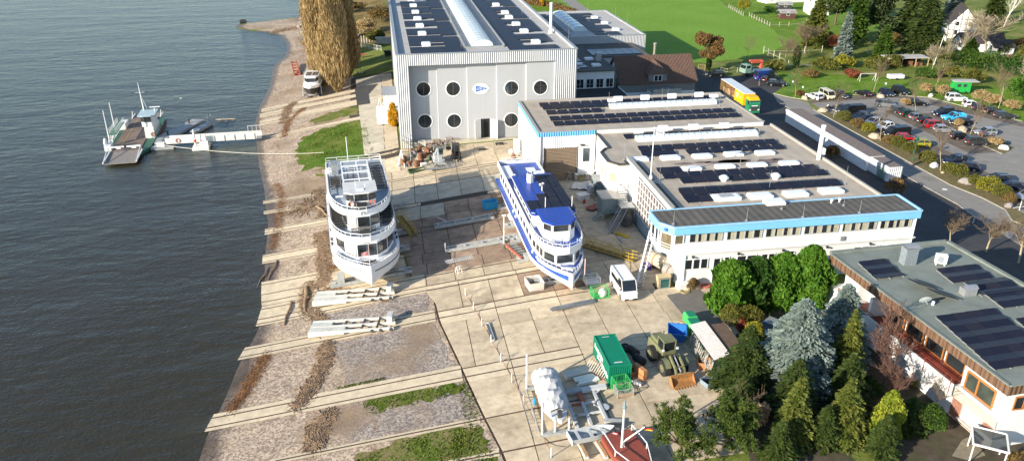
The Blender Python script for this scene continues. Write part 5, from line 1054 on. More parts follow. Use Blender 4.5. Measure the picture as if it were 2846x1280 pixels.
part('deck_rail',rgf,FRP,T); part('liferaft',MB().tube([(-5.5,3.6,2.2),(-4.,3.6,2.2)],.5,10).box(-5.8,3.,.7,-3.8,4.2,1.8),FW,T); lifebuoy(T,(2.9,4.,1.6),(0,0,R(90)),.4)
# gangway bridge, floats and mooring line
a=W((463,398),-5.); b=W((728,382),-5.); a=Vector((a.x,a.y,-4.9)); b=Vector((b.x,b.y,-4.7)); hd=math.atan2(b.y-a.y,b.x-a.x); L_=(b-a).length
T=thing('gangway_bridge',(a.x,a.y,-4.9),hd,'long white walled footbridge leading from the ferry to the bank','bridge'); GW=mat('gangway_cream',(.74,.73,.66),.6,var=.06,grime=((.55,.53,.45),.4,.8,.56))
part('deck',MB().box(0,-.9,0,L_,.9,.15),GREYM,T)
part('side_wall',MB().box(0,-1.,.0,L_-1,-.9,1.25),GW,T); part('side_wall',MB().box(.6,.9,.0,L_,1.,1.25),GW,T)
for k in range(5): part('wall_rib',MB().box(L_*.5+k*2.1,-1.14,.0,L_*.5+.12+k*2.1,-1.0,1.25),GW,T)
part('end_gate',MB().bar((L_-2.8,.8,1.2),(L_-2.8,.8,2.5),.07).bar((L_-2.8,.8,2.5),(L_-.2,.8,2.5),.07).bar((L_-.2,.8,2.5),(L_-.2,.8,1.2),.07).bar((L_-1.9,.8,1.3),(L_-1.9,.8,2.5),.06).bar((L_-1.,.8,1.3),(L_-1.,.8,2.5),.06).bar((L_-2.8,.8,1.3),(L_-.2,.8,1.3),.06),FW,T)
lifebuoy(T,(2.6,-1.08,.65),(0,0,0),.42); part('notice',MB().box(3.4,-1.05,.4,4.5,-1.0,.95),WTRIM,T)
q=W((560,408),-5.6); T2=thing('mooring_float',(q.x,q.y,ZW),hd,'cream box float with white piles carrying the footbridge','float')
part('box_hull',MB().box(-1.7,-1.6,-.5,1.7,3.4,.55),GW,T2); part('pile',MB().tube([(-1.1,-.2,.5),(-1.1,-.2,4.3)],.2,8),FW,T2); part('bollard',MB().tube([(0,.6,.5),(0,.6,2.9)],.14,8),FW,T2); part('bollard',MB().tube([(1.,.5,.5),(1.,.5,2.9)],.14,8),FW,T2); part('cabinet',MB().box(-.2,-.4,.55,1.5,.5,1.5),FW,T2); part('red_ring',MB().lathe((-1.1,-.2,1.5),[(.3,0),(.36,.3),(.3,.6)],10),ORNG,T2)
q=W((562,358),ZW); T3=thing('work_skiff',(q.x,q.y,ZW),hd+R(66),'narrow grey work skiff tied beside the footbridge','boat'); part('hull',hull_mesh([(-4,.6,.6,.5,-.1),(-2,.95,.6,.8,-.15),(2,.95,.6,.8,-.15),(4.2,.35,.75,.2,.2)]),CAR,T3); part('thwart',MB().box(-2.4,-.8,.61,-2.,.8,.66).box(.2,-.8,.61,.6,.8,.66),FW,T3); part('post',MB().tube([(3.4,-.4,.6),(3.4,-.4,2.6)],.09,6).tube([(3.4,.4,.6),(3.4,.4,2.6)],.09,6),GREYM,T3)
q=W((490,370),ZW); T4=thing('grey_pontoon',(q.x,q.y,ZW),hd+R(66),'dark grey landing pontoon lying along the side of the ferry','pontoon'); part('box_hull',MB().box(-9,-1.5,-.4,9,1.5,.6),CAR,T4); part('bollard',MB().lathe((-3,0,.6),[(.2,0),(.2,.7),(.3,.75),(.3,.9)],8),DARKM,T4); part('bollard',MB().lathe((6,.5,.6),[(.2,0),(.2,.7),(.3,.75),(.3,.9)],8),DARKM,T4)
q=W((455,412),ZW); T5=thing('stepped_float',(q.x,q.y,ZW),hd,'small grey float with white box below the end of the footbridge','float'); part('box_hull',MB().box(-2.4,-1.,-.4,2.2,1.,.5),CAR,T5); part('white_box',MB().box(-1.2,-.6,.5,.4,.4,1.4),FW,T5)
p0=W((430,400),-4.3); pts=[p0.lerp(W((900,425)),t_)+Vector((0,0,-1.6*math.sin(PI*t_)*.6)) for t_ in np.linspace(0,1,12)]
pts=[Vector((p.x,p.y,max(p.z,gz(p.x,p.y)+.12,ZW+.05))) for p in pts]
solo('mooring_rope',MB().tube([p-p0 for p in pts],.06,5),mat('rope_pale',(.6,.57,.48),.8),p0,0,'pale mooring rope running from the ferry to the grassy bank','rope')
# cabin cruiser on trailer
q=W((872,262)); T=thing('cabin_cruiser',(q.x,q.y,q.z),R(-92),'white cabin cruiser with dark underwater hull standing on a trailer ashore','boat')
def hbc(x): return 2.15 if x<1 else 2.15*max(.03,1-((x-1)/5)**2.2)
st=[(x,hbc(x),3.1+.5*max(0,x/6)**2,max(.03,hbc(x)*.6),.9+.9*max(0,x/6)**3) for x in (-5.5,-3,0,1.5,3,4,5,5.8)]
part('hull',hull_mesh([(x,h,zd-.55,k,zk) for x,h,zd,k,zk in st]),mat('boat_black',(.02,.02,.022),.5),T); part('topsides',MB().loft([[(x,h*1.0,zd-.6),(x,h*1.02,zd),(x,-h*1.02,zd),(x,-h,zd-.6)] for x,h,zd,k,zk in st]),SHW,T)
cb=[(-4.8,1.85),(1.2,1.8),(2.2,1.2),(2.2,-1.2),(1.2,-1.8),(-4.8,-1.85)]; part('cabin',MB().loft([[(x,y,z) for x,y in cb] if z<4 else [(x-.35 if x>0 else x,y*.9,z) for x,y in cb] for z in (3.05,4.9)]),SHW,T)
for a_,b_ in zip(cb[1:4],cb[2:5]): facewin(T,b_,a_,3.6,4.6,off=-.12)
part('cabin_roof',MB().prism([(-5,1.85),(1.,1.8),(1.9,1.1),(1.9,-1.1),(1.,-1.8),(-5,-1.85)],4.9,5.02),SHW,T); part('roof_windows',MB().box(-3.2,-1.5,5.02,.6,-.15,5.07).box(-3.2,.15,5.02,.6,1.5,5.07),GLASSM,T)
railing(T,[(5.5,.5),(3.6,1.6),(1.5,2.)],3.4,4.2,'pulpit',bars=1); railing(T,[(5.5,-.5),(3.6,-1.6),(1.5,-2.)],3.4,4.2,'pulpit',bars=1)
part('cradle',MB().bar((-4,-1.6,.5),(4,-1.6,.5),.25).bar((-4,1.6,.5),(4,1.6,.5),.25).bar((-3,-2.,.5),(-3,2.,.5),.3).bar((2.5,-2.,.5),(2.5,2.,.5),.3).bar((2.5,-2.4,.4),(2.5,-2.2,3.),.2).bar((2.5,2.4,.4),(2.5,2.2,3.),.2).bar((-3,-2.4,.4),(-3,-2.2,5.2),.18),CAR,T)
for x in (-3,2.5):
 for y in (-1.9,1.9): part('wheel',MB().tube([(x,y-.12,.4),(x,y+.12,.4)],.4,12),DARKM,T)
q=W((820,205)); T=thing('red_ramp_frame',(q.x,q.y,q.z),0,'long red steel ramp frame propped beside the cabin cruiser','frame'); RS=mat('red_steel',(.40,.09,.045),.6,var=.15)
for dx in (-.8,.8): part('beam',MB().bar((dx-1.,9.5,1.4),(dx+.9,-3.,.4),.3,.5),RS,T)
for k in range(5): part('cross_beam',MB().bar((-1.8+k*.42,9-k*2.8,1.3-k*.2),(-.1+k*.42,9-k*2.8,1.3-k*.2),.2,.3),RS,T)
# VEHICLES AND PEOPLE
TYRE=mat('tyre_rubber',(.018,.018,.018),.9,var=.2); RIM=mat('wheel_rim',(.42,.43,.44),.35,metal=.7,var=.1); CGL=glass('car_glass',(.018,.022,.026),.06,.4,.8); BLK=mat('black_plastic',(.02,.02,.021),.6,var=.15)
HLT=mat('headlamp',(.75,.77,.78),.15,var=.05); TLT=mat('tail_lamp',(.42,.02,.02),.25,var=.1); PLATE=mat('number_plate',(.75,.75,.72),.5,var=.05)
def paint(name,rgb,metal=.25): return mat('paint_'+name,rgb,.28,metal=metal,var=.05,scale=1.2,grime=((rgb[0]*.8+.03,rgb[1]*.8+.028,rgb[2]*.8+.022),.3,2.,.55),spec=.6)
CT={ # L,W,H,belt, windscreen base, roof front, roof rear, tail base, nose z, tail z, wheel r
'hatch':(4.1,1.76,1.50,.93,.20,.02,-.36,-.485,.70,.95,.31),'estate':(4.65,1.80,1.48,.93,.17,-.01,-.41,-.49,.70,.95,.32),'sedan':(4.5,1.78,1.44,.92,.18,.0,-.27,-.40,.70,.94,.32),
'suv':(4.6,1.88,1.78,1.06,.21,.04,-.42,-.49,.88,1.06,.37),'minivan':(4.4,1.82,1.70,1.0,.29,.08,-.41,-.49,.78,1.0,.33),'van':(5.1,1.95,1.98,1.12,.37,.21,-.47,-.495,.86,1.12,.34),
'coupe':(4.3,1.78,1.32,.86,.17,-.03,-.22,-.40,.68,.92,.32),'pickup':(4.9,1.75,1.65,1.0,.17,.04,-.12,-.16,.85,.98,.35),'bigvan':(5.6,2.05,2.55,1.30,.40,.28,-.485,-.495,1.0,1.30,.35),'t3':(4.5,1.84,1.95,1.08,.47,.36,-.44,-.49,.9,1.05,.33)}
_cars={}
def car_proto(kind):
 if kind in _cars: return _cars[kind]
 L_,Wd,Ht,be,wb,rf,rr,tb,nz,tz,wr=CT[kind]; h=Wd/2; P={}
 st=[(-.5,.42,tz*.92,.90),(-.47,.24,tz,.96),(tb,.2,be,.985),(-.2,.18,be,1.),(wb,.18,be-.02,1.),(wb+(.5-wb)*.55,.2,(be+nz)/2+.03,.98),(.46,.22,nz,.93),(.5,.36,nz*.82,.84)]
 mb=MB()
 rings=[[(x*L_,-h*w_*.96,z0),(x*L_,-h*w_,z0+(z1-z0)*.45),(x*L_,-h*w_*.97,z1-.09),(x*L_,-h*w_*.9,z1),(x*L_,h*w_*.9,z1),(x*L_,h*w_*.97,z1-.09),(x*L_,h*w_,z0+(z1-z0)*.45),(x*L_,h*w_*.96,z0)] for x,z0,z1,w_ in st]
 mb.loft(rings)
 if kind=='pickup': mb.box(-.49*L_,-h*.92,be,-.16*L_,-h*.84,be+.32).box(-.49*L_,h*.84,be,-.16*L_,h*.92,be+.32).box(-.49*L_,-h*.84,be,-.475*L_,h*.84,be+.32)
 P['body']=(mb,None)
 t=.78 if kind not in ('van','bigvan','t3') else .88
 gb=MB().loft([[(tb*L_,-h*.9,be-.02),(wb*L_,-h*.9,be-.02),(wb*L_,h*.9,be-.02),(tb*L_,h*.9,be-.02)],[(rr*L_,-h*t,Ht-.05),(rf*L_,-h*t,Ht-.05),(rf*L_,h*t,Ht-.05),(rr*L_,h*t,Ht-.05)]]); P['windows']=(gb,CGL)
 rb=MB().loft([[(rr*L_-.03,-h*t-.02,Ht-.07),(rf*L_+.02,-h*t-.02,Ht-.07),(rf*L_+.02,h*t+.02,Ht-.07),(rr*L_-.03,h*t+.02,Ht-.07)],[(rr*L_+.05,-h*t*.92,Ht),(rf*L_-.08,-h*t*.92,Ht),(rf*L_-.08,h*t*.92,Ht),(rr*L_+.05,h*t*.92,Ht)]]); 
 def side(x,s,z):   # point on greenhouse side at belt (z=0) / roof (z=1)
  return Vector((x,s*h*(.9+(t-.9)*z)*1.012,be-.02+(Ht-.06-be)*z))
 for s in (-1,1):
  for xb,xt in ((wb*L_,rf*L_),(tb*L_,rr*L_),((wb*.45+tb*.55)*L_,(rf*.45+rr*.55)*L_)): rb.bar(side(xb,s,0),side(xt,s,1),.07,.09)
  if kind in ('van','bigvan'):
   xb0,xb1=(wb*.62+tb*.38)*L_,tb*L_+.02; a,b_,c,d=side(xb0,s,0),side(xb1,s,0),side(xb1,s,.98),side(xb0,s,.98); o=Vector((0,s*.012,0)); rb.quad(a+o,b_+o,c+o,d+o)
 P['roof']=(rb,None)
 bb=MB().box(-.505*L_,-h*.86,.3,-.488*L_,h*.86,.55).box(.478*L_,-h*.80,.28,.503*L_,h*.80,.5)
 for s in (-1,1):
  for x in (.31*L_,-.30*L_):
   bb.loft([[(x+(wr+.06)*math.cos(a),s*(h*1.0)+dy,wr+(wr+.06)*math.sin(a)) for a in np.linspace(0,PI,9)] for dy in (-.02*s,.012*s)],closed=False)
   bb.add([(x+(wr+.05)*math.cos(a),s*(h*1.004),wr+(wr+.05)*math.sin(a)) for a in np.linspace(0,PI,9)],[tuple(range(9))])
 bb.box(rf*L_*.2,-h-.12,be+.02,rf*L_*.2+.02,-h-.1,be+.04)
 P['trim']=(bb,BLK)
 meshes={k:v[0].mesh(k,v[1] or paint('white',(.78,.78,.77),0)) for k,v in P.items()}
 meshes['wheel']=MB().tube([(0,-.1,0),(0,.1,0)],wr,16).mesh('wheel',TYRE); meshes['rim']=MB().tube([(0,-.11,0),(0,.11,0)],wr*.66,10).mesh('rim',RIM)
 meshes['headlight']=MB().box(-.16,-.19,-.07,.05,.19,.07).mesh('headlight',HLT); meshes['taillight']=MB().box(-.04,-.13,-.14,.1,.13,.14).mesh('taillight',TLT); meshes['plate']=MB().box(-.012,-.26,-.06,.012,.26,.06).mesh('number_plate',PLATE); meshes['mirror']=MB().box(-.08,-.1,-.07,.08,.1,.07).mesh('mirror',BLK)
 _cars[kind]=(meshes,CT[kind]); return _cars[kind]
def car(kind,a,b,pm,label,cat='car',group='cars on the parking area',z=.03,name='parked_car',rails=False):
 me,(L_,Wd,Ht,be,wb,rf,rr,tb,nz,tz,wr)=car_proto(kind); c=(a+b)/2; hd=math.atan2(b.y-a.y,b.x-a.x)
 T=thing(name,(c.x,c.y,z),hd,label,cat,group)
 for k in ('body','roof'):
  o=link(k,me[k],T); o.material_slots[0].link='OBJECT'; o.material_slots[0].material=pm
 link('windows',me['windows'],T); link('trim',me['trim'],T)
 h=Wd/2
 for sx in (.31,-.30):
  for s in (-1,1): w_=link('wheel',me['wheel'],T,(sx*L_,s*(h-.08),wr)); link('rim',me['rim'],w_)
 for s in (-1,1):
  link('headlight',me['headlight'],T,(.478*L_,s*h*.66,nz*.86)); link('taillight',me['taillight'],T,(-.495*L_,s*h*.74,tz*.84)); link('mirror',me['mirror'],T,(wb*L_*.82,s*(h+.08),be+.06))
 link('number_plate',me['plate'],T,(.508*L_,0,.45)); link('number_plate',me['plate'],T,(-.512*L_,0,.62))
 if rails:
  for s in (-1,1): part('roof_rail',MB().bar((rf*L_-.3,s*h*.68,Ht+.04),(rr*L_+.2,s*h*.68,Ht+.04),.04),GREYM,T)
 return T
pW=paint('white',(.78,.78,.77),0); pK=paint('black',(.012,.012,.014)); pDB=paint('dark_blue',(.012,.018,.045)); pDG=paint('dark_grey',(.05,.052,.055)); pG=paint('grey',(.20,.21,.22)); pS=paint('silver',(.44,.46,.48),.5); pR=paint('red',(.42,.012,.02),.1); pLB=paint('light_blue',(.05,.42,.72),0); pLM=paint('lime',(.32,.30,.02),.1); pCR=paint('cream',(.66,.60,.42),0); pGN=paint('dark_green',(.015,.05,.03)); pB=paint('blue',(.012,.05,.24),.1)
CARS=[('estate',cJ,(335,345),(150,280),pW,'long white estate car parked beside the cream camper van',0),
('t3',cJ,(375,265),(515,335),pCR,'cream old camper van next to the white estate',0),
('hatch',cJ,(600,260),(735,325),pDG,'dark grey hatchback half hidden by a thin tree beside the camper van',0),
('coupe',cJ,(1120,285),(940,235),pK,'black coupe parked alone at the lawn edge showing red tail lamps',0),
('hatch',cJ,(1320,225),(1510,295),pDB,'dark blue compact car between the boulder and the black pickup',0),
('suv',cJ,(1520,195),(1740,280),pK,'tall black off-roader parked at the lawn beside the dark blue compact',0),
('minivan',cJ,(1225,430),(1555,455),pG,'grey minivan standing in the middle lane of the car park',0),
('hatch',cK,(40,420),(275,425),pK,'black hatchback in front of the bare round bush in the top row',0),
('sedan',cJ,(740,490),(600,545),pDG,'dark grey saloon behind the thin tree next to the motorcycle',0),
('van',cJ,(1040,545),(680,560),pK,'black delivery van next to the motorcycle and first round bush',0),
('estate',cJ,(1125,620),(815,655),pDB,'navy estate car just below the black delivery van',1),
('sedan',cJ,(1190,665),(915,695),pDB,'navy saloon beside the reddish bush in the left row',0),
('estate',cJ,(1310,710),(1050,755),pS,'silver estate car between the navy saloon and the white car',0),
('hatch',cJ,(1530,775),(1200,835),pW,'white hatchback squeezed beside the large black van',0),
('van',cJ,(1770,900),(1360,930),pK,'large black van behind the yellow bush and pale boulder',0),
('hatch',cJ,(1590,985),(1870,1000),pR,'red hatchback parked between the black van and lime car',0),
('hatch',cK,(345,1085),(15,1075),pLM,'lime yellow small car beside the green lamp post',0),
('estate',cJ,(1500,535),(1790,555),pDG,'charcoal estate at the top end of the middle row',1),
('hatch',cJ,(1640,605),(1890,590),pGN,'dark green hatchback second in the middle row',0),
('hatch',cK,(50,660),(320,645),pG,'mid grey hatchback third in the middle row',0),
('sedan',cK,(190,715),(450,695),pK,'black saloon next to the red minivan',0),
('minivan',cK,(310,785),(590,785),pR,'red minivan in the middle row of the car park',0),
('hatch',cK,(440,850),(740,850),pS,'silver hatchback beside the red minivan',0),
('suv',cK,(750,570),(400,605),pDB,'dark blue suv behind the light blue pickup',0),
('pickup',cK,(940,650),(545,660),pLB,'bright light blue pickup truck in the car park',0),
('sedan',cK,(1030,725),(680,735),pK,'black saloon behind the bare bush below the blue pickup',0),
('suv',cK,(615,345),(965,350),pW,'white boxy off-roader in front of the green trailer hut',1),
('hatch',cK,(905,445),(1190,450),pW,'white hatchback in the upper right row below the boxy off-roader',0),
('hatch',cK,(1070,500),(1300,500),pDG,'dark grey hatchback next to the white one in the upper right row',0),
('sedan',cK,(1260,560),(1490,535),pK,'black saloon with red tail lamps in the upper right row',0),
('estate',cK,(1385,620),(1770,630),pDG,'dark grey estate at the end of the upper right row',0),
('hatch',cK,(1430,890),(1075,900),pS,'silver hatchback parked alone in the right hand lane',0),
('hatch',cK,(730,965),(1000,960),pK,'black hatchback nose to the planting island',0),
('minivan',cK,(900,1060),(1330,1050),pDG,'dark brown minivan nearest the planting island tip',0),
('estate',cL,(820,290),(480,345),pDB,'dark blue estate behind the white painted stone',1),
('hatch',cL,(970,430),(690,390),pDB,'dark compact car behind the pair of round bushes',0),
('estate',cL,(1415,590),(1050,570),pDB,'dark blue estate with silver roof rails behind the yellow bush',1),
('sedan',cL,(1560,690),(1290,670),pDB,'dark car half hidden behind the large yellow bush',0),
('hatch',cL,(1850,790),(1490,850),pS,'silver small car at the right picture edge by the round bush',0),
('estate',cI,(455,395),(135,400),pK,'black estate parked alone beside the field fence',0),
('suv',cI,(1120,520),(1420,450),pK,'dark off-roader with open tailgate next to the blue van',0),
('estate',cI,(1210,560),(1600,580),pK,'black estate parked nearest the lamp post in the north yard',1)]
for kind,cr,r_,f_,pm,lab,rl in CARS: car(kind,W(cr(*r_),0),W(cr(*f_),0),pm,lab,rails=bool(rl),group='cars in the north yard' if cr is cI else 'cars on the parking area')
car('bigvan',W(cI(985,485),0),W(cI(1390,440),0),pB,'blue high roofed van beside the crane lorry','van',None,name='blue_van')
yv=crop(1450,700,.1941)
a=W(yv(1395,480)); b=W(yv(1520,668)); T=car('bigvan',a,b,pW,'white minibus van parked on the concrete yard behind the blue ship','van',None,z=gz(*((a+b)/2).xy)+.08,name='white_van')
for k in range(9): part('roof_rib',MB().box(-2.4+k*.45,-.8,2.55,-2.33+k*.45,.8,2.59),WTRIM,T)
for y in (-.82,.82): part('roof_rail',MB().bar((-2.5,y,2.62),(1.6,y,2.62),.06),GREYM,T)
for s in (-1,1): part('side_window',MB().box(-2.3,s*.975-.01,1.35,1.1,s*.975+.01,1.95),CGL,T)
# motorcycle
q=W(cJ(500,500),0); T=thing('motorcycle',(q.x,q.y,0.03),R(150),'dark motorcycle with chrome parts beside the first boulder','motorcycle')
for x in (-.7,.7): part('wheel',MB().tube([(x,-.06,.32),(x,.06,.32)],.32,14),TYRE,T)
part('body',MB().loft([[(x,-w_,z0),(x,w_,z0),(x,w_*.7,z1),(x,-w_*.7,z1)] for x,w_,z0,z1 in ((-.7,.1,.6,.8),(-.2,.16,.35,.82),(.2,.18,.35,.98),(.55,.12,.5,.9))]),pK,T); part('fairing',MB().obox((.6,0,1.05),(.2,.35,.35),0,R(-25)),HLT,T); part('handlebar',MB().tube([(.45,-.38,1.08),(.5,0,1.02),(.45,.38,1.08)],.02,5),GREYM,T); part('luggage_box',MB().box(-.85,-.2,.82,-.4,.2,1.1),BLK,T)
# yellow and green lorry
a=W(cI(385,425),4.); b=W(cI(835,712),4.); dv=(b-a).xy; hd=math.atan2(dv[1],dv[0]); n_=Vector((math.cos(hd),math.sin(hd))); r_=Vector((-n_.y,n_.x))
ctr=b.xy+r_*1.25; T=thing('curtain_side_lorry',(ctr.x,ctr.y,.02),hd,'yellow curtain sided lorry with green and yellow cab beside the workshop','lorry')
YEL=mat('lorry_yellow',(.72,.42,.01),.5,var=.06); LGR=mat('lorry_green',(.02,.22,.10),.4,var=.06); Lt=min(13.6,(b-a).length); LWH=mat('lorry_roof',(.62,.66,.70),.5,var=.05)
part('trailer_roof',MB().box(-Lt,-1.27,3.88,0,1.27,4.),LWH,T); part('trailer_floor',MB().box(-Lt,-1.25,1.15,0,1.25,1.35),DARKM,T); part('headboard',MB().box(-.06,-1.25,1.35,0,1.25,3.88),YEL,T); part('rear_door',MB().box(-Lt,-1.25,1.35,-Lt+.06,1.25,3.88),mat('trailer_inside',(.22,.15,.06),.7,var=.2),T)
part('left_curtain',MB().box(-Lt+.06,1.2,1.35,-.06,1.25,3.88),YEL,T); part('side_curtain',MB().loft([[(-5.2+.5*k,-1.25-.06*math.sin(k*2.2),1.3),(-5.2+.5*k,-1.25-.06*math.sin(k*2.2),3.88)] for k in range(11)],closed=False),YEL,T)
cu=MB()
for k,(x,z,w_,h_) in enumerate(((-4.2,2.9,.9,.35),(-3.9,2.3,.5,.8),(-2.9,2.7,.35,1.1),(-2.2,2.4,.4,.5))): cu.box(x,-1.34,z,x+w_,-1.325,z+h_)
part('curtain_print',cu,mat('curtain_print_white',(.75,.62,.45),.6,var=.5,scale=2),T)
for x in (-Lt+2.6,-Lt+6.): part('post',MB().box(x,-1.25,1.35,x+.12,-1.15,3.88),DARKM,T)
part('cargo',MB().box(-Lt+1,-.9,1.36,-Lt+3,.9,2.4).box(-Lt+3.6,-.9,1.36,-Lt+6.,.9,2.7).box(-Lt+6.4,-.8,1.36,-Lt+8.2,.8,2.),mat('cargo_mixed',(.35,.22,.12),.7,var=.6,scale=1.2),T)
part('cab',MB().loft([[(.9,-1.22,.9),(3.0,-1.22,.9),(3.0,1.22,.9),(.9,1.22,.9)],[(.9,-1.22,2.6),(3.02,-1.22,2.5),(3.02,1.22,2.5),(.9,1.22,2.6)],[(.9,-1.2,3.2),(2.75,-1.2,3.15),(2.75,1.2,3.15),(.9,1.2,3.2)]]),LGR,T)
part('cab_roof',MB().loft([[(.9,-1.2,3.2),(2.78,-1.2,3.15),(2.78,1.2,3.15),(.9,1.2,3.2)],[(1.,-1.1,3.85),(2.1,-1.05,3.75),(2.1,1.05,3.75),(1.,1.1,3.85)]]),YEL,T)
part('windscreen',MB().add([(3.03,-1.1,2.25),(3.03,1.1,2.25),(2.82,1.08,3.1),(2.82,-1.08,3.1),(3.0,-1.1,2.25),(3.0,1.1,2.25),(2.78,1.08,3.1),(2.78,-1.08,3.1)],[(0,1,2,3),(7,6,5,4),(0,4,5,1),(1,5,6,2),(2,6,7,3),(3,7,4,0)]),CGL,T)
part('grille',MB().box(3.021,-.9,.95,3.06,.9,1.9),DARKM,T); part('bumper',MB().box(2.9,-1.22,.45,3.1,1.22,.9),LGR,T); part('sign_strip',MB().box(3.03,-.7,1.95,3.06,.7,2.15),HLT,T)
for s in (-1,1): part('headlight',MB().box(3.03,s*.95-.2,1.,3.08,s*.95+.2,1.3),HLT,T); part('side_window',MB().box(1.9,s*1.215-.01,2.3,2.7,s*1.215+.01,3.05),CGL,T); part('mirror',MB().box(2.6,s*1.45-.08,2.3,2.75,s*1.45+.08,3.1),DARKM,T)
for x in (2.2,-.6,-Lt+2,-Lt+3.3,-Lt+4.6):
 for s in (-1,1): part('wheel',MB().tube([(x,s*1.-.16,.5),(x,s*1.+.16,.5)],.5,14),TYRE,T)
# crane lorry
a=W(cI(1190,350),0); b=W(cI(770,400),0); hd=math.atan2(b.y-a.y,b.x-a.x); c=(a+b)/2
T=thing('crane_lorry',(c.x,c.y,.02),hd,'pale green lorry with folded red loading crane in the north yard','lorry'); PG=mat('lorry_pale_green',(.22,.34,.27),.5,var=.1); CRR=mat('crane_red',(.72,.13,.07),.5,var=.08)
part('cab',MB().loft([[(1.7,-1.2,.9),(3.6,-1.2,.9),(3.6,1.2,.9),(1.7,1.2,.9)],[(1.7,-1.2,2.1),(3.6,-1.2,2.0),(3.6,1.2,2.0),(1.7,1.2,2.1)],[(1.8,-1.1,3.),(3.2,-1.1,2.95),(3.2,1.1,2.95),(1.8,1.1,3.)]]),PG,T)
part('windscreen',MB().add([(3.62,-1.05,2.05),(3.62,1.05,2.05),(3.27,1.,2.85),(3.27,-1.,2.85)],[(0,1,2,3)]),CGL,T)
for s in (-1,1): part('side_window',MB().box(2.1,s*1.17-.02,2.1,3.2,s*1.17+.02,2.8),CGL,T)
part('bumper',MB().box(3.5,-1.2,.5,3.75,1.2,.95),DARKM,T); part('bed',MB().box(-4,-1.2,1.1,1.5,1.2,1.3).box(-4,-1.2,1.3,1.,-1.1,1.8).box(-4,1.1,1.3,1.,1.2,1.8),PG,T)
part('crane_column',MB().box(-2.6,-.4,1.3,-1.9,.4,3.6),CRR,T); part('crane_boom',MB().bar((-2.3,0,3.6),(1.6,0,3.8),.45,.4).bar((-2.,.3,3.2),(1.2,.3,3.35),.3,.3),CRR,T)
for x in (2.6,-1.6,-2.9):
 for s in (-1,1): part('wheel',MB().tube([(x,s*1.-.18,.52),(x,s*1.+.18,.52)],.52,14),TYRE,T)
# wheel loader in faded camouflage
ld=crop(1640,900,.1812); q=W(ld(1170,640)); T=thing('wheel_loader',(q.x,q.y,gz(q.x,q.y)+.06),R(-82),'camouflage painted wheel loader with rusty toothed bucket on the yard','loader')
CAMO=mat('camouflage_paint',(.17,.18,.09),.7,var=.1,scale=2,grime=[((.10,.085,.04),.9,.7,.5),((.2,.10,.06),.8,.55,.57)]); CAMD=mat('camouflage_dark',(.03,.032,.022),.75,var=.2); RUST=mat('rust_bucket',(.36,.17,.055),.85,var=.3,scale=2,grime=((.2,.09,.03),.6,1.5,.5))
wm=MB().tube([(0,-.32,0),(0,.32,0)],.85,18); 
for k in range(18):
 a_=2*PI*k/18; wm.obox((.84*math.cos(a_),0,.84*math.sin(a_)),(.09,.62,.11),0,-a_)
wm=wm.mesh('wheel',TYRE); rm=MB().tube([(0,-.34,0),(0,.34,0)],.45,12).mesh('rim',CAMO)
for x in (1.45,-1.55):
 for s in (-1,1): o=inst('wheel',wm,T,(x,s*1.05,.85)); inst('rim',rm,o,(0,0,0))
part('rear_body',MB().loft([[(x,-w_,z0),(x,w_,z0),(x,w_*.9,z1),(x,-w_*.9,z1)] for x,w_,z0,z1 in ((-3.3,.75,.8,1.8),(-2.8,.85,.7,2.05),(-.9,.85,.7,2.1))]),CAMO,T); part('front_frame',MB().box(.2,-.5,.7,2.0,.5,1.5).box(1.2,-.45,1.5,1.7,-.3,2.3).box(1.2,.3,1.5,1.7,.45,2.3),CAMD,T)
part('cab',MB().box(-1.1,-.75,1.6,.35,.75,2.1).box(-1.1,-.75,3.2,.4,.75,3.35),CAMO,T); part('cab_windows',MB().box(-1.,-.68,2.1,.28,.68,3.2),CGL,T)
for x in (-1.05,.3):
 for y in (-.7,.7): part('cab_post',MB().box(x-.06,y-.05,2.1,x+.06,y+.05,3.2),CAMO,T)
part('exhaust',MB().tube([(-1.9,.4,2.0),(-1.9,.4,3.2)],.07,8),DARKM,T); part('engine_cover',MB().box(-2.9,-.6,2.05,-1.2,.6,2.5),CAMO,T)
for s in (-1,1): part('lift_arm',MB().bar((1.35,s*.5,2.2),(2.7,s*.5,1.5),.16,.35).bar((2.7,s*.5,1.5),(3.25,s*.5,.6),.16,.32),CAMO,T); part('headlight',MB().obox((.5,s*.85,2.4),(.15,.22,.22)),HLT,T); part('mudguard',MB().loft([[(1.45+1.05*math.cos(a_),s*1.05-.33,.85+1.05*math.sin(a_)),(1.45+1.05*math.cos(a_),s*1.05+.33,.85+1.05*math.sin(a_))] for a_ in np.linspace(.5,2.6,7)],closed=False),CAMO,T)
part('tilt_cylinder',MB().tube([(1.4,0,2.2),(3.1,0,1.2)],.09,8),GREYM,T); part('arm_cross_tube',MB().tube([(2.6,-.5,1.5),(2.6,.5,1.5)],.1,8),CAMO,T)
part('bucket',MB().loft([[(3.25+.1,y,1.15),(3.2,y,.5),(3.35,y,.1),(4.2,y,.06),(4.2,y,.12),(3.45,y,.2),(3.3,y,.5),(3.4,y,1.15)] for y in (-1.3,1.3)]).add([(3.3,-1.32,1.1),(3.2,-1.32,.1),(4.2,-1.32,.06),(3.3,-1.28,1.1),(3.2,-1.28,.1),(4.2,-1.28,.06)],[(0,1,2),(5,4,3),(0,3,4,1),(1,4,5,2),(2,5,3,0)]).add([(3.3,1.32,1.1),(3.2,1.32,.1),(4.2,1.32,.06),(3.3,1.28,1.1),(3.2,1.28,.1),(4.2,1.28,.06)],[(2,1,0),(3,4,5),(1,4,3,0),(2,5,4,1),(0,3,5,2)]),RUST,T)
for k in range(8): part('bucket_tooth',MB().obox((4.3,-1.2+k*.343,.09),(.28,.09,.07)),RUST,T)
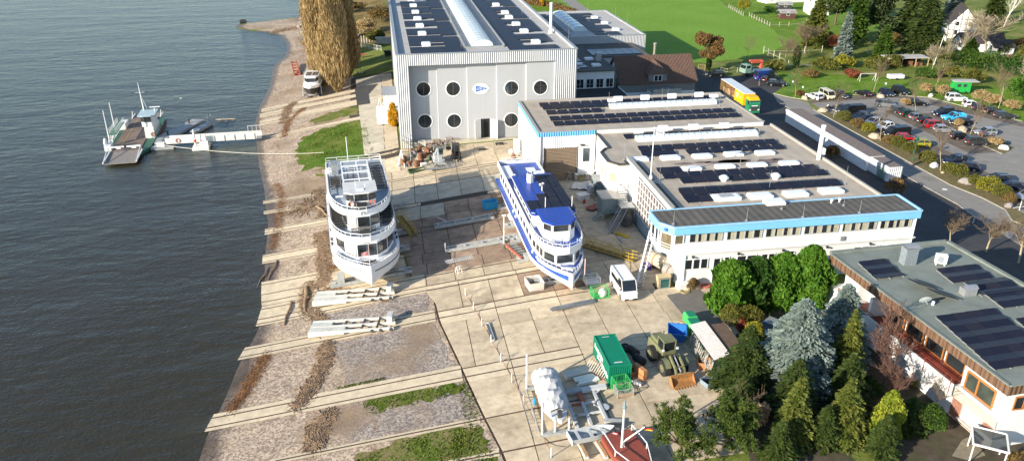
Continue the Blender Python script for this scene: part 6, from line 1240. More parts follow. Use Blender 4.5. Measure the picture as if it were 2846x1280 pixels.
# forklift and platform machine by the hall
yh=crop(1100,380,.13975)
q=W(yh(1210,440)); T=thing('forklift',(q.x,q.y,gz(q.x,q.y)+.06),R(-88),'black and red forklift with glazed cab near the hall door','forklift')
part('body',MB().box(-1.6,-.75,.35,.5,.75,1.2).loft([[(-1.9,-.65,.4),(-1.9,.65,.4),(-1.8,.6,1.2),(-1.8,-.6,1.2)],[(-1.6,-.75,.35),(-1.6,.75,.35),(-1.6,.75,1.25),(-1.6,-.75,1.25)]]),BLK,T); part('cab_frame',MB().bar((.3,-.62,1.2),(-.1,-.6,2.7),.08).bar((.3,.62,1.2),(-.1,.6,2.7),.08).bar((-1.3,-.62,1.2),(-1.2,-.6,2.7),.08).bar((-1.3,.62,1.2),(-1.2,.6,2.7),.08).box(-1.3,-.68,2.7,.1,.68,2.78),DARKM,T); part('cab_glass',MB().box(-1.2,-.58,1.25,.0,.58,2.65),CGL,T)
part('mast',MB().box(.75,-.5,.1,.9,-.35,3.).box(.75,.35,.1,.9,.5,3.).box(.75,-.35,2.85,.9,.35,2.98).box(.75,-.35,.6,.9,.35,.75),DARKM,T)
for s in (-1,1): part('fork',MB().box(.95,s*.45-.08,.05,2.3,s*.45+.08,.12),DARKM,T); part('red_panel',MB().box(-.7,s*.8-.03,.75,.2,s*.8+.03,1.25),pR,T)
for x in (-1.3,.35):
 for s in (-1,1): part('wheel',MB().tube([(x,s*.68-.14,.35),(x,s*.68+.14,.35)],.35,12),TYRE,T)
q=W(yh(860,560)); T=thing('boom_platform',(q.x,q.y,gz(q.x,q.y)+.06),R(-84),'grey articulated boom lift with wide mesh basket in front of the scrap','lift'); PGY=mat('machine_grey',(.42,.44,.44),.5,var=.12)
part('chassis',MB().box(-1.8,-1.,.4,1.3,1.,1.1),PGY,T); part('turret',MB().box(-1.6,-.8,1.1,.2,.6,1.9),PGY,T); part('cabin',MB().box(-1.4,.05,1.9,-.1,.9,3.1),glass('cab_glass_green',(.05,.09,.09),.1),T); part('boom',MB().bar((-1.3,-.35,1.7),(.9,-.35,3.4),.35,.4).bar((.9,-.35,3.4),(1.9,-.2,1.2),.28,.32),PGY,T)
for s in (-1,1): part('stabiliser',MB().bar((1.2,s*.8,.8),(1.9,s*1.4,.15),.2).obox((1.9,s*1.4,.08),(.5,.5,.1)),PGY,T)
for x in (-1.3,.8):
 for s in (-1,1): part('wheel',MB().tube([(x,s*.95-.15,.45),(x,s*.95+.15,.45)],.45,12),TYRE,T)
bk=MB()
for z in (.25,.7,1.15):
 bk.bar((2.2,-3.,z),(2.2,3.,z),.06).bar((3.,-3.,z),(3.,3.,z),.06).bar((2.2,-3.,z),(3.,-3.,z),.06).bar((2.2,3.,z),(3.,3.,z),.06)
for y in np.arange(-3,3.1,1.): bk.bar((2.2,y,.25),(2.2,y,1.15),.05).bar((3.,y,.25),(3.,y,1.15),.05)
part('basket',bk,GREYM,T); part('basket_floor',MB().box(2.2,-3,.2,3.,3,.24),GREYM,T)
# people (small in the picture, each a continuous skinned figure)
def person(loc,rz,joints,label,top,legs_,hair,skin=(.45,.27,.19),group=None):
 T=thing('person',loc,rz,label,'person',group)
 J=dict(pel=(0,0,.95),ch=(0,0,1.35),nk=(0,0,1.5),hdb=(0,0,1.58),hdt=(.02,0,1.74),ls=(0,.2,1.42),le=(.02,.27,1.14),lw=(.1,.27,.9),lh=(.14,.27,.82),rs=(0,-.2,1.42),re=(.02,-.27,1.14),rw=(.1,-.27,.9),rh=(.14,-.27,.82),lk=(.02,.1,.5),la=(0,.11,.08),lf=(.16,.12,.03),rk=(.02,-.1,.5),ra=(0,-.11,.08),rf=(.16,-.12,.03)); J.update(joints)
 names=list(J); E_=[('pel','ch'),('ch','nk'),('nk','hdb'),('hdb','hdt'),('ch','ls'),('ls','le'),('le','lw'),('lw','lh'),('ch','rs'),('rs','re'),('re','rw'),('rw','rh'),('pel','lk'),('lk','la'),('la','lf'),('pel','rk'),('rk','ra'),('ra','rf')]
 RD=dict(pel=.15,ch=.17,nk=.06,hdb=.095,hdt=.085,ls=.075,le=.055,lw=.04,lh=.045,rs=.075,re=.055,rw=.04,rh=.045,lk=.075,la=.05,lf=.045,rk=.075,ra=.05,rf=.045)
 me=bpy.data.meshes.new('body'); me.from_pydata([J[n] for n in names],[(names.index(a),names.index(b)) for a,b in E_],[]); o=link('body',me,T)
 m=o.modifiers.new('skin','SKIN'); 
 for i,n in enumerate(names): me.skin_vertices[0].data[i].radius=(RD[n],RD[n])
 me.skin_vertices[0].data[names.index('pel')].use_root=True
 s=o.modifiers.new('sub','SUBSURF'); s.levels=1; s.render_levels=1
 dg=bpy.context.evaluated_depsgraph_get(); nm=bpy.data.meshes.new_from_object(o.evaluated_get(dg)); o.modifiers.clear(); o.data=nm; nm.name='body'
 nm.materials.clear()
 for c,nme in ((top,'cloth_top'),(legs_,'cloth_legs'),(skin,'skin'),(hair,'hair')): nm.materials.append(mat('person_%s_%s'%(nme,label[:22]),c,.8,var=.08))
 hz=J['hdb'][2]; hz2=J['nk']; 
 for p in nm.polygons:
  c=p.center; d=[(Vector(J[n])-c).length for n in names]; n=names[d.index(min(d))]; p.use_smooth=True
  p.material_index=3 if n=='hdt' else 2 if n in('hdb','lh','rh') else 1 if n in ('lk','la','lf','rk','ra','rf','pel') else 0
 return T
q=W(cI(1088,575),0); person((q.x,q.y,.03),R(20),dict(rw=(.3,-.2,1.1),rh=(.38,-.18,1.12),lk=(.1,.1,.5)),'person in dark jacket standing at the open tailgate in the north yard',(.03,.03,.035),(.26,.16,.12),(.02,.018,.015))
shp=bpy.data.objects['white_passenger_ship']; S_=shp.matrix_world if False else Matrix.Translation(shp.location)@Matrix.Rotation(shp.rotation_euler.z,4,'Z')
q=S_@Vector((5.45,-1.75,7.92)); person((q.x,q.y,q.z),shp.rotation_euler.z+R(150),dict(ch=(.22,0,1.22),nk=(.36,0,1.3),hdb=(.44,0,1.34),hdt=(.52,0,1.48),ls=(.24,.2,1.26),rs=(.24,-.2,1.26),le=(.45,.25,1.02),re=(.45,-.25,1.02),lw=(.62,.2,.9),rw=(.62,-.2,.9),lh=(.68,.18,.86),rh=(.68,-.18,.86)),'person in grey top bending over beside the wheelhouse of the white ship',(.36,.36,.36),(.03,.03,.035),(.03,.022,.018))
# VEGETATION
def quads_mesh(name,C,U,V,m):
 """C centres, U/V half axes, all (N,3) -> leaf quads"""
 n=len(C); v=np.empty((n,4,3),np.float32); v[:,0]=C-U-V; v[:,1]=C+U-V; v[:,2]=C+U+V; v[:,3]=C-U+V
 me=bpy.data.meshes.new(name); me.vertices.add(n*4); me.vertices.foreach_set('co',v.ravel()); me.loops.add(n*4); me.loops.foreach_set('vertex_index',np.arange(n*4,dtype=np.int32))
 me.polygons.add(n); me.polygons.foreach_set('loop_start',np.arange(0,n*4,4,dtype=np.int32)); me.polygons.foreach_set('loop_total',np.full(n,4,np.int32)); me.materials.append(m); me.update(calc_edges=True); return me
def unit(a): return a/np.maximum(1e-9,np.linalg.norm(a,axis=1,keepdims=True))
def rnd(n): return unit(RNG.normal(size=(n,3)))
def leafy(name,C,size,m,asp=.55,up=0.,out=None):
 """random leaf quads; up>0 biases the long axis upright; out: outward directions for the leaf normals"""
 n=len(C); s=size*RNG.uniform(.6,1.35,(n,1)); a=rnd(n); a[:,2]+=up; a=unit(a)
 b=rnd(n) if out is None else unit(out+.6*rnd(n)); c=np.cross(a,b); c=unit(c); return quads_mesh(name,C,a*s*.5,c*s*.5*asp,m)
def ellipsoid_pts(n,c,r,shell=.75):
 d=rnd(n); k=RNG.uniform(shell**3,1,(n,1))**(1/3.); return np.array(c)+d*k*np.array(r),d
GA=math.pi*(3-math.sqrt(5))
def branch_segments(h,r0,levels,kids,spread,rng,lean=(0,0),ratio=.62,up=.35,droop=0.):
 """recursive limbs -> list of (p,q,r_p,r_q)"""
 out=[]
 def grow(p,d,l,r,lv):
  n=3 if lv==0 else 2; q=p
  for i in range(n):
   d2=(d+Vector((rng.uniform(-.16,.16),rng.uniform(-.16,.16),rng.uniform(-.04,.12)-droop*lv*.1))).normalized(); q2=q+d2*l/n; ra=r*(1-.45*i/n); rb=r*(1-.45*(i+1)/n); out.append((q,q2,ra,rb))
   if lv<levels and (i>0 or lv>0):
    for k in range(kids):
     a=rng.uniform(0,2*PI); t=rng.uniform(.3,1.); b=q.lerp(q2,t); dd=(d2*up*2+Vector((math.cos(a),math.sin(a),rng.uniform(-.1,.6)))*spread).normalized(); grow(b,dd,l*ratio*rng.uniform(.7,1.2),rb*.55,lv+1)
   q=q2; d=d2
 grow(Vector((0,0,0)),Vector((lean[0],lean[1],1)).normalized(),h*.62,r0,0); return out
def seg_mesh(name,segs,m,n=3,rmin=.012):
 P=np.array([s[0] for s in segs],dtype=np.float64); Q=np.array([s[1] for s in segs]); ra=np.maximum(rmin,np.array([s[2] for s in segs]))[:,None]; rb=np.maximum(rmin,np.array([s[3] for s in segs]))[:,None]
 d=unit(Q-P); ref=np.where(np.abs(d[:,2:3])<.9,np.array([[0,0,1.]]),np.array([[1.,0,0]])); a=unit(np.cross(d,ref)); b=np.cross(a,d); N=len(P); v=np.empty((N,2*n,3),np.float32)
 for k in range(n):
  t=2*PI*k/n; o=a*math.cos(t)+b*math.sin(t); v[:,k]=P+o*ra; v[:,n+k]=Q+o*rb
 fs=[]; base=np.arange(N)[:,None]*2*n
 quad=np.concatenate([base+np.array([[k,(k+1)%n,n+(k+1)%n,n+k]]) for k in range(n)],axis=1).reshape(-1,4)
 me=bpy.data.meshes.new(name); me.vertices.add(N*2*n); me.vertices.foreach_set('co',v.ravel()); me.loops.add(quad.size); me.loops.foreach_set('vertex_index',quad.ravel().astype(np.int32)); F_=len(quad)
 me.polygons.add(F_); me.polygons.foreach_set('loop_start',np.arange(0,F_*4,4,dtype=np.int32)); me.polygons.foreach_set('loop_total',np.full(F_,4,np.int32)); me.materials.append(m); me.update(calc_edges=True); return me
BARK=mat('bark_brown',(.12,.085,.055),.9,var=.3,scale=3); BARKP=mat('bark_pale',(.36,.30,.20),.9,var=.25,scale=3); TWIG=mat('twig_grey_brown',(.20,.145,.09),.9,var=.25,scale=2); TWIGR=mat('twig_red_brown',(.16,.085,.06),.9,var=.25); IVY=leafmat('ivy_green',(.012,.035,.008),(.04,.075,.012))
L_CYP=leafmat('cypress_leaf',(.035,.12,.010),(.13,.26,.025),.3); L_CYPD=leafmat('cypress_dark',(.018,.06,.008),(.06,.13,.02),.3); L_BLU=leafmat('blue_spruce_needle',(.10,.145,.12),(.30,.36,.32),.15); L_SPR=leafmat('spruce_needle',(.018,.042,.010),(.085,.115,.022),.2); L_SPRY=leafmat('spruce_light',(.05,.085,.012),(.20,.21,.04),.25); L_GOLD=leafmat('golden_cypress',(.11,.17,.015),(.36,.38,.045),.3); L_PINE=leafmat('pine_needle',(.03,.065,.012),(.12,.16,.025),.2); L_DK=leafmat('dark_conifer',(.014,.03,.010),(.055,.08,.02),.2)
L_OLV=leafmat('olive_bush',(.065,.075,.012),(.20,.19,.035),.25); L_YEL=leafmat('yellow_bush',(.13,.13,.012),(.36,.33,.03),.3); L_BRN=leafmat('brown_bush',(.11,.075,.025),(.27,.18,.06),.25); L_AUT=leafmat('autumn_leaf',(.10,.055,.022),(.30,.18,.06),.3); L_YLF=leafmat('yellow_leaf',(.42,.20,.01),(.75,.45,.02),.35); L_RED=leafmat('red_leaf',(.16,.035,.02),(.32,.11,.05),.3); L_TAN=leafmat('tan_twigs',(.26,.175,.075),(.56,.42,.21),.3); L_GRN=leafmat('hedge_green',(.025,.07,.010),(.10,.17,.022),.3); L_BUFF=leafmat('buff_leaf',(.42,.27,.13),(.66,.46,.28),.3)
def tree_thing(name,loc,label,cat,group=None): return thing(name,loc,RNG.uniform(0,6.28),label,cat,group)
def spruce_mesh(h,r,nb,m,size,seed,per=26,droop=.25,z0=.06,pw=.85,name='crown'):
 g=np.random.default_rng(seed); C=[];U=[];V=[]; segs=[]
 for i in range(nb):
  t=(i+.5)/nb; z=h*(z0+(1-z0)*t**.92); L_=max(.12,r*(1-t)**pw*g.uniform(.72,1.12)); a=i*GA+g.uniform(-.3,.3); d=np.array([math.cos(a),math.sin(a),0]); k=max(5,int(per*L_/r)); s=np.sort(g.uniform(.12,1,k))[:,None]
  lift=.22*(1-t)+.1; pts=np.array([0,0,z])+d*L_*s+np.array([0,0,1])*(lift*L_*s-(droop+lift)*L_*s**2*1.1)
  side=np.array([-d[1],d[0],0]); wv=(.42*L_*(1-s*.75)+.1)*g.uniform(-1,1,(k,1)); pts=pts+side*wv*.8+np.array([0,0,1])*(g.normal(0,.06,(k,1))*size*2-abs(wv)*.18)
  dirv=d*.8+side*np.sign(wv)*.6*g.uniform(.3,1,(k,1))+np.array([0,0,1])*g.uniform(-.35,.1,(k,1)); dirv=unit(dirv); nrm=unit(np.cross(dirv,np.array([0,0,1.]))+.45*g.normal(size=(k,3)))
  sz=size*g.uniform(.65,1.3,(k,1)); C.append(pts); U.append(dirv*sz*.75); V.append(nrm*sz*.34)
  segs.append((Vector((0,0,z)),Vector(np.array([0,0,z])+d*L_*.8+np.array([0,0,(lift-droop-.1)*L_*.6])),.035,.012))
 return quads_mesh(name,np.concatenate(C),np.concatenate(U),np.concatenate(V),m),segs
def conifer(loc,h,r,m,label,size=.28,nb=150,seed=1,per=60,droop=.25,pw=.85,name='conifer_tree',cat='tree',group=None,z0=.06):
 T=tree_thing(name,loc,label,cat,group); me,segs=spruce_mesh(h,r,nb,m,size,seed,per,droop,z0,pw); link('crown',me,T)
 part('trunk',MB().tube([(0,0,-.2),(0,0,h*.5),(0,0,h*.97)],[.02*h+.04,.012*h+.02,.02],7),BARK,T); link('branches',seg_mesh('branches',segs,BARK),T); return T
def bush(name,loc,r,m,label,cat='bush',n=2600,size=.2,group=None,mesh=None,shell=.7,lump=.22,flat=-.15,stem=True,seed=0):
 T=tree_thing(name,loc,label,cat,group)
 g=np.random.default_rng(seed+int(abs(loc[0]*7+loc[1]*13))); d=unit(g.normal(size=(n,3))); d=d[d[:,2]>flat-.25]
 ph=g.uniform(0,6.28,6); lm=1+lump*(np.sin(d[:,0]*3+ph[0])*np.sin(d[:,1]*3.4+ph[1])+.6*np.sin(d[:,2]*5+ph[2]+d[:,0]*4)); k=g.uniform(shell**3,1,len(d))**(1/3.)
 C=d*(lm*k)[:,None]*np.array(r)+np.array([0,0,r[2]*.92]); C=C[C[:,2]>.02]; link('crown',leafy('crown',C,size,m,out=None),T)
 if stem: part('stem',MB().tube([(0,0,-.1),(.03,.02,r[2]*.9)],[.09,.05],5).tube([(.02,0,.2),(r[0]*.4,.1,r[2])],[.05,.03],4).tube([(0,.02,.2),(-r[0]*.35,-.2,r[2])],[.05,.03],4),BARK,T)
 return T
def broad(loc,h,clumps,m,label,size=.35,n=3500,seed=2,name='broadleaf_tree',trunkm=None,cat='tree',group=None,tr=.22):
 T=tree_thing(name,loc,label,cat,group); rng=random.Random(seed); C=[]
 tot=sum(c[3]**2 for c in clumps)
 for x,y,z,r in clumps:
  p,_=ellipsoid_pts(int(n*r*r/tot),(x,y,z),(r,r,r*.8),.45); C.append(p)
 link('crown',leafy('crown',np.concatenate(C),size,m),T)
 segs=[(Vector((0,0,-.2)),Vector((0,0,h*.35)),tr,tr*.7)]
 for x,y,z,r in clumps: mid_=Vector((x*.4,y*.4,h*.35+(z-h*.35)*.5)); segs+=[(Vector((0,0,h*.3)),mid_,tr*.6,tr*.35),(mid_,Vector((x,y,z)),tr*.35,tr*.12)]
 link('trunk',seg_mesh('trunk',segs,trunkm or BARK,6),T); return T
_bt={}
def bare(loc,h,label,kind='slim',group=None,name='bare_tree',m=None,seed=5,scale=1.,cat='tree'):
 P=dict(slim=(3,3,.55,.05,.6,.6),wide=(4,3,.95,.13,.62,.35),brush=(4,3,.8,.08,.6,.5),birch=(3,3,.55,.08,.6,.6),small=(3,3,.8,.04,.62,.5))[kind]; key=(kind,seed)
 if key not in _bt:
  rng=random.Random(seed); segs=branch_segments(1.*8,P[3]*1.6,P[0],P[1],P[2],rng,ratio=P[4],up=P[5])
  seg0=[s for s in segs if s[2]>.03]; seg1=[s for s in segs if s[2]<=.03]; _bt[key]=(seg0,seg1)
 T=tree_thing(name,loc,label,cat,group); s=h/8.*scale; k2=(kind,seed,(m or BARKP).name)
 if k2 not in _bt: _bt[k2]=(seg_mesh('trunk',_bt[key][0],m or BARKP,5),seg_mesh('twigs',_bt[key][1],TWIGR if m is TWIGR else (m if m is not None and m is not BARK else TWIG),3,.016))
 a=link('trunk',_bt[k2][0],T); b=link('crown',_bt[k2][1],T); a.scale=b.scale=(s,s,s); return T
def upright(loc,h,r,n,m,label,name='poplar_tree',wid=.13,ln=1.5,group=None,seed=0,bark=None):
 T=tree_thing(name,loc,label,'tree',group); g=np.random.default_rng(seed+31); t=g.uniform(.02,1,n); prof_=np.clip(np.minimum(t*5,1)*(1-t**2.2)**.6+.06,0.05,1)
 a=g.uniform(0,2*PI,n); lob=1+.22*np.sin(a*3+t*9+seed); rr=r*prof_*lob*np.sqrt(g.uniform(.12,1,n)); C=np.stack([rr*np.cos(a),rr*np.sin(a),h*t],1); d=np.stack([np.cos(a)*.16,np.sin(a)*.16,np.ones(n)],1)+.16*g.normal(size=(n,3)); d=unit(d); s_=unit(np.cross(d,g.normal(size=(n,3))))
 l=ln*g.uniform(.5,1.3,(n,1)); link('crown',quads_mesh('crown',C,d*l*.5,s_*wid*.5*g.uniform(.5,1.4,(n,1)),m),T)
 segs=[(Vector((0,0,-.5)),Vector((0,0,h*.6)),.35,.15),(Vector((0,0,h*.6)),Vector((0,0,h*.95)),.15,.04)]
 rg=random.Random(seed)
 for k in range(14): z=h*rg.uniform(.06,.6); a_=rg.uniform(0,6.28); segs.append((Vector((0,0,z)),Vector((math.cos(a_)*r*.6,math.sin(a_)*r*.6,z+h*.22)),.09,.03))
 link('trunk',seg_mesh('trunk',segs,bark or BARKP,5),T); return T
# poplars and scrub left of the hall
for k,(x,y,h,r,s) in enumerate(((-12.2,203,31,3.6,1),(-15.8,211,31,3.6,2),(-16.8,224,32,3.8,3),(-9.6,217,30,3.2,4),(-18.6,242,32,4.2,5))):
 upright((x,y,gz(x,y)),h,r,15000,L_TAN,('tan leafless poplar nearest the cabin cruiser','tan leafless poplar second from the river bank boulders','tan leafless poplar in the middle of the bank row','tan leafless poplar on the hall side of the row','tan leafless poplar farthest up the river bank')[k],group='leafless poplars on the river bank',seed=s)
for k,(px,py,rx,rz,m,lab) in enumerate(((900,205,2.6,1.6,L_TAN,'tan scrub bush at the foot of the poplars by the cruiser'),(1015,95,5.5,2.6,L_TAN,'broad tan reed bush behind the white fence'),(1060,60,5,2.6,L_BRN,'brown reed bush against the hall wall'),(975,35,5,2.4,L_BRN,'brown thicket bush behind the poplars'),(1045,118,3,1.8,L_OLV,'olive shrub beside the stacked frames'),(965,110,2.6,2.,L_OLV,'yellow green shrub beside the poplar trunks'),(870,130,3,1.4,L_TAN,'low tan scrub on the boulder bank'))):
 q=W((px,py)); bush('scrub_bush',(q.x,q.y,q.z),(rx,rx*.8,rz),m,lab,n=3600,size=.42,lump=.35,shell=.5,seed=k)
# yellow climber trees at the hall wall
for k,(px,py,h,lab) in enumerate(((1094,352,5.2,'bright yellow autumn tree at the hall corner, nearer one'),(1083,300,5.,'golden autumn tree against the hall side wall, farther one'))):
 q=W((px,py)); upright((q.x,q.y,q.z),h,1.15,2600,L_YLF,lab,name='autumn_tree',wid=.22,ln=.32,seed=40+k,bark=BARK)
# conifer garden, lower right
def hedge_tree(loc,r,h,m,label,n=9000,size=.34,seed=0):
 T=tree_thing('cypress_tree',loc,label,'tree'); g=np.random.default_rng(seed+77); a=g.uniform(0,2*PI,n); t=g.uniform(0,1,n)**.85; pr=np.clip((1-t**5)**.6,0,1)*(.86+.14*np.sin(t*8+seed)); lob=1+.13*np.sin(a*5+t*7+seed)+.08*np.sin(a*11-t*13); k=g.uniform(.55,1,n)**.5
 C=np.stack([r[0]*pr*lob*k*np.cos(a),r[1]*pr*lob*k*np.sin(a),h*t+.05],1); out=np.stack([np.cos(a),np.sin(a),np.full(n,.55)],1); d=unit(out*.6+np.array([0,0,.85])+.45*g.normal(size=(n,3))); s_=unit(np.cross(d,out+.5*g.normal(size=(n,3)))); l=size*g.uniform(.6,1.4,(n,1))
 link('crown',quads_mesh('crown',C,d*l*.75,s_*l*.3,m),T); part('trunk',MB().tube([(0,0,-.2),(0,0,h*.9)],[.22,.05],6),BARK,T)
 part('dark_core',MB().loft([[(r[0]*.5*p_*math.cos(2*PI*i/9),r[1]*.5*p_*math.sin(2*PI*i/9),h*z_) for i in range(9)] for p_,z_ in ((.8,.02),(1.,.3),(.9,.65),(.4,.86))]),mat('core_shade',(.035,.03,.015),.95,var=.3),T); return T  # solid core added against see-through, the crown's inner shade put into its colour
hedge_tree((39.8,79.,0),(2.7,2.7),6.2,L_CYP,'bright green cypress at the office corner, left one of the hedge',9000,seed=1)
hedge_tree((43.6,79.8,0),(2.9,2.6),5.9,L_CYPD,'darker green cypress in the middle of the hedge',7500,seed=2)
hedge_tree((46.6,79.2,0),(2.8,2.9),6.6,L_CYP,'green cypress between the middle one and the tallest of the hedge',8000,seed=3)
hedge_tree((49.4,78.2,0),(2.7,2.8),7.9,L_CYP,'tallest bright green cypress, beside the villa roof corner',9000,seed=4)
bush('clipped_shrub',(38.6,75.4,-.05),(1.7,1.5,1.3),L_OLV,'clipped olive shrub in front of the left cypress',n=3400,size=.16,lump=.08)
bush('clipped_shrub',(40.6,75.2,0),(1.6,1.4,1.25),L_OLV,'clipped brownish shrub with shaded right side before the hedge',n=3000,size=.16,lump=.08)
bush('red_shrub',(38.9,73.1,0),(.8,.7,1.),L_RED,'small reddish brown shrub beside the green storage container',n=1300,size=.16); bush('gold_shrub',(39.6,71.6,0),(1.25,1.1,1.25),L_YEL,'lime yellow shrub beside the green storage container',n=2600,size=.17,lump=.1); bush('gold_shrub',(40.2,69.6,0),(.9,.9,.9),L_OLV,'small olive shrub below the lime yellow one',n=1500,size=.17)
conifer((39.6,62.4,0),10.6,5.,L_BLU,'large blue spruce with silvery needles in the garden',.29,300,11,130,.2,.6,name='blue_spruce')
conifer((46.8,66.6,0),9.4,3.7,L_BLU,'smaller blue spruce close to the villa balcony',.28,220,12,110,.22,.6,name='blue_spruce')
conifer((45.2,62.4,0),9.,2.4,L_SPRY,'slender yellow green spruce between the two blue spruces',.26,170,13,46,.3,.85,name='spruce_tree')
conifer((35.6,54.7,0),7.3,2.4,L_SPRY,'pale green spruce at the bottom, left of the pair',.24,170,14,52,.3,.8,name='spruce_tree')
conifer((40.7,54.6,0),6.6,2.9,L_SPRY,'pale green spruce at the bottom, right of the pair',.24,180,15,62,.3,.8,name='spruce_tree')
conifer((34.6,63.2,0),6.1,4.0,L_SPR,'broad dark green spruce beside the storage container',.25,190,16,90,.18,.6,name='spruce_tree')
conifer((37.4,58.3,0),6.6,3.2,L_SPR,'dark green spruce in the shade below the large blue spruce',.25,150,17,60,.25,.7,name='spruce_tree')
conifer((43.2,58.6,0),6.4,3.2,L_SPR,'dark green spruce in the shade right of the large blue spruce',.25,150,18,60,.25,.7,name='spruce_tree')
upright((44.3,53.4,0),5.5,1.35,6500,L_GOLD,'golden green columnar cypress at the bottom edge',name='columnar_cypress',wid=.2,ln=.3,seed=50,bark=BARK)
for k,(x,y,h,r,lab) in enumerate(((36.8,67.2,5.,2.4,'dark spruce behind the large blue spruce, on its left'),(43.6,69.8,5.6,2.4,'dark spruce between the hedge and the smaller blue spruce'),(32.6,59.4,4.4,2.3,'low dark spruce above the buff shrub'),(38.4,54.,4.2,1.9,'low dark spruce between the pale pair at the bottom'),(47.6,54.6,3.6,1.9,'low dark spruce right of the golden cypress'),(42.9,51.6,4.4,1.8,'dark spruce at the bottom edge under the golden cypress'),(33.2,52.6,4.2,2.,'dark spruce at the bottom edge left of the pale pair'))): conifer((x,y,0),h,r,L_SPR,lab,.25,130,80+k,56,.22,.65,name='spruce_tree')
def pine(loc,label,h=4.8,seed=3):
 g=np.random.default_rng(seed); T=tree_thing('pine_tree',loc,label,'tree'); cl=[(g.uniform(-2.7,2.7),g.uniform(-2.,2.),g.uniform(2.,h),g.uniform(.7,1.15)) for _ in range(22)]; C=[];U=[];V=[]
 for x,y,z,r in cl:
  for j in range(26):
   p=np.array([x,y,z])+unit(g.normal(size=(1,3)))[0]*r*g.uniform(.5,1); k=22; d=unit(g.normal(size=(k,3))+np.array([0,0,.5])); C.append(p+d*.14); U.append(d*.15); V.append(unit(np.cross(d,g.normal(size=(k,3))))*.022)
 link('crown',quads_mesh('crown',np.concatenate(C),np.concatenate(U),np.concatenate(V),L_PINE),T); segs=[(Vector((0,0,-.2)),Vector((.2,.1,2.)),.2,.13)]+[(Vector((.2,.1,1.6)),Vector((x,y,z)),.09,.03) for x,y,z,r in cl]; link('trunk',seg_mesh('trunk',segs,BARK,5),T)
pine((24.7,54.4,gz(24.7,54.4)),'mountain pine with tufted needles at the bottom edge, nearest the yard',4.9,3); pine((29.4,55.2,-.2),'mountain pine at the bottom edge, nearest the pale spruces',4.4,4)
bush('buff_shrub',(33.2,56.8,0),(.8,.8,1.7),L_BUFF,'shrub with large buff withered leaves among the spruces',n=420,size=.34,shell=.5)
bare((31.6,56.6,0),4.2,'leafless shrub with pale twigs between pine and buff shrub','small',seed=8,name='bare_shrub')
bare((49.2,61.2,0),8.2,'leafless reddish twigged tree in front of the villa balcony','brush',seed=9,m=TWIGR); bare((47.4,57.6,0),5.2,'lower leafless reddish tree beside the golden cypress','brush',seed=12,m=TWIGR); bare((51.2,56.2,0),4.4,'small leafless tree before the brick wall','small',seed=13)
bush('boxwood_bush',(49.4,54.4,0),(1.6,1.5,1.35),L_GRN,'round green boxwood bush near the brick wall',n=3600,size=.16,lump=.1); bush('tan_bush',(54.3,47.5,0),(1.5,1.4,.9),L_BRN,'rounded tan bush below the white villa end wall',n=2200,size=.15,lump=.08)
bush('flower_bush',(51.9,60.3,.2),(.5,.5,.5),L_YEL,'small yellow flowering bush by the balcony',n=500,size=.12); bush('dry_shrub',(37.1,84.1,0),(1.0,.6,.9),L_BRN,'dry brown shrub against the office ground floor',n=1500,size=.14)
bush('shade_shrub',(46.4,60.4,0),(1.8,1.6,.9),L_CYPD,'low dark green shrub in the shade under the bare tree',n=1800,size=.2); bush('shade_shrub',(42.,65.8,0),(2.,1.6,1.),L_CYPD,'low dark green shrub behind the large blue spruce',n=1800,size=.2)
# car park planting
BB=[(cJ,(710,690),1.55,L_OLV,'first round olive bush of the planting strip, beside the navy cars'),(cJ,(930,800),1.45,L_BRN,'reddish brown round bush second in the planting strip'),(cJ,(1110,870),1.4,L_YEL,'yellow green round bush third in the planting strip'),(cJ,(1440,1060),1.3,L_BRN,'brown olive round bush between thin tree and lime car'),(cJ,(1590,1110),1.5,L_OLV,'large round olive bush in front of the red car'),(cL,(30,190),1.5,L_OLV,'round olive bush touching the green lamp post'),(cL,(275,330),1.6,L_OLV,'round olive bush before the white painted stone'),(cL,(600,490),1.5,L_OLV,'left bush of the touching pair behind the grey rock'),(cL,(720,540),1.65,L_OLV,'right bush of the touching pair behind the grey rock'),(cL,(950,640),1.25,L_OLV,'small olive bush beside the grey rock'),(cL,(1120,740),1.9,L_YEL,'largest bright yellow green round bush at the road'),(cL,(1310,820),1.55,L_OLV,'olive bush right of the largest yellow bush'),(cL,(1430,880),1.1,L_BRN,'brown bush at the right end of the planting strip')]
for cr,p,r,m,lab in BB: q=W(cr(*p),0); bush('round_bush',(q.x,q.y,.05),(r,r,r*.82),m,lab,n=2600,size=.17,lump=.06,group='round bushes of the planting strip')
for cr,p,r,h,lab in ((cK,(290,250),1.5,2.6,'bare clipped bush behind the first row near the lawn'),(cK,(560,280),1.6,2.6,'bare vase shaped bush left of the green trailer hut'),(cK,(1180,400),2.2,3.,'largest bare clipped bush right of the green trailer hut'),(cK,(1420,440),1.5,2.6,'bare clipped bush beside the pale trunk in the upper right row'),(cK,(1680,520),1.8,2.4,'bare clipped bush at the right end of the upper row'),(cK,(820,790),1.0,1.8,'bare fan shaped bush in the planting island'),(cK,(1430,1080),1.4,1.6,'low bare bush at the planting island tip'),(cK,(-20,430),1.2,1.6,'low bare bush beside the black hatchback'),(cK,(1330,440),1.2,2.2,'narrow bare bush between two clipped bushes of the upper row')):
 q=W(cr(*p),0); T=bush('bare_bush',(q.x,q.y,0),(r,r,h*.45),L_TAN,lab,n=2200,size=.22,shell=.55,lump=.1,stem=True); [setattr(c,'location',(0,0,h*.22)) for c in T.children if c.name.startswith('crown')]
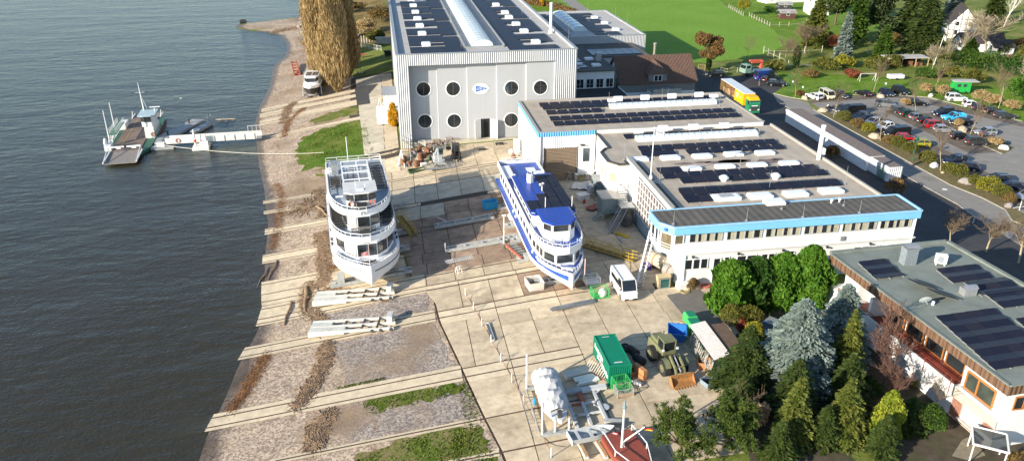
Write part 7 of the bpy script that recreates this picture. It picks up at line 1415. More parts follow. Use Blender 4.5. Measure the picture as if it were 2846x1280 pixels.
for k,(cr,p,h,lab) in enumerate(((cJ,(555,620),7.5,'thin bare tree beside the first boulder of the planting strip'),(cJ,(1310,1005),7.,'thin bare tree beside the pale boulder of the planting strip'),(cL,(470,430),7.5,'thin bare tree beside the white painted stone'),(cI,(1735,775),6.5,'thin bare tree at the lamp by the lane corner'),(cJ,(1195,225),7.5,'thin bare tree at the lawn behind the black coupe'),(cK,(140,530),6.5,'thin bare tree at the top end of the planting island'),(cK,(1015,905),7.,'thin bare tree beside the planting island boulder'),(cK,(1470,485),9,'thin bare tree in the upper right row'),(cK,(400,240),8,'thin bare tree behind the bushes at the top of the car park'))):
 q=W(cr(*p),0); bare((q.x,q.y,0),h,lab,'slim',seed=20+k%3,group='thin trees of the car park')
bush('orange_grass',(*W(cD(1700,220),0).xy,0),(1.2,1.2,1.2),L_AUT,'orange ornamental grass behind the tall white flue',n=900,size=.35,shell=.3); q=W(cL(-560,640),0); q=W((2500,540),0); bush('orange_bush',(q.x-1,q.y,0),(1.5,1.4,1.5),L_AUT,'orange brown bush at the workshop roof corner by the lane',n=1400,size=.22)
for p,r,h,lab in (((2740,700),3,6,'leafless tree behind the villa, upper right one'),((2640,690),2.4,5,'leafless shrubby tree behind the villa, beside its roof corner'),((2830,730),3,6.5,'leafless tree at the right picture edge behind the villa')): q=W(p,0); bare((q.x,q.y,0),h,lab,'wide',seed=int(p[0])%7+30)
# field edge, gardens and woods
q=W((1968,197),0); random.seed(21)
broad((q.x,q.y,0),9.8,[(random.uniform(-3,3),random.uniform(-3,3),random.uniform(4.5,8.6),random.uniform(1.1,1.9)) for _ in range(16)],L_AUT,'lone round autumn tree with ivy trunk at the field edge',.34,6500,2,tr=.3); 
T=tree_thing('ivy_plant',(q.x,q.y,0),'dark ivy climbing the trunk of the lone autumn tree','ivy'); link('leaves',leafy('leaves',ellipsoid_pts(900,(0,0,2.2),(.75,.75,2.4),.5)[0],.3,IVY),T)
FAR=[ # px,py (ground), h, r, kind, material, label
((2262,128),15,5.2,'c',L_SPRY,'olive toned conifer at the left end of the far wood'),((2340,165),13,2.6,'c',L_BLU,'blue green pointed conifer in front of the far wood'),((2372,120),20,4.2,'c',L_GRN,'bright green tall conifer in the far wood'),((2440,112),22,6.5,'b',L_DK,'large dark rounded conifer in the middle of the far wood'),((2405,95),21,6,'b',L_DK,'dark broad conifer left of the middle of the far wood'),((2452,160),9,3.4,'c',L_GRN,'small bright green conifer before the dark wood'),((2560,150),19,8.5,'c',L_SPR,'broad drooping cedar beside the half timbered house'),((2520,110),22,6,'c',L_SPR,'tall green conifer behind the cedar'),((2640,75),20,5,'c',L_BLU,'tall blue green conifer behind the half timbered house'),((2755,70),14,4.5,'c',L_SPR,'dark conifer behind the large bare tree'),((2690,165),6,3.2,'c',L_GRN,'low green conifer beside the white cottage'),((2320,70),18,6,'b',L_SPR,'dense green tree behind the blue green pointed conifer')]
for k,(p,h,r,kd,m,lab) in enumerate(FAR):
 q=W(p,0)
 if kd=='c': conifer((q.x,q.y,0),h,r,m,lab,.62,150,60+k,46,.3,.75,name='garden_conifer')
 else: broad((q.x,q.y,0),h,[(random.uniform(-r*.6,r*.6),random.uniform(-r*.6,r*.6),h*random.uniform(.25,.9),r*random.uniform(.3,.48)) for _ in range(18)],m,lab,.6,6500,k,name='garden_tree',tr=.4)
for p,h,lab,kd,m in (((2735,165),15,'large spreading bare tree before the white cottage','wide',BARKP),((2790,75),15,'pale birch with white stems at the top right','birch',mat('birch_white',(.62,.58,.52),.8,var=.2)),((2240,150),10,'ivy clad bare tree at the field corner','wide',BARK),((2075,165),6,'small bare tree behind the crane lorry','small',BARK),((2180,175),7,'bare bushy tree beside the fence posts','brush',BARK),((2210,190),6.5,'slender tree with dark ivy by the fence','slim',BARK),((2065,45),6,'small pale leafed tree inside the paddock','small',BARK),((2125,10),6,'brown leafless tree at the top garden','brush',BARK),((2620,190),9,'bare sapling beside the flagpole garden','slim',BARKP),((2660,170),11,'tall bare sapling left of the white cottage','slim',BARKP),((2830,250),10,'bare tree at the right edge above the car park','wide',BARKP),((2590,200),8,'leafless shrub tree below the cedar','brush',BARKP)):
 q=W(p,0); bare((q.x,q.y,0),h,lab,kd,seed=int(p[0])%5+40,m=m)
q=W((2210,190),0); T=tree_thing('ivy_plant',(q.x,q.y,0),'dark ivy covering the slender tree by the fence','ivy'); link('leaves',leafy('leaves',ellipsoid_pts(1100,(0,0,3.),(1.1,1.1,3.2),.4)[0],.32,IVY),T)
q=W((2065,45),0); bush('pale_tree_crown',(q.x,q.y,2.),(2.4,2.4,2.),L_YEL,'pale yellow leafed small tree standing in the fenced paddock',cat='tree',n=1200,size=.4)
SH=[((2150,195),2.6,1.4,L_OLV,'olive shrub behind the black cars of the north yard'),((2290,195),3.5,1.7,L_OLV,'wide olive shrub above the lawn, left one'),((2345,185),3.,1.6,L_YEL,'yellow olive shrub above the lawn'),((2430,195),3.2,1.8,L_OLV,'olive green shrub above the lawn, right one'),((2480,185),2.6,1.8,L_OLV,'olive shrub beside the garden shed roof'),((2370,215),2.,1.,L_RED,'reddish bush at the upper lawn edge'),((2455,165),1.6,1.2,L_GRN,'small green shrub beside the shed roof'),((2620,165),2.,1.6,L_OLV,'rounded olive shrub right of the shed roof'),((2575,215),3.,1.3,L_GRN,'bright green low hedge bush at the garden edge'),((2680,190),3.6,2.6,L_GRN,'green shrub behind the car park, left of the pale trunk'),((2740,200),4,3,L_GRN,'tall green shrub behind the car park beside the ivy hedge'),((2800,215),3.8,3.2,L_CYPD,'dark green hedge shrub at the right above the car park'),((2845,190),4,3,L_OLV,'olive shrub at the right picture edge'),((2815,270),2.4,2.6,L_CYP,'bright green ivy shrub right of the thin tree'),((2700,230),2.6,1.8,L_OLV,'olive shrub behind the green trailer hut'),((2640,215),2.2,1.5,L_OLV,'olive shrub left of the green trailer hut'),((2780,150),2.6,1.6,L_DK,'dark clipped shrub below the white cottage'),((2720,178),2.4,1.2,L_DK,'dark low shrub at the cottage garden'),((2830,140),2.4,1.8,L_AUT,'orange leafed bush at the cottage garden'),((2250,215),2.4,1.,L_BRN,'low brown bush left of the upper lawn'),((2330,140),3.,2.4,L_RED,'rust red shrub at the foot of the far wood'),((2300,130),3.,2.2,L_BRN,'brown leafless thicket at the foot of the far wood'),((2480,125),2.8,1.8,L_BRN,'dark brown thicket right of the small bright conifer')]
for k,(p,r,h,m,lab) in enumerate(SH): q=W(p,0); bush('garden_shrub',(q.x,q.y,0),(r,r*.85,h),m,lab,n=1900,size=.36,lump=.25,shell=.55,seed=k)
for k in range(3):   # hedge rows at the top edge
 a,b=(((1440,-4),(1600,40)),((1395,-6),(1500,18)),((2130,28),(2180,44)))[k]; A_=W(a,0); B_=W(b,0); n=2600; t=RNG.uniform(0,1,(n,1)); C=np.array(A_)*(1-t)+np.array(B_)*t+RNG.normal(size=(n,3))*np.array([.5,.5,0]); C[:,2]=RNG.uniform(0,1.8 if k<2 else 1.4,n); T=thing('clipped_hedge',(A_.x,A_.y,0),0,('clipped brown beech hedge beside the field road','second brown beech hedge nearer the hall','dark green garden hedge beside the black shed')[k],'hedge'); link('leaves',leafy('leaves',C-np.array([A_.x,A_.y,0]),.5,(L_AUT,L_AUT,L_CYPD)[k]),T); part('stems',MB().bar((0,0,.7),(B_.x-A_.x,B_.y-A_.y,.7),.5,1.3),BARK,T)
q=W((1506,18),0); upright((q.x,q.y,0),4.5,.7,900,L_YLF,'small bright yellow tree at the top edge behind the halls',name='autumn_tree',wid=.4,ln=.5,seed=60)
# grass tufts and weeds: real blades on the patches
def tufts(name,polys,n,m,hgt,label,dens=None):
 from mathutils.geometry import intersect_point_tri_2d, tessellate_polygon
 C=[]
 for poly in polys:
  xs=[p[0] for p in poly]; ys=[p[1] for p in poly]; k=0; tr=[[Vector(poly[i]) for i in t_] for t_ in tessellate_polygon([[Vector((p[0],p[1],0)) for p in poly]])]
  cen=[(random.uniform(min(xs),max(xs)),random.uniform(min(ys),max(ys))) for _ in range(60)]
  while k<n:
   c=random.choice(cen); x,y=c[0]+random.gauss(0,.9),c[1]+random.gauss(0,.7); k+=1
   if any(intersect_point_tri_2d(Vector((x,y)),*t_) for t_ in tr): C.append((x,y,gz(x,y)+.05+hgt*.35))
 C=np.array(C); a=rnd(len(C))*.6; a[:,2]=1; a=unit(a); b=unit(np.cross(a,rnd(len(C)))); s=RNG.uniform(.5,1.3,(len(C),1))*hgt
 tag(link(name,quads_mesh(name,C,a*s*.5,b*s*.35,m)),label,kind='stuff')
tufts('grass_tufts',[[(-6.5,52),(8.3,52),(7.6,62),(7.,64.9),(-1,64.9),(-5.5,63)]],3800,leafmat('weed_blade',(.05,.09,.012),(.20,.22,.04),.3),.16,'weedy grass tufts growing beside the lowest slipway track')
tufts('weed_tufts',[[(-4,69.8),(6.2,70.5),(6.4,72.5),(-5,72.5)],[(-8,75.7),(-2,75.8),(-2,76.3),(-8,76.2)],[(5.4,64),(7.6,66),(6.6,72.5),(5.8,72)]],900,_mats['weed_blade'],.15,'weeds growing along the edges of the slipway track')
tufts('bank_tufts',[pxpoly(c7,[(190,1180),(250,1000),(420,930),(600,860),(960,770),(1030,800),(1100,960),(1180,1180),(900,1300),(300,1400)])],2500,leafmat('bank_blade',(.06,.12,.012),(.19,.22,.04),.3),.2,'short grass growing on the bank beside the hall path')
# YARD CLUTTER, FENCES, FAR HOUSES
yA=crop(1000,700,.1941); yA2=crop(1000,900,.1941); yB=crop(1450,900,.1941); yC=crop(1440,1040,.3404); yD=crop(1840,860,.36885); yE=crop(1180,580,.2836); yF=crop(840,780,.2553); yG=crop(1620,560,.3121); yI=crop(1000,450,.1941); yK=crop(1370,430,.16393)
WOOD=mat('raw_timber',(.40,.27,.15),.8,var=.25,scale=3); WOODO=mat('orange_timber',(.48,.22,.09),.8,var=.2,scale=3); GRNP=mat('container_green',(.0,.20,.11),.5,var=.08,scale=1.,grime=((.03,.15,.09),.5,.8,.56)); GRNL=mat('bright_green',(.05,.42,.10),.5,var=.1); CYAN=mat('tub_blue',(.02,.27,.52),.5,var=.08); TARP=mat('tarp_grey',(.50,.50,.49),.8,var=.12,scale=2,bump=.05,bscale=2.5); TARPB=mat('tarp_beige',(.50,.43,.32),.85,var=.15,scale=2,bump=.05,bscale=3); RUSTY=mat('rusty_iron',(.19,.085,.045),.85,var=.35,scale=3,grime=((.30,.16,.08),.5,2.,.52)); OILY=mat('oily_black',(.025,.024,.022),.7,var=.3); WHT=mat('chalk_white',(.72,.71,.68),.7,var=.1,scale=2); YELS=mat('safety_yellow',(.55,.36,.02),.6,var=.15); MINT=mat('container_grey_blue',(.24,.30,.31),.6,var=.1,ribs=('XY',.25,.04),grime=((.3,.2,.12),.4,.7,.6))
def onG(p): q=W(p); return Vector((q.x,q.y,gz(q.x,q.y)+.07))
def single(name,mb,m,p,rz,label,cat,group=None,smooth=False): return solo(name,mb,m,onG(p) if not isinstance(p,Vector) else p,rz,label,cat,group,smooth)
# green shipping container
zt=1.75; cs=[W(p,zt) for p in ((1692.7,1016.5),(1757.7,1012.6),(1709,925),(1650,931))]; ctr=sum(cs,Vector())/4; hd=math.atan2(cs[0].y-cs[3].y,cs[0].x-cs[3].x)
T=thing('shipping_container',(ctr.x,ctr.y,zt-2.59),hd,'bright green shipping container with white lettering on its sunny side','container')
part('box',MB().box(-2.98,-1.17,.15,2.98,1.17,2.5),GRNP,T)
for k in range(9): part('front_rib',MB().box(2.981,-1.06+k*.245,.2,3.04,-.94+k*.245,2.45),GRNP,T)
for s in (-1,1):
 for k in range(22): part('side_rib',MB().box(-2.8+k*.26,s*1.171-.0,.2,-2.68+k*.26,s*1.171+s*.04,2.45) if s>0 else MB().box(-2.8+k*.26,-1.211,.2,-2.68+k*.26,-1.171,2.45),GRNP,T)
for k in range(20): part('roof_rib',MB().box(-2.8+k*.29,-1.1,2.5,-2.68+k*.29,1.1,2.53),GRNP,T)
for x in (-2.99,2.99):
 for y in (-1.17,1.17): part('corner_post',MB().box(x-.07,y-.07,0,x+.07,y+.07,2.59),GRNP,T)
part('frame_rail',MB().box(-3,-1.22,2.46,3,-1.1,2.58).box(-3,1.1,2.46,3,1.22,2.58).box(2.94,-1.1,2.46,3.06,1.1,2.58).box(-3.06,-1.1,2.46,-2.94,1.1,2.58),GRNP,T)
lt=MB(); rr=random.Random(8)
for row,(z0,xa,xb_) in enumerate(((1.45,-2.5,.6),(.75,-1.4,2.6))):
 x=xa
 while x<xb_:
  w_=rr.uniform(.18,.34); h_=rr.uniform(.34,.62); n_=8; lt.loft([[(x+w_/2+math.cos(2*PI*i/n_)*w_/2,yy,z0+h_/2+math.sin(2*PI*i/n_)*h_/2) for i in range(n_)] for yy in (-1.235,-1.215)]); x+=w_*.92
part('white_lettering',lt,mat('lettering_white',(.8,.8,.8),.6),T); part('roof_mark',MB().box(2.3,-.5,2.531,2.45,.4,2.536).box(-2.7,-.4,2.531,-2.6,.4,2.536),WHT,T)
# long storage container with corrugated canopy
a=W(yD(345,110),2.6); b=W(yD(515,335),2.6); c=W(yD(640,312),2.6); hd=math.atan2(b.y-a.y,b.x-a.x); L_=(b-a).length+.4; wd=(c-b).length
T=thing('storage_container',(a.x,a.y,gz(a.x,a.y)),hd,'dark green storage container with rusty brown flat roof beside the hedge','container'); dg=mat('container_dark_green',(.02,.13,.06),.55,var=.12,ribs=('XY',.3,.05))
part('box',MB().box(0,0,.1,L_,wd,2.6),dg,T); part('roof',MB().box(-.05,-.05,2.6,L_+.05,wd+.05,2.68),mat('roof_rust_brown',(.13,.085,.055),.85,var=.2,grime=((.22,.12,.06),.5,.7,.54)),T)
for k in range(8): part('end_rib',MB().box(L_+.001,.2+k*wd/8.5,.2,L_+.06,.32+k*wd/8.5,2.5),dg,T)
cp=MB().loft([[(x,-2.0,2.5+.03*(i%2)),(x,-.1,2.85+.03*(i%2))] for i,x in enumerate(np.linspace(-.6,L_+.1,40))],closed=False); part('canopy_sheet',cp,mat('canopy_white',(.62,.58,.53),.7,var=.1,grime=((.45,.40,.34),.5,.8)),T)
for k in range(5): part('canopy_post',MB().bar((.2+k*L_/4.3,-1.9,0),(.2+k*L_/4.3,-1.9,2.5),.08),dg,T)
rp=MB(); rr=random.Random(5)
for k in range(60):
 x=rr.uniform(.3,L_); z=rr.uniform(1.6,2.3); rp.tube([(x,-1.9,z),(x+rr.uniform(-.2,.2),-2.0-rr.uniform(0,.15),z*.55),(x+rr.uniform(-.35,.35),-1.95,rr.uniform(.2,.7))],.028,4,cap=False)
o=thing('cable_hangers',(a.x,a.y,gz(a.x,a.y)),hd,'tangle of grey ropes and hoses hanging under the corrugated canopy','ropes'); q=part('strands',rp,mat('rope_grey',(.34,.33,.30),.85,var=.3),o); q['kind']='stuff'
for p,sz,lab in ((yD(210,100),(1.6,1.3,1.2),'bright green machine box at the head of the canopy, farther one'),(yD(232,170),(1.5,1.6,1.5),'bright green machine box at the head of the canopy, nearer one')):
 T=thing('green_machine_box',onG(p),hd,lab,'machine'); part('case',MB().loft([[(x*f_,y*f_,z) for x,y in ((-sz[0]/2,-sz[1]/2),(sz[0]/2,-sz[1]/2),(sz[0]/2,sz[1]/2),(-sz[0]/2,sz[1]/2))] for f_,z in ((.9,0),(1,.1),(1,sz[2]*.8),(.8,sz[2]))]),GRNL,T); part('lid',MB().box(-sz[0]*.38,-sz[1]*.38,sz[2],sz[0]*.38,sz[1]*.38,sz[2]+.06),GRNP,T)
# open-topped boxes, skips and cages
def tray(name,p,rz,l,w_,h,t_,m,label,cat,inner=None,flare=1.,legs=False):
 T=thing(name,onG(p),rz,label,cat); a,b=l/2,w_/2; f=flare
 def R_(k,z): return [(-a*k,-b*k,z),(a*k,-b*k,z),(a*k,b*k,z),(-a*k,b*k,z)]
 k0=1/f; z0=.12 if legs else 0; mb=MB(); mb.loft([R_(k0,z0),R_(1,h),R_(1-t_*2/l,h),R_(k0-t_*2/l,z0+t_)],cap=True); part('shell',mb,m,T); part('rim',MB().bar((-a,-b,h),(a,-b,h),.07).bar((a,-b,h),(a,b,h),.07).bar((a,b,h),(-a,b,h),.07).bar((-a,b,h),(-a,-b,h),.07),m,T)
 if inner: part('contents',MB().box(-a*.75*k0,-b*.75*k0,z0+t_,a*.75*k0,b*.75*k0,z0+h*.35).obox((a*.1,0,h*.45),(a*.7,b*.25,.12),.4),inner,T)
 if legs:
  for x in (-a*.7,a*.7): part('skid',MB().box(x-.1,-b*.9*k0,0,x+.1,b*.9*k0,.12),DARKM,T)
 return T
tray('blue_tub',yI(1862,665),R(12),2.3,1.6,1.25,.08,CYAN,'light blue plastic tub with scraps inside near the blue ship','tub',WHT,1.1)
tray('blue_skip',yB(2215,205),R(-20),2.1,2.4,1.2,.07,mat('skip_blue',(.02,.16,.50),.5,var=.1),'bright blue tipping skip behind the loader','skip',None,1.35)
tray('white_rusty_skip',yv(180,520),R(8),2.0,2.2,1.25,.08,mat('skip_white',(.66,.62,.55),.7,var=.1,grime=((.35,.15,.07),.6,1.2,.56)),'white skip with rusty inside near the blue ship bow','skip',RUSTY,1.05,True)
tray('orange_crate',yD(315,430),R(-15),1.5,1.2,.75,.07,WOODO,'orange timber crate holding a round lid below the canopy','crate',OILY)
tray('grey_tray',yD(368,560),R(20),2.1,1.2,.6,.06,mat('tray_blue_grey',(.22,.29,.34),.6,var=.15),'blue grey tray heaped with black scrap at the canopy end','tray',OILY,1.1)
tray('orange_crate',yC(900,0),R(5),1.6,1.,.5,.06,WOODO,'timber tray lying above the mountain pine','crate',None)
def cage(p,rz,l,w_,h,m,label,boards=None,back=True):
 T=thing('mesh_cage',onG(p),rz,label,'cage'); a,b=l/2,w_/2
 for x in (-a,a):
  for y in (-b,b): part('post',MB().box(x-.045,y-.045,0,x+.045,y+.045,h),m,T)
 for z in (.15,h*.5,h):
  for q0,q1 in (((-a,-b),(a,-b)),((a,-b),(a,b)),((a,b),(-a,b)),((-a,b),(-a,-b))): part('rail',MB().bar((*q0,z),(*q1,z),.05),m,T)
 part('floor',MB().box(-a,-b,.1,a,b,.16),boards or m,T)
 mb=MB()
 for i in range(1,8): mb.bar((-a+2*a*i/8,b,.16),(-a+2*a*i/8,b,h),.02).bar((-a,-b+2*b*i/8,.16),(-a,-b+2*b*i/8,h),.02).bar((a,-b+2*b*i/8,.16),(a,-b+2*b*i/8,h),.02)
 q=part('wire_mesh',mb,m,T); return T
T=cage(yB(1455,1010),R(5),1.75,1.1,1.0,mat('cage_grey',(.36,.35,.31),.7,var=.1),'grey mesh pallet cage in front of the green container'); part('low_board',MB().box(-.85,-.58,.2,.85,-.53,.45),WOOD,T)
cage(yB(1410,950),R(8),1.6,1.2,1.5,GRNL,'thin bright green mesh cage against the green container front')
cage(yv(1000,445),R(5),1.9,1.3,1.0,WHT,'white tubular cage in the shadow beside the blue ship bow'); T=cage(yv(1115,640),R(4),2.0,1.4,1.25,GRNL,'green mesh cage holding a white sack beside the minibus'); part('sack',MB().lathe((.3,-.2,.15),[(.4,0),(.55,.4),(.45,.8),(.15,1.05)],9),WHT,T,smooth=True)
T=thing('cage_scrap',onG(yv(1060,690)),0,'litter of small offcuts under the green mesh cage','scrap'); T['kind']='stuff'; part('bits',MB().obox((0,.1,.05),(.5,.1,.08),.4).obox((.4,-.1,.05),(.3,.1,.08),1.2).obox((-.3,.2,.05),(.4,.08,.06),2.),WHT,T)
# timber and profile stacks
def stack(name,p,rz,n,l,w_,h,m,label,cat,cols=1,jit=.12,gap=.02,pn='board',group=None):
 T=thing(name,onG(p),rz,label,cat,group); rr=random.Random(int(p[0]))
 for k in range(n): r_,c_=divmod(k,cols); part(pn,MB().obox((rr.uniform(-jit,jit)*l*.4,(c_-(cols-1)/2)*(w_+gap),.1+h*(r_+.5)),(l*rr.uniform(.9,1.),w_,h-.015),rr.uniform(-.03,.03)),m,T)
 for x in (-l*.3,l*.3): part('bearer',MB().box(x-.05,-w_*cols/2,0,x+.05,w_*cols/2,.1),WOOD,T)
 return T
stack('board_stack',yB(800,735),R(14),6,3.3,.55,.14,mat('board_pale',(.52,.49,.43),.8,var=.12),'pale grey board stack beside the covered boat','boards',2,.05)
stack('white_beam_stack',yB(930,830),R(12),8,2.4,.3,.17,WHT,'stack of white painted beams in front of the container ladder','beams',4,.3,.03)
stack('crate_boards',yB(1685,760),R(-68),4,1.9,.5,.3,WOODO,'orange brown timber blocks stacked right of the green container','timber',1,.1)
stack('steel_profile_bundle',yv(745,795),R(10.5),4,6.2,.28,.2,mat('profile_grey',(.20,.22,.24),.45,metal=.3,var=.12),'long bundle of dark grey steel profiles lying on the yard','bundle',2,.02,.01)
stack('timber_offcuts',yB(1640,870),R(-40),5,1.0,.2,.12,WHT,'heap of broken pale timber at the container corner','timber',2,.5)
T=thing('slatted_rack',onG(yB(1090,720)),R(-58),'wooden slatted rack leaning beside the green container','rack')
for y in (-.0,.9): part('rail',MB().bar((-1.6,y-.45,.2+y*.9),(1.6,y-.45,.2+y*.9),.1,.1),RUSTY,T)
for k in range(11): part('slat',MB().bar((-1.5+k*.3,-.5,.1),(-1.5+k*.3,.5,1.1),.1,.04),mat('slat_tan',(.50,.43,.36),.8),T)
for p,rz,lab in ((yB(1680,560),R(-66),'black ribbed tank in the container shadow, nearer one'),(yB(1590,440),R(-66),'black ribbed tank in the container shadow, farther one')):
 T=thing('black_tank',onG(p)+Vector((0,0,.45)),rz,lab,'tank'); part('drum',MB().tube([(-.75,0,0),(-.65,0,0),(.65,0,0),(.75,0,0)],[.38,.45,.45,.38],14),OILY,T); 
 for x in (-.4,0,.4): part('band',MB().tube([(x-.04,0,0),(x+.04,0,0)],.475,14),DARKM,T)
for k,p in enumerate((yB(1480,330),yB(1500,375))): T=thing('worn_tyre',onG(p)+Vector((0,0,.12)),0,('upper worn tyre lying behind the green container','lower worn tyre lying behind the green container')[k],'tyre'); part('tread',MB().loft([[(( .36+.13*math.cos(2*PI*j/8))*math.cos(2*PI*i/16),(.36+.13*math.cos(2*PI*j/8))*math.sin(2*PI*i/16),.13*math.sin(2*PI*j/8)) for j in range(8)] for i in range(17)],cap=False),TYRE,T,smooth=True); part('rim',MB().lathe((0,0,-.08),[(.25,0),(.25,.12),(.1,.13)],12),DARKM,T)
def trestle(p,rz,label,m=WOOD,w_=1.6,h=.95):
 T=thing('trestle',onG(p),rz,label,'trestle'); part('top',MB().box(-w_/2,-.12,h-.12,w_/2,.12,h),m,T)
 for x in (-w_*.4,w_*.4):
  for y in (-.4,.4): part('leg',MB().bar((x,y*.15,h-.1),(x*1.1,y,0),.08),m,T)
trestle(yD(160,150),R(-40),'timber trestle beside the blue skip'); trestle(yK(1090,440),R(10),'steel trestle in front of the roller gate',CAR,2.2,1.2); trestle(yK(1290,430),R(80),'narrow grey trestle right of the roller gate shadow',CAR,1.2,1.5)
T=thing('workbench',onG(yK(1500,430)),R(3),'white workbench with tool tray against the workshop wall','bench'); part('top',MB().box(-1.2,-.5,1.15,1.2,.5,1.25),WHT,T); part('tray',MB().box(-.8,-.4,1.25,.5,.3,1.42),CAR,T)
for x in (-1.1,1.1):
 for y in (-.4,.4): part('leg',MB().box(x-.05,y-.05,0,x+.05,y+.05,1.15),WHT,T)
part('shelf',MB().box(-1.1,-.4,.4,-.2,.4,.46).box(-.1,-.3,.5,.3,.2,1.1),YELS,T)
q=onG(cE(150,430)); T=thing('tarp_heap',q,R(-25),'pale grey tarpaulin sheet spread over parts beside the bay window','tarp'); part('sheet',MB().loft([[(x,y,.15+.9*math.exp(-((x-.8)**2+(y-.4)**2)/1.6)+.07*math.sin(x*5+y*3)) for y in np.linspace(-1.4,1.6,9)] for x in np.linspace(-2.4,2.2,13)],closed=False),TARP,T,smooth=True); part('load',MB().box(.2,-.2,0,1.5,1.1,.8),CAR,T)
q=onG(cE(230,300)); T=thing('white_dinghy',q,R(60),'small white boat shell tipped on its side by the workshop wall','boat'); part('shell',MB().loft([[(x,hb_*math.cos(a_),.9+hb_*math.sin(a_)) for a_ in np.linspace(-.6,2.4,8)] for x,hb_ in ((-1.8,.5),(-1,.85),(.6,.85),(1.5,.5),(1.9,.08))],closed=False),WHT,T,smooth=True); part('thwart',MB().box(-.3,-.6,.7,.0,.5,.78),WOOD,T)
T=thing('white_cabinet',onG(cE(105,600)),R(15),'low white cabinet with open top beside the bay','cabinet'); part('case',MB().box(-.9,-.6,0,.9,.6,.85),WHT,T); part('top',MB().box(-1.,-.7,.85,1.,.7,.92),WHT,T); part('door_gap',MB().box(-.01,-.605,.08,.01,-.6,.8),DARKM,T)
T=thing('red_canister',onG(cE(125,660)),0,'small red canister standing before the white cabinet','canister'); part('body',MB().lathe((0,0,0),[(.22,0),(.24,.05),(.24,.5),(.12,.6),(.08,.66)],10),mat('canister_red',(.55,.02,.02),.5),T); part('cap',MB().lathe((0,0,.66),[(.09,0),(.09,.07)],8),DARKM,T)
T=thing('red_barrow_sheet',onG(cE(260,740)),R(30),'flat dull red steel plate lying by the shed steps','plate'); part('plate',MB().box(-1.2,-.8,.25,1.2,.8,.32),mat('dull_red',(.30,.09,.07),.7,var=.2),T); part('bearer',MB().box(-1,-.6,0,-.8,.6,.25).box(.8,-.6,0,1.,.6,.25),RUSTY,T)
# container sheds on legs with steel stairs
a=W(cE(340,560),4.3); T=thing('raised_shed',onG(cE(470,850)),R(0),'grey blue container shed on legs with rusty roof by the office stair','shed'); T.location.z=-.25
part('box',MB().box(-1.4,-1.5,1.2,2.0,1.6,3.7),MINT,T); part('roof',MB().prism([(-1.6,-1.7),(2.2,-1.7),(2.2,1.8),(-1.6,1.8)],3.7,3.85),mat('shed_roof',(.42,.40,.36),.8,var=.12,grime=((.45,.22,.08),.7,.5,.54)),T)
for x in (-1.2,1.8):
 for y in (-1.3,1.4): part('leg',MB().box(x-.1,y-.1,0,x+.1,y+.1,1.2),CAR,T)
for k in range(6): part('step',MB().box(-2.6+.2*k,-1.4,.15+k*.2,-2.35+.2*k,-.5,.2+k*.2),CAR,T)
part('ladder_rail',MB().bar((-2.7,-1.4,0),(-1.4,-1.4,1.3),.08).bar((-2.7,-.5,0),(-1.4,-.5,1.3),.08),CAR,T)
T=thing('grey_shed',onG(cE(400,560)),0,'dark grey ribbed shed with open tank behind the raised shed','shed'); part('box',MB().box(-1.2,0,0,1.6,3.2,2.6),MINT,T); part('roof',MB().box(-1.3,-.1,2.6,1.7,3.3,2.72),CAR,T); part('tank',MB().lathe((-1.9,.6,.6),[(.6,0),(.7,.2),(.7,1.2),(.5,1.4)],12),GREYM,T)
T=thing('platform_stair',onG(cE(640,880)),0,'galvanised steel stair and platform between shed and tall window','stair'); T.location.z=-.2
b0=T.location; PX,PY=34.6,105.8
pw('platform',MB().box(PX-1.,PY-.8,2.7,PX+1.2,PY+1.2,2.8),GREYM,T)
for k in range(12): pw('tread',MB().box(PX-3.6+k*.22,PY-3.2+k*.2,-.2+k*.24,PX-2.8+k*.22,PY-2.9+k*.2,-.16+k*.24),GREYM,T)
pw('stringer',MB().bar((PX-3.7,PY-3.3,-.2),(PX-1.,PY-.8,2.7),.08,.24).bar((PX-2.8,PY-3.6,-.2),(PX-.1,PY-1.,2.7),.08,.24),GREYM,T)
pw('handrail',MB().bar((PX-3.7,PY-3.3,.8),(PX-1.,PY-.8,3.7),.06).bar((PX-1,PY-.8,3.7),(PX+1.2,PY-.8,3.7),.06).bar((PX+1.2,PY-.8,2.7),(PX+1.2,PY-.8,3.7),.06),GREYM,T)
for k in range(9): pw('upper_tread',MB().box(PX-.7,PY+1.3+k*.27,2.85+k*.26,PX+.5,PY+1.52+k*.27,2.89+k*.26),WHT,T)
pw('upper_stringer',MB().bar((PX-.75,PY+1.2,2.8),(PX-.75,PY+3.7,5.1),.06,.22).bar((PX+.55,PY+1.2,2.8),(PX+.55,PY+3.7,5.1),.06,.22),GREYM,T); pw('leg',MB().bar((PX+1.1,PY-.7,-.3),(PX+1.1,PY-.7,2.7),.1).bar((PX-.9,PY+1.1,-.3),(PX-.9,PY+1.1,2.7),.1),GREYM,T)
T=thing('round_tank',onG(cE(740,960))+Vector((0,0,.0)),R(70),'dark grey round steel tank lying at the wall below the tall window','tank'); part('shell',MB().tube([(-1.5,0,1.),(-1.35,0,1.),(1.35,0,1.),(1.5,0,1.)],[.7,1.,1.,.75],18),mat('tank_dark',(.09,.09,.09),.6,metal=.3,var=.25),T); part('manhole',MB().tube([(-1.6,.3,1.2),(-1.48,.3,1.2)],.28,12),DARKM,T)
for x in (-.9,.9): part('saddle',MB().box(x-.12,-.8,0,x+.12,.8,.4),CAR,T)
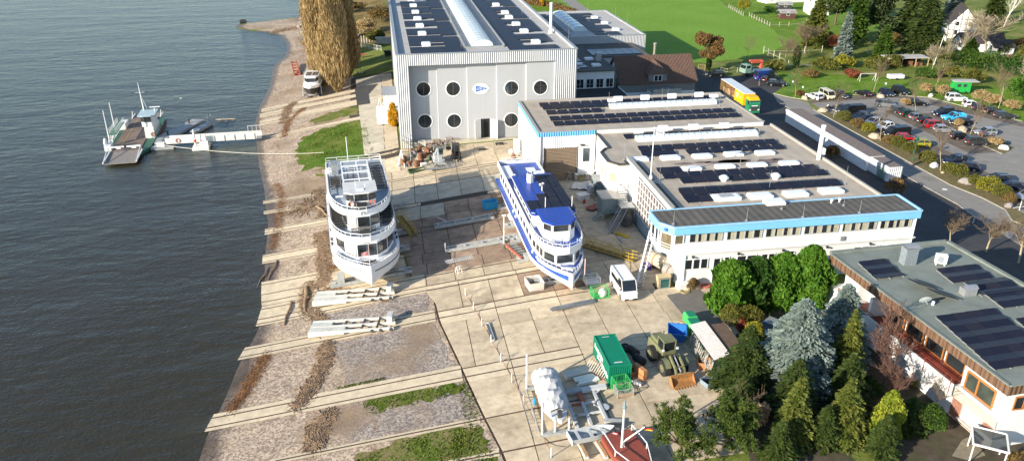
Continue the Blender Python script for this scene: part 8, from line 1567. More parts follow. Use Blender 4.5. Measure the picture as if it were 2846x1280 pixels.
T=thing('wrapped_roll',onG(yv(1960,230))+Vector((0,0,0)),R(-62),'roll wrapped in beige tarpaulin lying against the office wall','roll'); part('wrap',MB().tube([(-1.9,0,1.1),(-1.5,0,1.05),(0,.05,1.),(1.,0,.95),(1.3,0,.9)],[.5,.85,.95,.9,.55],14),TARPB,T,smooth=True); part('strap',MB().tube([(-.6,0,1.02),(-.4,0,1.02)],.99,14),WOOD,T); part('bearer',MB().box(-1.2,-.7,0,-1,.7,.3).box(.6,-.7,0,.8,.7,.3),WOOD,T)
T=thing('cement_drum',onG(yv(2120,360)),R(-62),'grey ribbed steel drum beside the beige roll','drum'); part('shell',MB().tube([(-1.,0,.85),(-.8,0,.85),(.7,0,.85),(.95,0,.85)],[.6,.82,.82,.6],16),mat('drum_grey',(.30,.29,.26),.7,var=.2),T); part('hoop',MB().tube([(.0,0,.85),(.12,0,.85)],.87,16),RUSTY,T); part('bearer',MB().box(-.7,-.6,0,-.5,.6,.25).box(.5,-.6,0,.7,.6,.25),WOOD,T)
T=thing('window_crate',onG(yv(2030,510)),R(4),'timber framed crate with a green glass window leaning in it','crate'); part('frame',MB().box(-.9,-.1,0,-.7,.6,1.5).box(.7,-.1,0,.9,.6,1.5).box(-.9,-.1,1.4,.9,.7,1.65),mat('plywood',(.56,.44,.26),.8,var=.12),T); part('glass',MB().obox((0,-.25,.7),(1.2,.06,1.3)),glass('green_glass',(.02,.10,.09),.1),T); part('glass_frame',MB().bar((-.65,-.28,.05),(.65,-.28,.05),.1).bar((-.65,-.28,1.38),(.65,-.28,1.38),.1).bar((-.65,-.28,.05),(-.65,-.28,1.38),.1).bar((.65,-.28,.05),(.65,-.28,1.38),.1),GREYM,T)
tray('purple_crate',yv(1790,235),R(-10),1.1,1.2,.5,.06,mat('crate_purple',(.10,.05,.26),.6),'violet blue plastic crate beside the beige roll','crate',WHT)
single('concrete_block',MB().loft([[(x*f_,y*f_,z) for x,y in ((-.7,-.6),(.7,-.6),(.7,.6),(-.7,.6))] for f_,z in ((1.,0),(1.,.8),(.9,.9))]),WHT,yv(2300,520),R(5),'white concrete block at the foot of the office corner','block')
for k,(p,m,lab) in enumerate(((crop(1500,640,.5524)(835,283),mat('hose_red',(.50,.10,.07),.6),'coiled red hose on the ground beside the cypress hedge'),(yv(2330,570),mat('hose_yellow',(.52,.42,.16),.6),'loose yellow hose coil at the office corner'))):
 mb=MB(); 
 for j in range(4): mb.tube([((.35+.09*j)*math.cos(t_)*1.3,(.35+.09*j)*math.sin(t_),.06+.07*(j%2)) for t_ in np.linspace(0,6.1,18)],.04,5)
 q=onG(p); T=thing('coiled_hose',q,k,lab,'hose'); part('coil',mb,m,T); part('nozzle',MB().tube([(.9,.2,.06),(1.15,.3,.08)],.03,6),GREYM,T)
# yellow gangway and steps
def gangway(p,q,w_,label,rails=True,h0=.25,h1=.25,name='yellow_gangway'):
 a=onG(p)+Vector((0,0,h0)); b=onG(q)+Vector((0,0,h1)); hd=math.atan2(b.y-a.y,b.x-a.x); L_=(b-a).xy.length; T=thing(name,a,hd,label,'gangway'); dz=(b.z-a.z)
 def P_(x,y,z): return (x,y,z+dz*x/L_)
 part('walkway',MB().add([P_(0,-w_/2,0),P_(L_,-w_/2,0),P_(L_,w_/2,0),P_(0,w_/2,0),P_(0,-w_/2,-.08),P_(L_,-w_/2,-.08),P_(L_,w_/2,-.08),P_(0,w_/2,-.08)],[(0,1,2,3),(7,6,5,4),(0,4,5,1),(1,5,6,2),(2,6,7,3),(3,7,4,0)]),mat('walkway_dark',(.14,.11,.05),.8),T)
 for s in (-1,1):
  for z in (.06,.55,1.05): part('rail',MB().bar(P_(0,s*w_/2,z),P_(L_,s*w_/2,z),.06),YELS,T)
  for k in range(int(L_/1.3)+1): part('post',MB().bar(P_(k*1.3,s*w_/2,0),P_(k*1.3,s*w_/2,1.05),.05),YELS,T)
gangway(yG(10,400),yG(465,540),1.1,'long yellow railed gangway lying between blue ship and office stair'); gangway(yI(570,900),yI(780,1080),1.0,'yellow railed steps beside the white ship',h0=1.5,h1=.15,name='yellow_steps')
single('yellow_beam',MB().obox((0,0,.12),(2.6,.5,.2)).obox((0,.1,.24),(2.4,.12,.06)),YELS,yG(345,305),R(-52),'short yellow beam lying on the shaded yard','beam'); single('steel_disc',MB().lathe((0,0,0),[(.5,0),(.55,.06),(.4,.12),(.1,.15)],14),CAR,yG(355,345),0,'round grey lid lying beside the yellow beam','lid')
# carriages and beams between the ships
def px_carriage(p,q,label,zt=None,white=False):
 a=onG(p); b=onG(q); return carriage('slip_carriage',a.x,b.x,(a.y+b.y)/2,label,zt,'empty slip carriages between the ships')
px_carriage(yE(90,150),yE(690,130),'rusty grey slip carriage between the ships nearest the blue tub'); px_carriage(yE(200,410),yE(780,330),'pale grey slip carriage between the ships in the middle'); px_carriage(yE(760,310),yE(960,285),'short grey slip carriage beside the blue hull')
single('steel_beam',MB().obox((0,0,.35),(2.6,.3,.12)),CAR,yE(175,130),R(-55),'loose pale steel beam lying across the rusty carriage','beam')
T=thing('lamp_column',onG(yE(778,345)),0,'tall white pole standing between the carriages','pole'); part('pole',MB().tube([(0,0,0),(0,0,4.6)],.09,8),WHT,T); part('head',MB().box(-.3,-.08,4.5,.3,.08,4.65),WHT,T); part('foot',MB().box(-.3,-.3,0,.3,.3,.06),GREYM,T)
T=thing('ladder_stack',onG(yE(345,525)),R(16),'white aluminium ladders lying stacked between the ships','ladders')
for j,(dy,z) in enumerate(((0,.2),(.28,.32))):
 for s in (0,.42): part('rail',MB().bar((-2.,dy+s,z),(2.2,dy+s,z),.07),WHT,T)
 for k in range(13): part('rung',MB().bar((-1.9+k*.33,dy,z),(-1.9+k*.33,dy+.42,z),.045),WHT,T)
trestle(yE(335,630),R(30),'white folding stool beside the stacked ladders',WHT,.8,1.0)
for p,lab in ((yE(205,435),'short white post at the end of the middle carriage'),): T=thing('marker_post',onG(p),0,lab,'post'); part('post',MB().tube([(0,0,0),(0,0,1.5)],.07,6),WHT,T); part('cap',MB().lathe((0,0,1.5),[(.1,0),(.1,.05)],6),WHT,T)
# red cradle beside blue hull
T=thing('red_cradle',onG(yE(920,440)),R(-72),'red and grey stacked beams beside the blue ship hull','beams')
for k in range(6): part('cross_beam',MB().obox((-2.2+k*.8,0,.3),(.25,1.6,.3)),CAR,T)
part('red_beam',MB().obox((0,-.8,.5),(5.,.2,.25)),RS,T)
# slip wagons parked low on the tracks (plated wedge frames)
def wagon(p,q,w_,label):
 a=onG(p); b=onG(q); hd=math.atan2(b.y-a.y,b.x-a.x); L_=(b-a).length; T=thing('slip_wagon',a,hd,label,'wagon','slip wagons parked on the lower tracks'); sl=(b.z-a.z)/L_; WG=mat('wagon_plate',(.56,.56,.51),.6,var=.12,scale=1.2,grime=((.35,.3,.22),.5,.8,.54))
 def P_(x,y,z): return (x,y,z+sl*x)
 for y0,y1,xe in ((-w_/2,-w_*.08,.42),(w_*.02,w_/2,.24)): part('plate',MB().add([P_(0,y0,.9),P_(L_*xe,y0,.62),P_(L_*xe,y1,.62),P_(0,y1,.9),P_(0,y0,.2),P_(L_*xe,y0,.2),P_(L_*xe,y1,.2),P_(0,y1,.2)],[(0,1,2,3),(7,6,5,4),(0,4,5,1),(1,5,6,2),(2,6,7,3),(3,7,4,0)]),WG,T)
 for y in (-w_*.45,-w_*.02,w_*.45): part('rail_beam',MB().bar(P_(0,y,.75),P_(L_,y,.3),.22,.35),WG,T)
 for x in (.14,.4,.62,.8): part('cross_beam',MB().bar(P_(L_*x,-w_*.45,.5),P_(L_*x,w_*.45,.5),.2,.25),DARKM,T)
 part('end_block',MB().obox(P_(L_*.93,w_*.2,.9),(.7,w_*.5,.9)),WG,T)
 for x in (.75,.85,.97): part('wheel',MB().tube([P_(L_*x,-w_*.5,.25),P_(L_*x,-w_*.34,.25)],.25,10),DARKM,T)
wagon(yF(145,240),yF(1000,150),2.9,'pale plated slip wagon on the upper track, beside the white ship bow'); wagon(yF(100,570),yF(1010,480),2.9,'pale plated slip wagon on the track below the white ship')
# white posts with chains along the slip
pts=[yA(1512,630),yA(1628,835),yA(1748,1065),yA2(1880,275),yA2(2020,545),yA2(2175,838),yA2(2345,1150),yC(268,680)]; labs=['post farthest up the yard','second post from the top','third post from the top','post at the lying grey trough','post at the upper rail of the lowest track','post below the lowest track','post at the covered boat stand','post at the bottom edge']
prev=None
for p,l in zip(pts,labs):
 q=onG(p); T=thing('chain_post',q,0,'short white chain '+l,'post','white chain posts on the slipway edge'); part('post',MB().tube([(0,0,-.05),(0,0,1.15)],.055,7),WHT,T); part('base_plate',MB().box(-.14,-.14,0,.14,.14,.03),GREYM,T)
 if prev is not None and (q-prev).length<9:
  c=[prev.lerp(q,t_)+Vector((.25*math.sin(PI*t_),0,.05+.9*(abs(t_-.5)*2)**3)) for t_ in np.linspace(.02,.98,11)]; c=[Vector((v.x,v.y,max(v.z,gz(v.x,v.y)+.09))) for v in c]
  solo('chain',MB().tube([v-prev for v in c],.03,4),RUSTY,prev,0,'sagging rusty chain below the '+l.replace('post','white post'),'chain')
 prev=q
T=thing('grey_trough',onG(yA2(1870,130)),math.atan2(*(lambda d:(d.y,d.x))(onG(yA2(1905,235))-onG(yA2(1830,20)))),'grey half pipe trough lying on the slabs by the white posts','trough'); part('shell',MB().loft([[(x,.22*math.cos(a_),.22+.22*math.sin(a_)) for a_ in np.linspace(PI,2*PI,7)] for x in (-1.9,1.9)],closed=False),GREYM,T); part('end_cap',MB().box(-1.95,-.22,0,-1.9,.22,.25).box(1.9,-.22,0,1.95,.22,.25),WHT,T)
# covered boat on its stand, frame, dinghy, mast and red boat
a=onG(yC(330,480)); b=onG(yC(210,130)); hd=math.atan2(a.y-b.y,a.x-b.x); c=(a+b)/2; L_=(a-b).length+1.
T=thing('covered_boat',(c.x+.1,c.y,c.z),hd,'motor boat under a pale grey tarpaulin on a steel stand','boat')
part('hull',hull_mesh([(-L_/2,1.2,1.7,.9,.8),(-1,1.35,1.7,1.,.7),(1.5,1.25,1.75,.8,.75),(L_/2-.7,.7,1.85,.2,1.1),(L_/2,.1,1.95,.03,1.5)]),WHT,T)
rr=random.Random(3); rg=[]
for i,x in enumerate(np.linspace(-L_/2-.1,L_/2-1.5,13)):
 hgt=(2.45,2.9,3.05,2.75,2.95,3.05,2.8,2.6,2.7,2.55,2.45,2.35,2.2)[i]; hb_=1.42*(1 if x<.8 else max(.5,1-(x-.8)*.22)); rg.append([(x,hb_*math.cos(a_)*(1+.05*math.sin(i*2.3+k)),1.45+(hgt-1.45)*max(0,math.sin(a_))**.7+.06*math.sin(i*1.9+k*2.1)) for k,a_ in enumerate(np.linspace(-.15,PI+.15,11))])
part('tarpaulin',MB().loft(rg,closed=False),TARP,T,smooth=False); part('outboard',MB().box(L_/2-.9,-.2,1.9,L_/2-.4,.2,2.5),DARKM,T)
T=thing('boat_stand',(c.x,c.y,c.z),hd,'grey steel boat stand with four uprights below the covered boat','stand')
for x in (-L_/2+.2,L_/2-.3): part('cross_beam',MB().obox((x,.1,.2),(.5,3.6,.35)),CAR,T)
for y in (-1.9,1.9): part('side_beam',MB().bar((-L_/2,y,.15),(L_/2,y,.15),.12,.12),CAR,T)
for x,y,h in ((-L_/2+.2,-1.8,4.6),(L_/2-.3,-1.7,4.0),(L_/2-.3,1.,1.9),(L_/2-.3,-.4,1.9)): part('upright',MB().tube([(x,y,.2),(x,y,h)],.12,8),mat('upright_grey',(.55,.56,.56),.5),T)
for k in range(12): part('ladder_rung',MB().bar((-L_/2+.5+k*(L_-1)/12,-2.6,.1),(-L_/2+.5+k*(L_-1)/12,-1.9,.1),.04),GREYM,T)
part('ladder_rail',MB().bar((-L_/2,-2.6,.1),(L_/2,-2.6,.1),.06),GREYM,T); part('fender',MB().lathe((.0,-1.75,1.0),[(.1,0),(.17,.1),(.17,.6),(.06,.75)],9),CYAN,T)
z0=gz(*W(yC(620,290)).xy)+.1
def C_(x,y,z=.35): v=W(yC(x,y)); return Vector((v.x,v.y,gz(v.x,v.y)+z))
o_=C_(620,290,0); T=thing('steel_cradle_frame',o_,0,'grey and red welded cradle frame lying beside the covered boat','frame'); LG=mat('cradle_light',(.50,.51,.51),.55,var=.1)
def fb(n,p,q,w_,h_,m,z=.35): part(n,MB().bar(C_(*p,z)-o_,C_(*q,z)-o_,w_,h_),m,T)
fb('head_beam',(355,185),(515,150),.75,.3,CAR,.5); fb('head_beam',(515,160),(715,125),.7,.3,LG,.5); fb('long_beam',(380,200),(480,455),.35,.3,LG); fb('long_beam',(495,180),(595,430),.3,.3,LG); fb('long_beam',(610,155),(725,400),.3,.3,LG); fb('red_beam',(497,180),(530,250),.45,.32,RS,.37); fb('cross_beam',(520,262),(640,240),.18,.2,LG); fb('red_cross',(435,272),(515,262),.16,.2,RS); fb('cross_beam',(490,355),(680,322),.18,.2,LG); fb('brace',(630,180),(665,150),.16,.2,LG); fb('brace',(610,262),(690,310),.12,.15,LG); fb('foot_beam',(700,400),(845,405),.5,.3,CAR)
for k in range(5): fb('rung',(405+k*14,285+k*35),(430+k*14,280+k*35),.25,.12,LG,.5)
part('disc',MB().lathe(C_(700,285,.3)-o_,[(.55,0),(.55,.06),(.1,.09)],16),LG,T)
q=C_(590,560,.0); T=thing('grey_dinghy',(q.x,q.y,q.z+.7),R(8),'open grey rowing dinghy resting on two timber beams','dinghy'); DG=mat('dinghy_grey',(.47,.50,.50),.6,var=.08)
def hbd(x): return .8 if x<.4 else .8*max(.04,1-((x-.4)/2.1)**2)
xs=list(np.linspace(-2.15,.4,5))+list(np.linspace(.8,2.4,7))
for s in (1,-1): part('side',MB().loft([[(x,s*hbd(x),.75+.12*max(0,x/2.4)**2),(x,s*hbd(x)*.8,.1+.15*max(0,x/2.4)**2),(x,s*hbd(x)*.74,.12+.15*max(0,x/2.4)**2),(x,s*(hbd(x)-.05),.75+.12*max(0,x/2.4)**2)] for x in xs]),DG,T)
part('floor',MB().prism([(x,hbd(x)*.78) for x in xs]+[(x,-hbd(x)*.78) for x in reversed(xs)],.08,.13),DG,T); part('transom',MB().box(-2.2,-.8,.1,-2.14,.8,.75),DG,T)
for x in (-1.3,.0,1.2): part('thwart',MB().box(x-.15,-hbd(x)*.9,.5,x+.15,hbd(x)*.9,.55),DG,T)
part('anchor_chain',MB().lathe((.4,0,.13),[(.25,0),(.2,.12),(.1,.13)],10),OILY,T)
for p,q_,lab in (((495,575),(560,710),'left timber topped beam under the grey dinghy'),((640,570),(720,710),'right timber topped beam under the grey dinghy')):
 A_=C_(*p,.45); B_=C_(q_[0],q_[1],.45); T=thing('support_beam',A_,0,lab,'beam'); part('steel',MB().bar((0,0,-.15),B_-A_,.35,.3),LG,T); part('timber',MB().bar((0,0,.08),B_-A_+Vector((0,0,.23)),.3,.15),WOOD,T)
q=C_(845,720,0); T=thing('red_boat',(q.x+.6,q.y-.6,q.z),R(-80),'red decked boat with white rail behind the flag mast','boat'); RB=mat('boat_red',(.26,.06,.035),.6,var=.15)
part('hull',hull_mesh([(-3,1.6,1.6,1.2,.4),(0,1.7,1.6,1.3,.3),(2.4,.9,1.7,.3,.6),(3.2,.1,1.9,.05,1.1)]),RB,T); part('deck',MB().prism([(-3,1.5),(0,1.6),(2.4,.8),(3.,.1),(3,-.1),(2.4,-.8),(0,-1.6),(-3,-1.5)],1.6,1.66),RB,T); railing(T,[(-2.8,1.5),(0,1.6),(2.4,.8),(3.,0),(2.4,-.8),(0,-1.6),(-2.8,-1.5)],1.66,2.3,'rail',bars=1)
q=C_(838,705,0); T=thing('flag_mast',(q.x,q.y,q.z),0,'white signal mast with yardarm and small flags at the bottom edge','mast'); tp=atY(*yC(868,275),q.y)-q
part('mast',MB().tube([(0,0,0),(tp.x*.5,0,tp.z*.5),(tp.x,0,tp.z)],[.14,.12,.09],8),WHT,T); ya=atY(*yC(855,550),q.y)-q; yb_=atY(*yC(1035,425),q.y)-q; part('yardarm',MB().tube([ya,yb_],[.1,.06],6),WHT,T); part('stay',MB().tube([ya,atY(*yC(915,700),q.y)-q],.07,6),WHT,T); part('top_light',MB().lathe((tp.x,0,tp.z),[(.18,0),(.22,.15),(.05,.5),(.15,.55),(.02,.9)],8),mat('lamp_teal',(.18,.26,.27),.4),T)
def flag(at_,cols,w_=.75,h_=.4): 
 for k,(c,nme) in enumerate(cols): part('flag_stripe',MB().loft([[(at_.x+t_*w_,.05*math.sin(t_*5),at_.z-h_*k/len(cols)-.1*t_),(at_.x+t_*w_,.05*math.sin(t_*5),at_.z-h_*(k+1)/len(cols)-.1*t_)] for t_ in np.linspace(0,1,6)],closed=False),mat('flag_'+nme,c,.8,var=.05),T)
flag(yb_+Vector((0,0,-.05)),(((.02,.02,.02),'black'),((.6,.03,.02),'red'),((.75,.45,.02),'gold'))); flag(atY(*yC(890,670),q.y)-q,(((.6,.03,.02),'red'),((.75,.45,.02),'gold'))); flag(atY(*yC(765,470),q.y)-q,(((.6,.03,.02),'red'),((.75,.74,.72),'white'),((.6,.03,.02),'red')),.5,.25)
# scrap in front of the hall
rr=random.Random(12)
def scrapspot(): x=rr.uniform(140,700); y=rr.uniform(170,640)-max(0,(x-450))*.5; return yh(x,max(150,y))
for k in range(9):
 p=(yh(150,560),yh(170,500),yh(490,450),yh(300,340),yh(260,580),yh(470,290),yh(560,420),yh(410,600),yh(690,260))[k]; h=rr.uniform(.8,1.3); T=thing('rusty_drum',onG(p),0,'rusty steel drum '+('at the left front corner of the scrap heap','behind the left front drum of the scrap heap','standing tall in the middle of the scrap heap','near the stair foot in the scrap heap','beside the bottle tray of the scrap heap','at the upper edge of the scrap heap','right of the tall middle drum in the scrap heap','next to the orange gear casting','farthest right near the boom lift')[k],'drum','rusty drums in the scrap heap'); part('shell',MB().lathe((0,0,0),[(.42,0),(.45,.03),(.45,h*.5),(.47,h*.52),(.45,h*.54),(.45,h),(.4,h+.02)],12),RUSTY,T); part('lid',MB().lathe((0,0,h+.02),[(.39,0),(.39,.03)],12),mat('lid_rust',(.26,.14,.08),.8,var=.3),T)
for k in range(12):
 p=scrapspot(); s_=rr.uniform(.6,1.1); T=thing('engine_part',onG(p),rr.uniform(0,3),'greasy machine casting in the scrap heap at the hall corner','casting','machine castings in the scrap heap'); m=rr.choice((OILY,RUSTY,mat('casting_green',(.07,.12,.06),.7,var=.3),mat('casting_grey',(.25,.25,.24),.6,var=.3))); part('block',MB().loft([[(x*f_*s_,y*f_*s_,z*s_) for x,y in ((-.6,-.4),(.5,-.45),(.65,.3),(-.45,.45))] for f_,z in ((.8,0),(1.,.2),(.95,.7),(.6,.95))]),m,T); part('flange',MB().lathe((.2*s_,0,.95*s_),[(.3*s_,0),(.3*s_,.12),(.15*s_,.13),(.15*s_,.3)],10),rr.choice((RUSTY,OILY)),T); part('shaft',MB().tube([(-.8*s_,0,.45*s_),(.9*s_,.1,.5*s_)],.1*s_,8),GREYM,T)
for k in range(9):
 p=(yh(520,190),yh(650,200),yh(740,190),yh(830,210),yh(950,160),yh(1070,150),yh(860,260),yh(1040,260),yh(700,300))[k]; T=thing('stillage_frame',onG(p),rr.uniform(-.3,.3),'open steel stillage frame at the hall plinth, number %s from the stair'%('one','two','three','four','six','seven','five','eight','nine')[k],'frame','stillage frames along the hall plinth'); m=rr.choice((RUSTY,WHT,CAR)); h=rr.uniform(.9,1.5)
 for x in (-.6,.6):
  for y in (-.4,.4): part('post',MB().box(x-.05,y-.05,0,x+.05,y+.05,h),m,T)
 part('frame',MB().bar((-.6,-.4,h),(.6,-.4,h),.07).bar((.6,-.4,h),(.6,.4,h),.07).bar((.6,.4,h),(-.6,.4,h),.07).bar((-.6,.4,h),(-.6,-.4,h),.07),m,T); part('load',MB().obox((0,0,.35),(1.,.6,.5),.1),rr.choice((RUSTY,WOOD,OILY)),T)
T=thing('propeller_cage',onG(yh(440,570)),.4,'orange red gear casting at the front of the scrap heap','casting'); part('case',MB().obox((0,0,.45),(1.5,.6,.6),.1).lathe((.5,0,.75),[(.3,0),(.3,.3)],10),mat('casting_orange',(.52,.20,.10),.7,var=.2),T); part('pipe',MB().tube([(-.9,.1,.4),(1.8,-.3,.35)],.14,8),RUSTY,T)
T=thing('white_motor',onG(yh(560,590)),.3,'white electric motor lying at the front of the scrap heap','motor'); part('case',MB().tube([(-.6,0,.4),(.5,0,.4)],.35,12),WHT,T); part('foot',MB().box(-.4,-.35,0,.3,.35,.08),GREYM,T)
tray('oil_bed',yh(420,700),R(14),3.2,1.2,.5,.08,mat('bed_green',(.05,.09,.04),.8,var=.3),'dark green oil tray with bottles at the scrap heap edge','tray',OILY)
T=thing('vent_machine',onG(yh(2400,330)),0,'tall grey cabinet with junk beside the workshop corner','cabinet'); part('case',MB().box(-.5,-.5,0,.6,.6,2.6),mat('cab_louvre',(.62,.62,.60),.5,ribs=('Z',.2,.03)),T); part('top',MB().box(-.55,-.55,2.6,.65,.65,2.66),WHT,T); part('base',MB().box(-.7,-.7,-.3,.8,.8,0),CONC_G,T)
for k,(p,m,lab) in enumerate(((yh(2290,330),WHT,'white sack heap beside the tall cabinet'),(yh(2340,430),RUSTY,'rusty valve lying in front of the tall cabinet'),(yh(2460,340),CAR,'grey pump beside the tall cabinet'))): T=thing('corner_junk',onG(p),k,lab,'scrap'); part('lump',MB().lathe((0,0,0),[(.4,0),(.55,.25),(.4,.6),(.15,.8)],8),m,T); part('stub',MB().tube([(.3,0,.4),(.8,.1,.5)],.12,7),m,T)
T=thing('flat_dolly',onG(yh(2060,165)),R(5),'black flat dolly cart beside the hall door','dolly'); part('deck',MB().box(-.8,-.4,.3,.8,.4,.38),OILY,T)
for x in (-.6,.6):
 for y in (-.3,.3): part('wheel',MB().tube([(x,y-.05,.16),(x,y+.05,.16)],.16,10),DARKM,T)
single('drain_grate',MB().box(-1.2,-.35,-.05,1.2,.35,.012),OILY,yh(1775,250),R(-2),'dark drain opening in the concrete before the hall','drain')
# trench with dark water between ships
sheet('trench',[tuple(W(yI(870,590)).xy),tuple(W(yI(1830,420)).xy),tuple(W(yI(1830,470)).xy),tuple(W(yI(870,640)).xy)],OILY,.085)
# hall path side gear
T=thing('steel_trestle_frame',onG(crop(780,160,.2243)(1255,600)),0,'white steel frame beside the path and hall wall','frame'); part('leg',MB().bar((-.9,0,0),(-.5,0,2.),.12).bar((-.1,0,0),(-.5,0,2.),.12).bar((.9,.3,0),(.9,.3,2.),.12),WHT,T); part('beam',MB().bar((-.6,0,1.9),(1.,.3,1.9),.15).bar((-.5,.1,.8),(1.,.3,.8),.12),WHT,T)
T=thing('bracket_post',onG(crop(780,160,.2243)(1262,755)),0,'grey post with foot plate on the path','post'); part('post',MB().bar((0,0,0),(.3,1.2,3.2),.14),CAR,T); part('foot',MB().obox((0,0,.15),(1.3,.7,.3)),WHT,T)
c8=crop(820,0,.2553)
def fence(pts,h,label,name='white_fence',m=WTRIM,step=2.2,wire=2,pr=.06,slats=0,zfix=None):
 P_=[W(p,zfix) if zfix is not None else W(p) for p in pts]; P_=[Vector((q.x,q.y,gz(q.x,q.y))) for q in P_]; T=thing(name,P_[0],0,label,'fence'); o=P_[0]
 for a,b in zip(P_,P_[1:]):
  n=max(1,int((b-a).length/step))
  for k in range(n+1): q=a.lerp(b,k/n)-o; part('post',MB().tube([q,q+Vector((0,0,h))],pr,5),m,T)
  for j in range(wire): z=h*(.35+.6*j/max(1,wire-1)); part('rail',MB().bar(a-o+Vector((0,0,z)),b-o+Vector((0,0,z)),pr*.7),m,T)
  if slats:
   k=0.
   while k<(b-a).length: q=a.lerp(b,k/(b-a).length)-o; part('slat',MB().bar(q+Vector((0,0,.1)),q+Vector((0,0,h)),.06,.03),m,T); k+=slats
 return T
fence([c8(640,500),c8(850,545),c8(940,560)],1.7,'white slatted gate fence across the bank path',slats=.5)
T=thing('white_post_bundle',W(c8(770,470)),0,'white upright posts stored behind the gate fence','posts')
for k in range(8): part('post',MB().tube([(-3+k*.85,.3*math.sin(k),0),(-3+k*.85,.3*math.sin(k),2.6+.4*math.sin(k*2))],.1,6),WHT,T)
stack('frame_stack',c8(960,480),R(-5),5,4.5,1.4,.4,CAR,'grey steel frames stacked against the hall behind the gate fence','frames'); stack('pallet_pile',c8(1010,610),R(5),4,2.,1.1,.35,OILY,'dark pallets piled at the hall wall beside the path','pallets')
T=thing('red_kayak',W(c8(705,640)),R(-4),'orange red kayak on dark racks beside the path','kayak'); part('hull',hull_mesh([(-2.3,.05,1.35,.02,1.2),(-1,.35,1.4,.25,1.1),(1,.35,1.4,.25,1.1),(2.3,.05,1.35,.02,1.2)]),mat('kayak_red',(.60,.12,.05),.5),T); part('rack',MB().bar((-1,-.4,0),(-1,-.4,1.1),.08).bar((1,-.4,0),(1,-.4,1.1),.08).bar((-1,.4,0),(-1,.4,1.1),.08).bar((1,.4,0),(1,.4,1.1),.08),OILY,T)
car('sedan',W(crop(780,160,.2243)(850,110)),W(crop(780,160,.2243)(860,20)),pDG,'dark covered car parked under the poplars',group=None,z=gz(*W(crop(780,160,.2243)(850,110)).xy)+.05)
T=thing('notice_sign',W(c8(558,530)),0,'small white notice board on a post beside the poplars','sign'); part('post',MB().tube([(0,0,0),(0,0,2.2)],.06,6),GREYM,T); part('board',MB().box(-.45,-.06,1.3,.45,-.02,2.4),WHT,T)
for k,(p,w_,lab) in enumerate((((1005,205),1.6,'grey boat trailer under the poplars, nearest the path'),((985,190),1.4,'dark boat trailer under the poplars, behind the first'))):
 q=W(p); T=thing('boat_trailer',(q.x,q.y,gz(q.x,q.y)),R(80+k*8),lab,'trailer'); part('frame',MB().bar((-2,-.7,.6),(2,-.5,.6),.12).bar((-2,.7,.6),(2,.5,.6),.12).bar((-1.5,-.7,.6),(-1.5,.7,.6),.1).bar((1.,-.6,.6),(1.,.6,.6),.1).bar((2,0,.6),(3.4,0,.5),.12),CAR if k==0 else OILY,T)
 for s in (-1,1): part('wheel',MB().tube([(-.6,s*.9-.1,.35),(-.6,s*.9+.1,.35)],.35,12),TYRE,T)
# driftwood: logs counted, litter as stuff
def litter(name,lines,n,lmax,m,label,spread=.5,thick=.05):
 segs=[]; rr=random.Random(len(lines)*7+n)
 for ln in lines:
  P_=[W(p) for p in ln]; tot=sum((b-a).length for a,b in zip(P_,P_[1:]))
  for a,b in zip(P_,P_[1:]):
   for k in range(int(n*(b-a).length/tot)):
    q=a.lerp(b,rr.random())+Vector((rr.gauss(0,spread),rr.gauss(0,spread),0)); an=math.atan2(b.y-a.y,b.x-a.x)+rr.gauss(0,.9); l=rr.uniform(.15,1)**1.5*lmax; d=Vector((math.cos(an),math.sin(an),0))*l/2; z0,z1=[gz(v.x,v.y)+.04+abs(rr.gauss(0,.05)) for v in (q-d,q+d)]; r_=thick*rr.uniform(.4,1.4); segs.append((Vector((q.x-d.x,q.y-d.y,z0)),Vector((q.x+d.x,q.y+d.y,z1)),r_,r_*.6))
 tag(link(name,seg_mesh(name,segs,m,4)),label,kind='stuff')
DW=mat('driftwood',(.25,.17,.105),.9,var=.4,scale=2); DL=mat('wet_leaf_litter',(.24,.115,.045),.95,var=.35,scale=1.)
litter('driftwood_litter',[[(912,955),(905,1000),(880,1050),(850,1100),(822,1132)],[(918,1150),(885,1190),(868,1245)],[(862,785),(848,830),(850,860),(885,880),(905,905),(880,930)],[(905,690),(895,740),(905,785),(870,800)],[(880,530),(905,560),(900,600)],[(890,650),(905,700)],[(790,340),(800,300),(820,285)]],1500,2.0,DW,'tangled driftwood stranded in lines along the slipway',.42,.04)
litter('leaf_litter',[[(740,985),(705,1045),(680,1090),(640,1145)],[(770,510),(785,555),(770,640),(760,690)],[(700,700),(690,790),(640,850)],[(1000,640),(915,760)],[(845,300),(800,340),(790,380)],[(1080,830),(900,800)]],2600,.4,DL,'brown leaf litter left by the flood along the beach',.5,.022)
litter('bank_twigs',[[(840,30),(850,120),(840,180)],[(760,90),(840,75)],[(870,560),(830,590)]],500,1.6,DW,'stranded twigs on the upper river bank',1.2,.06)
for k,(p,q_,r_,lab) in enumerate((((905,1165),(845,1190),.2,'thick grey driftwood log below the lowest slip track'),((850,800),(848,868),.28,'thick driftwood trunk propped at the slip wagon end'),((810,840),(790,905),.2,'dark waterlogged branch at the waterline'),((745,745),(715,800),.1,'slim curved branch at the waterline'),((880,575),(915,605),.22,'forked driftwood log beside the white ship'),((770,725),(745,780),.12,'dark stick at the waterline below the white ship'))):
 a=W(p); b=W(q_); T=thing('driftwood_log',Vector((a.x,a.y,a.z+.12)),0,lab,'log'); d=b-a; part('trunk',MB().tube([(0,0,0),d*.35+Vector((.15,.1,.12)),d*.7+Vector((-.1,.15,.05)),d],[r_,r_*.9,r_*.75,r_*.5],7),DW,T); part('branch',MB().tube([d*.5,d*.55+Vector((.5,.4,.35))],[r_*.5,r_*.2],5),DW,T)
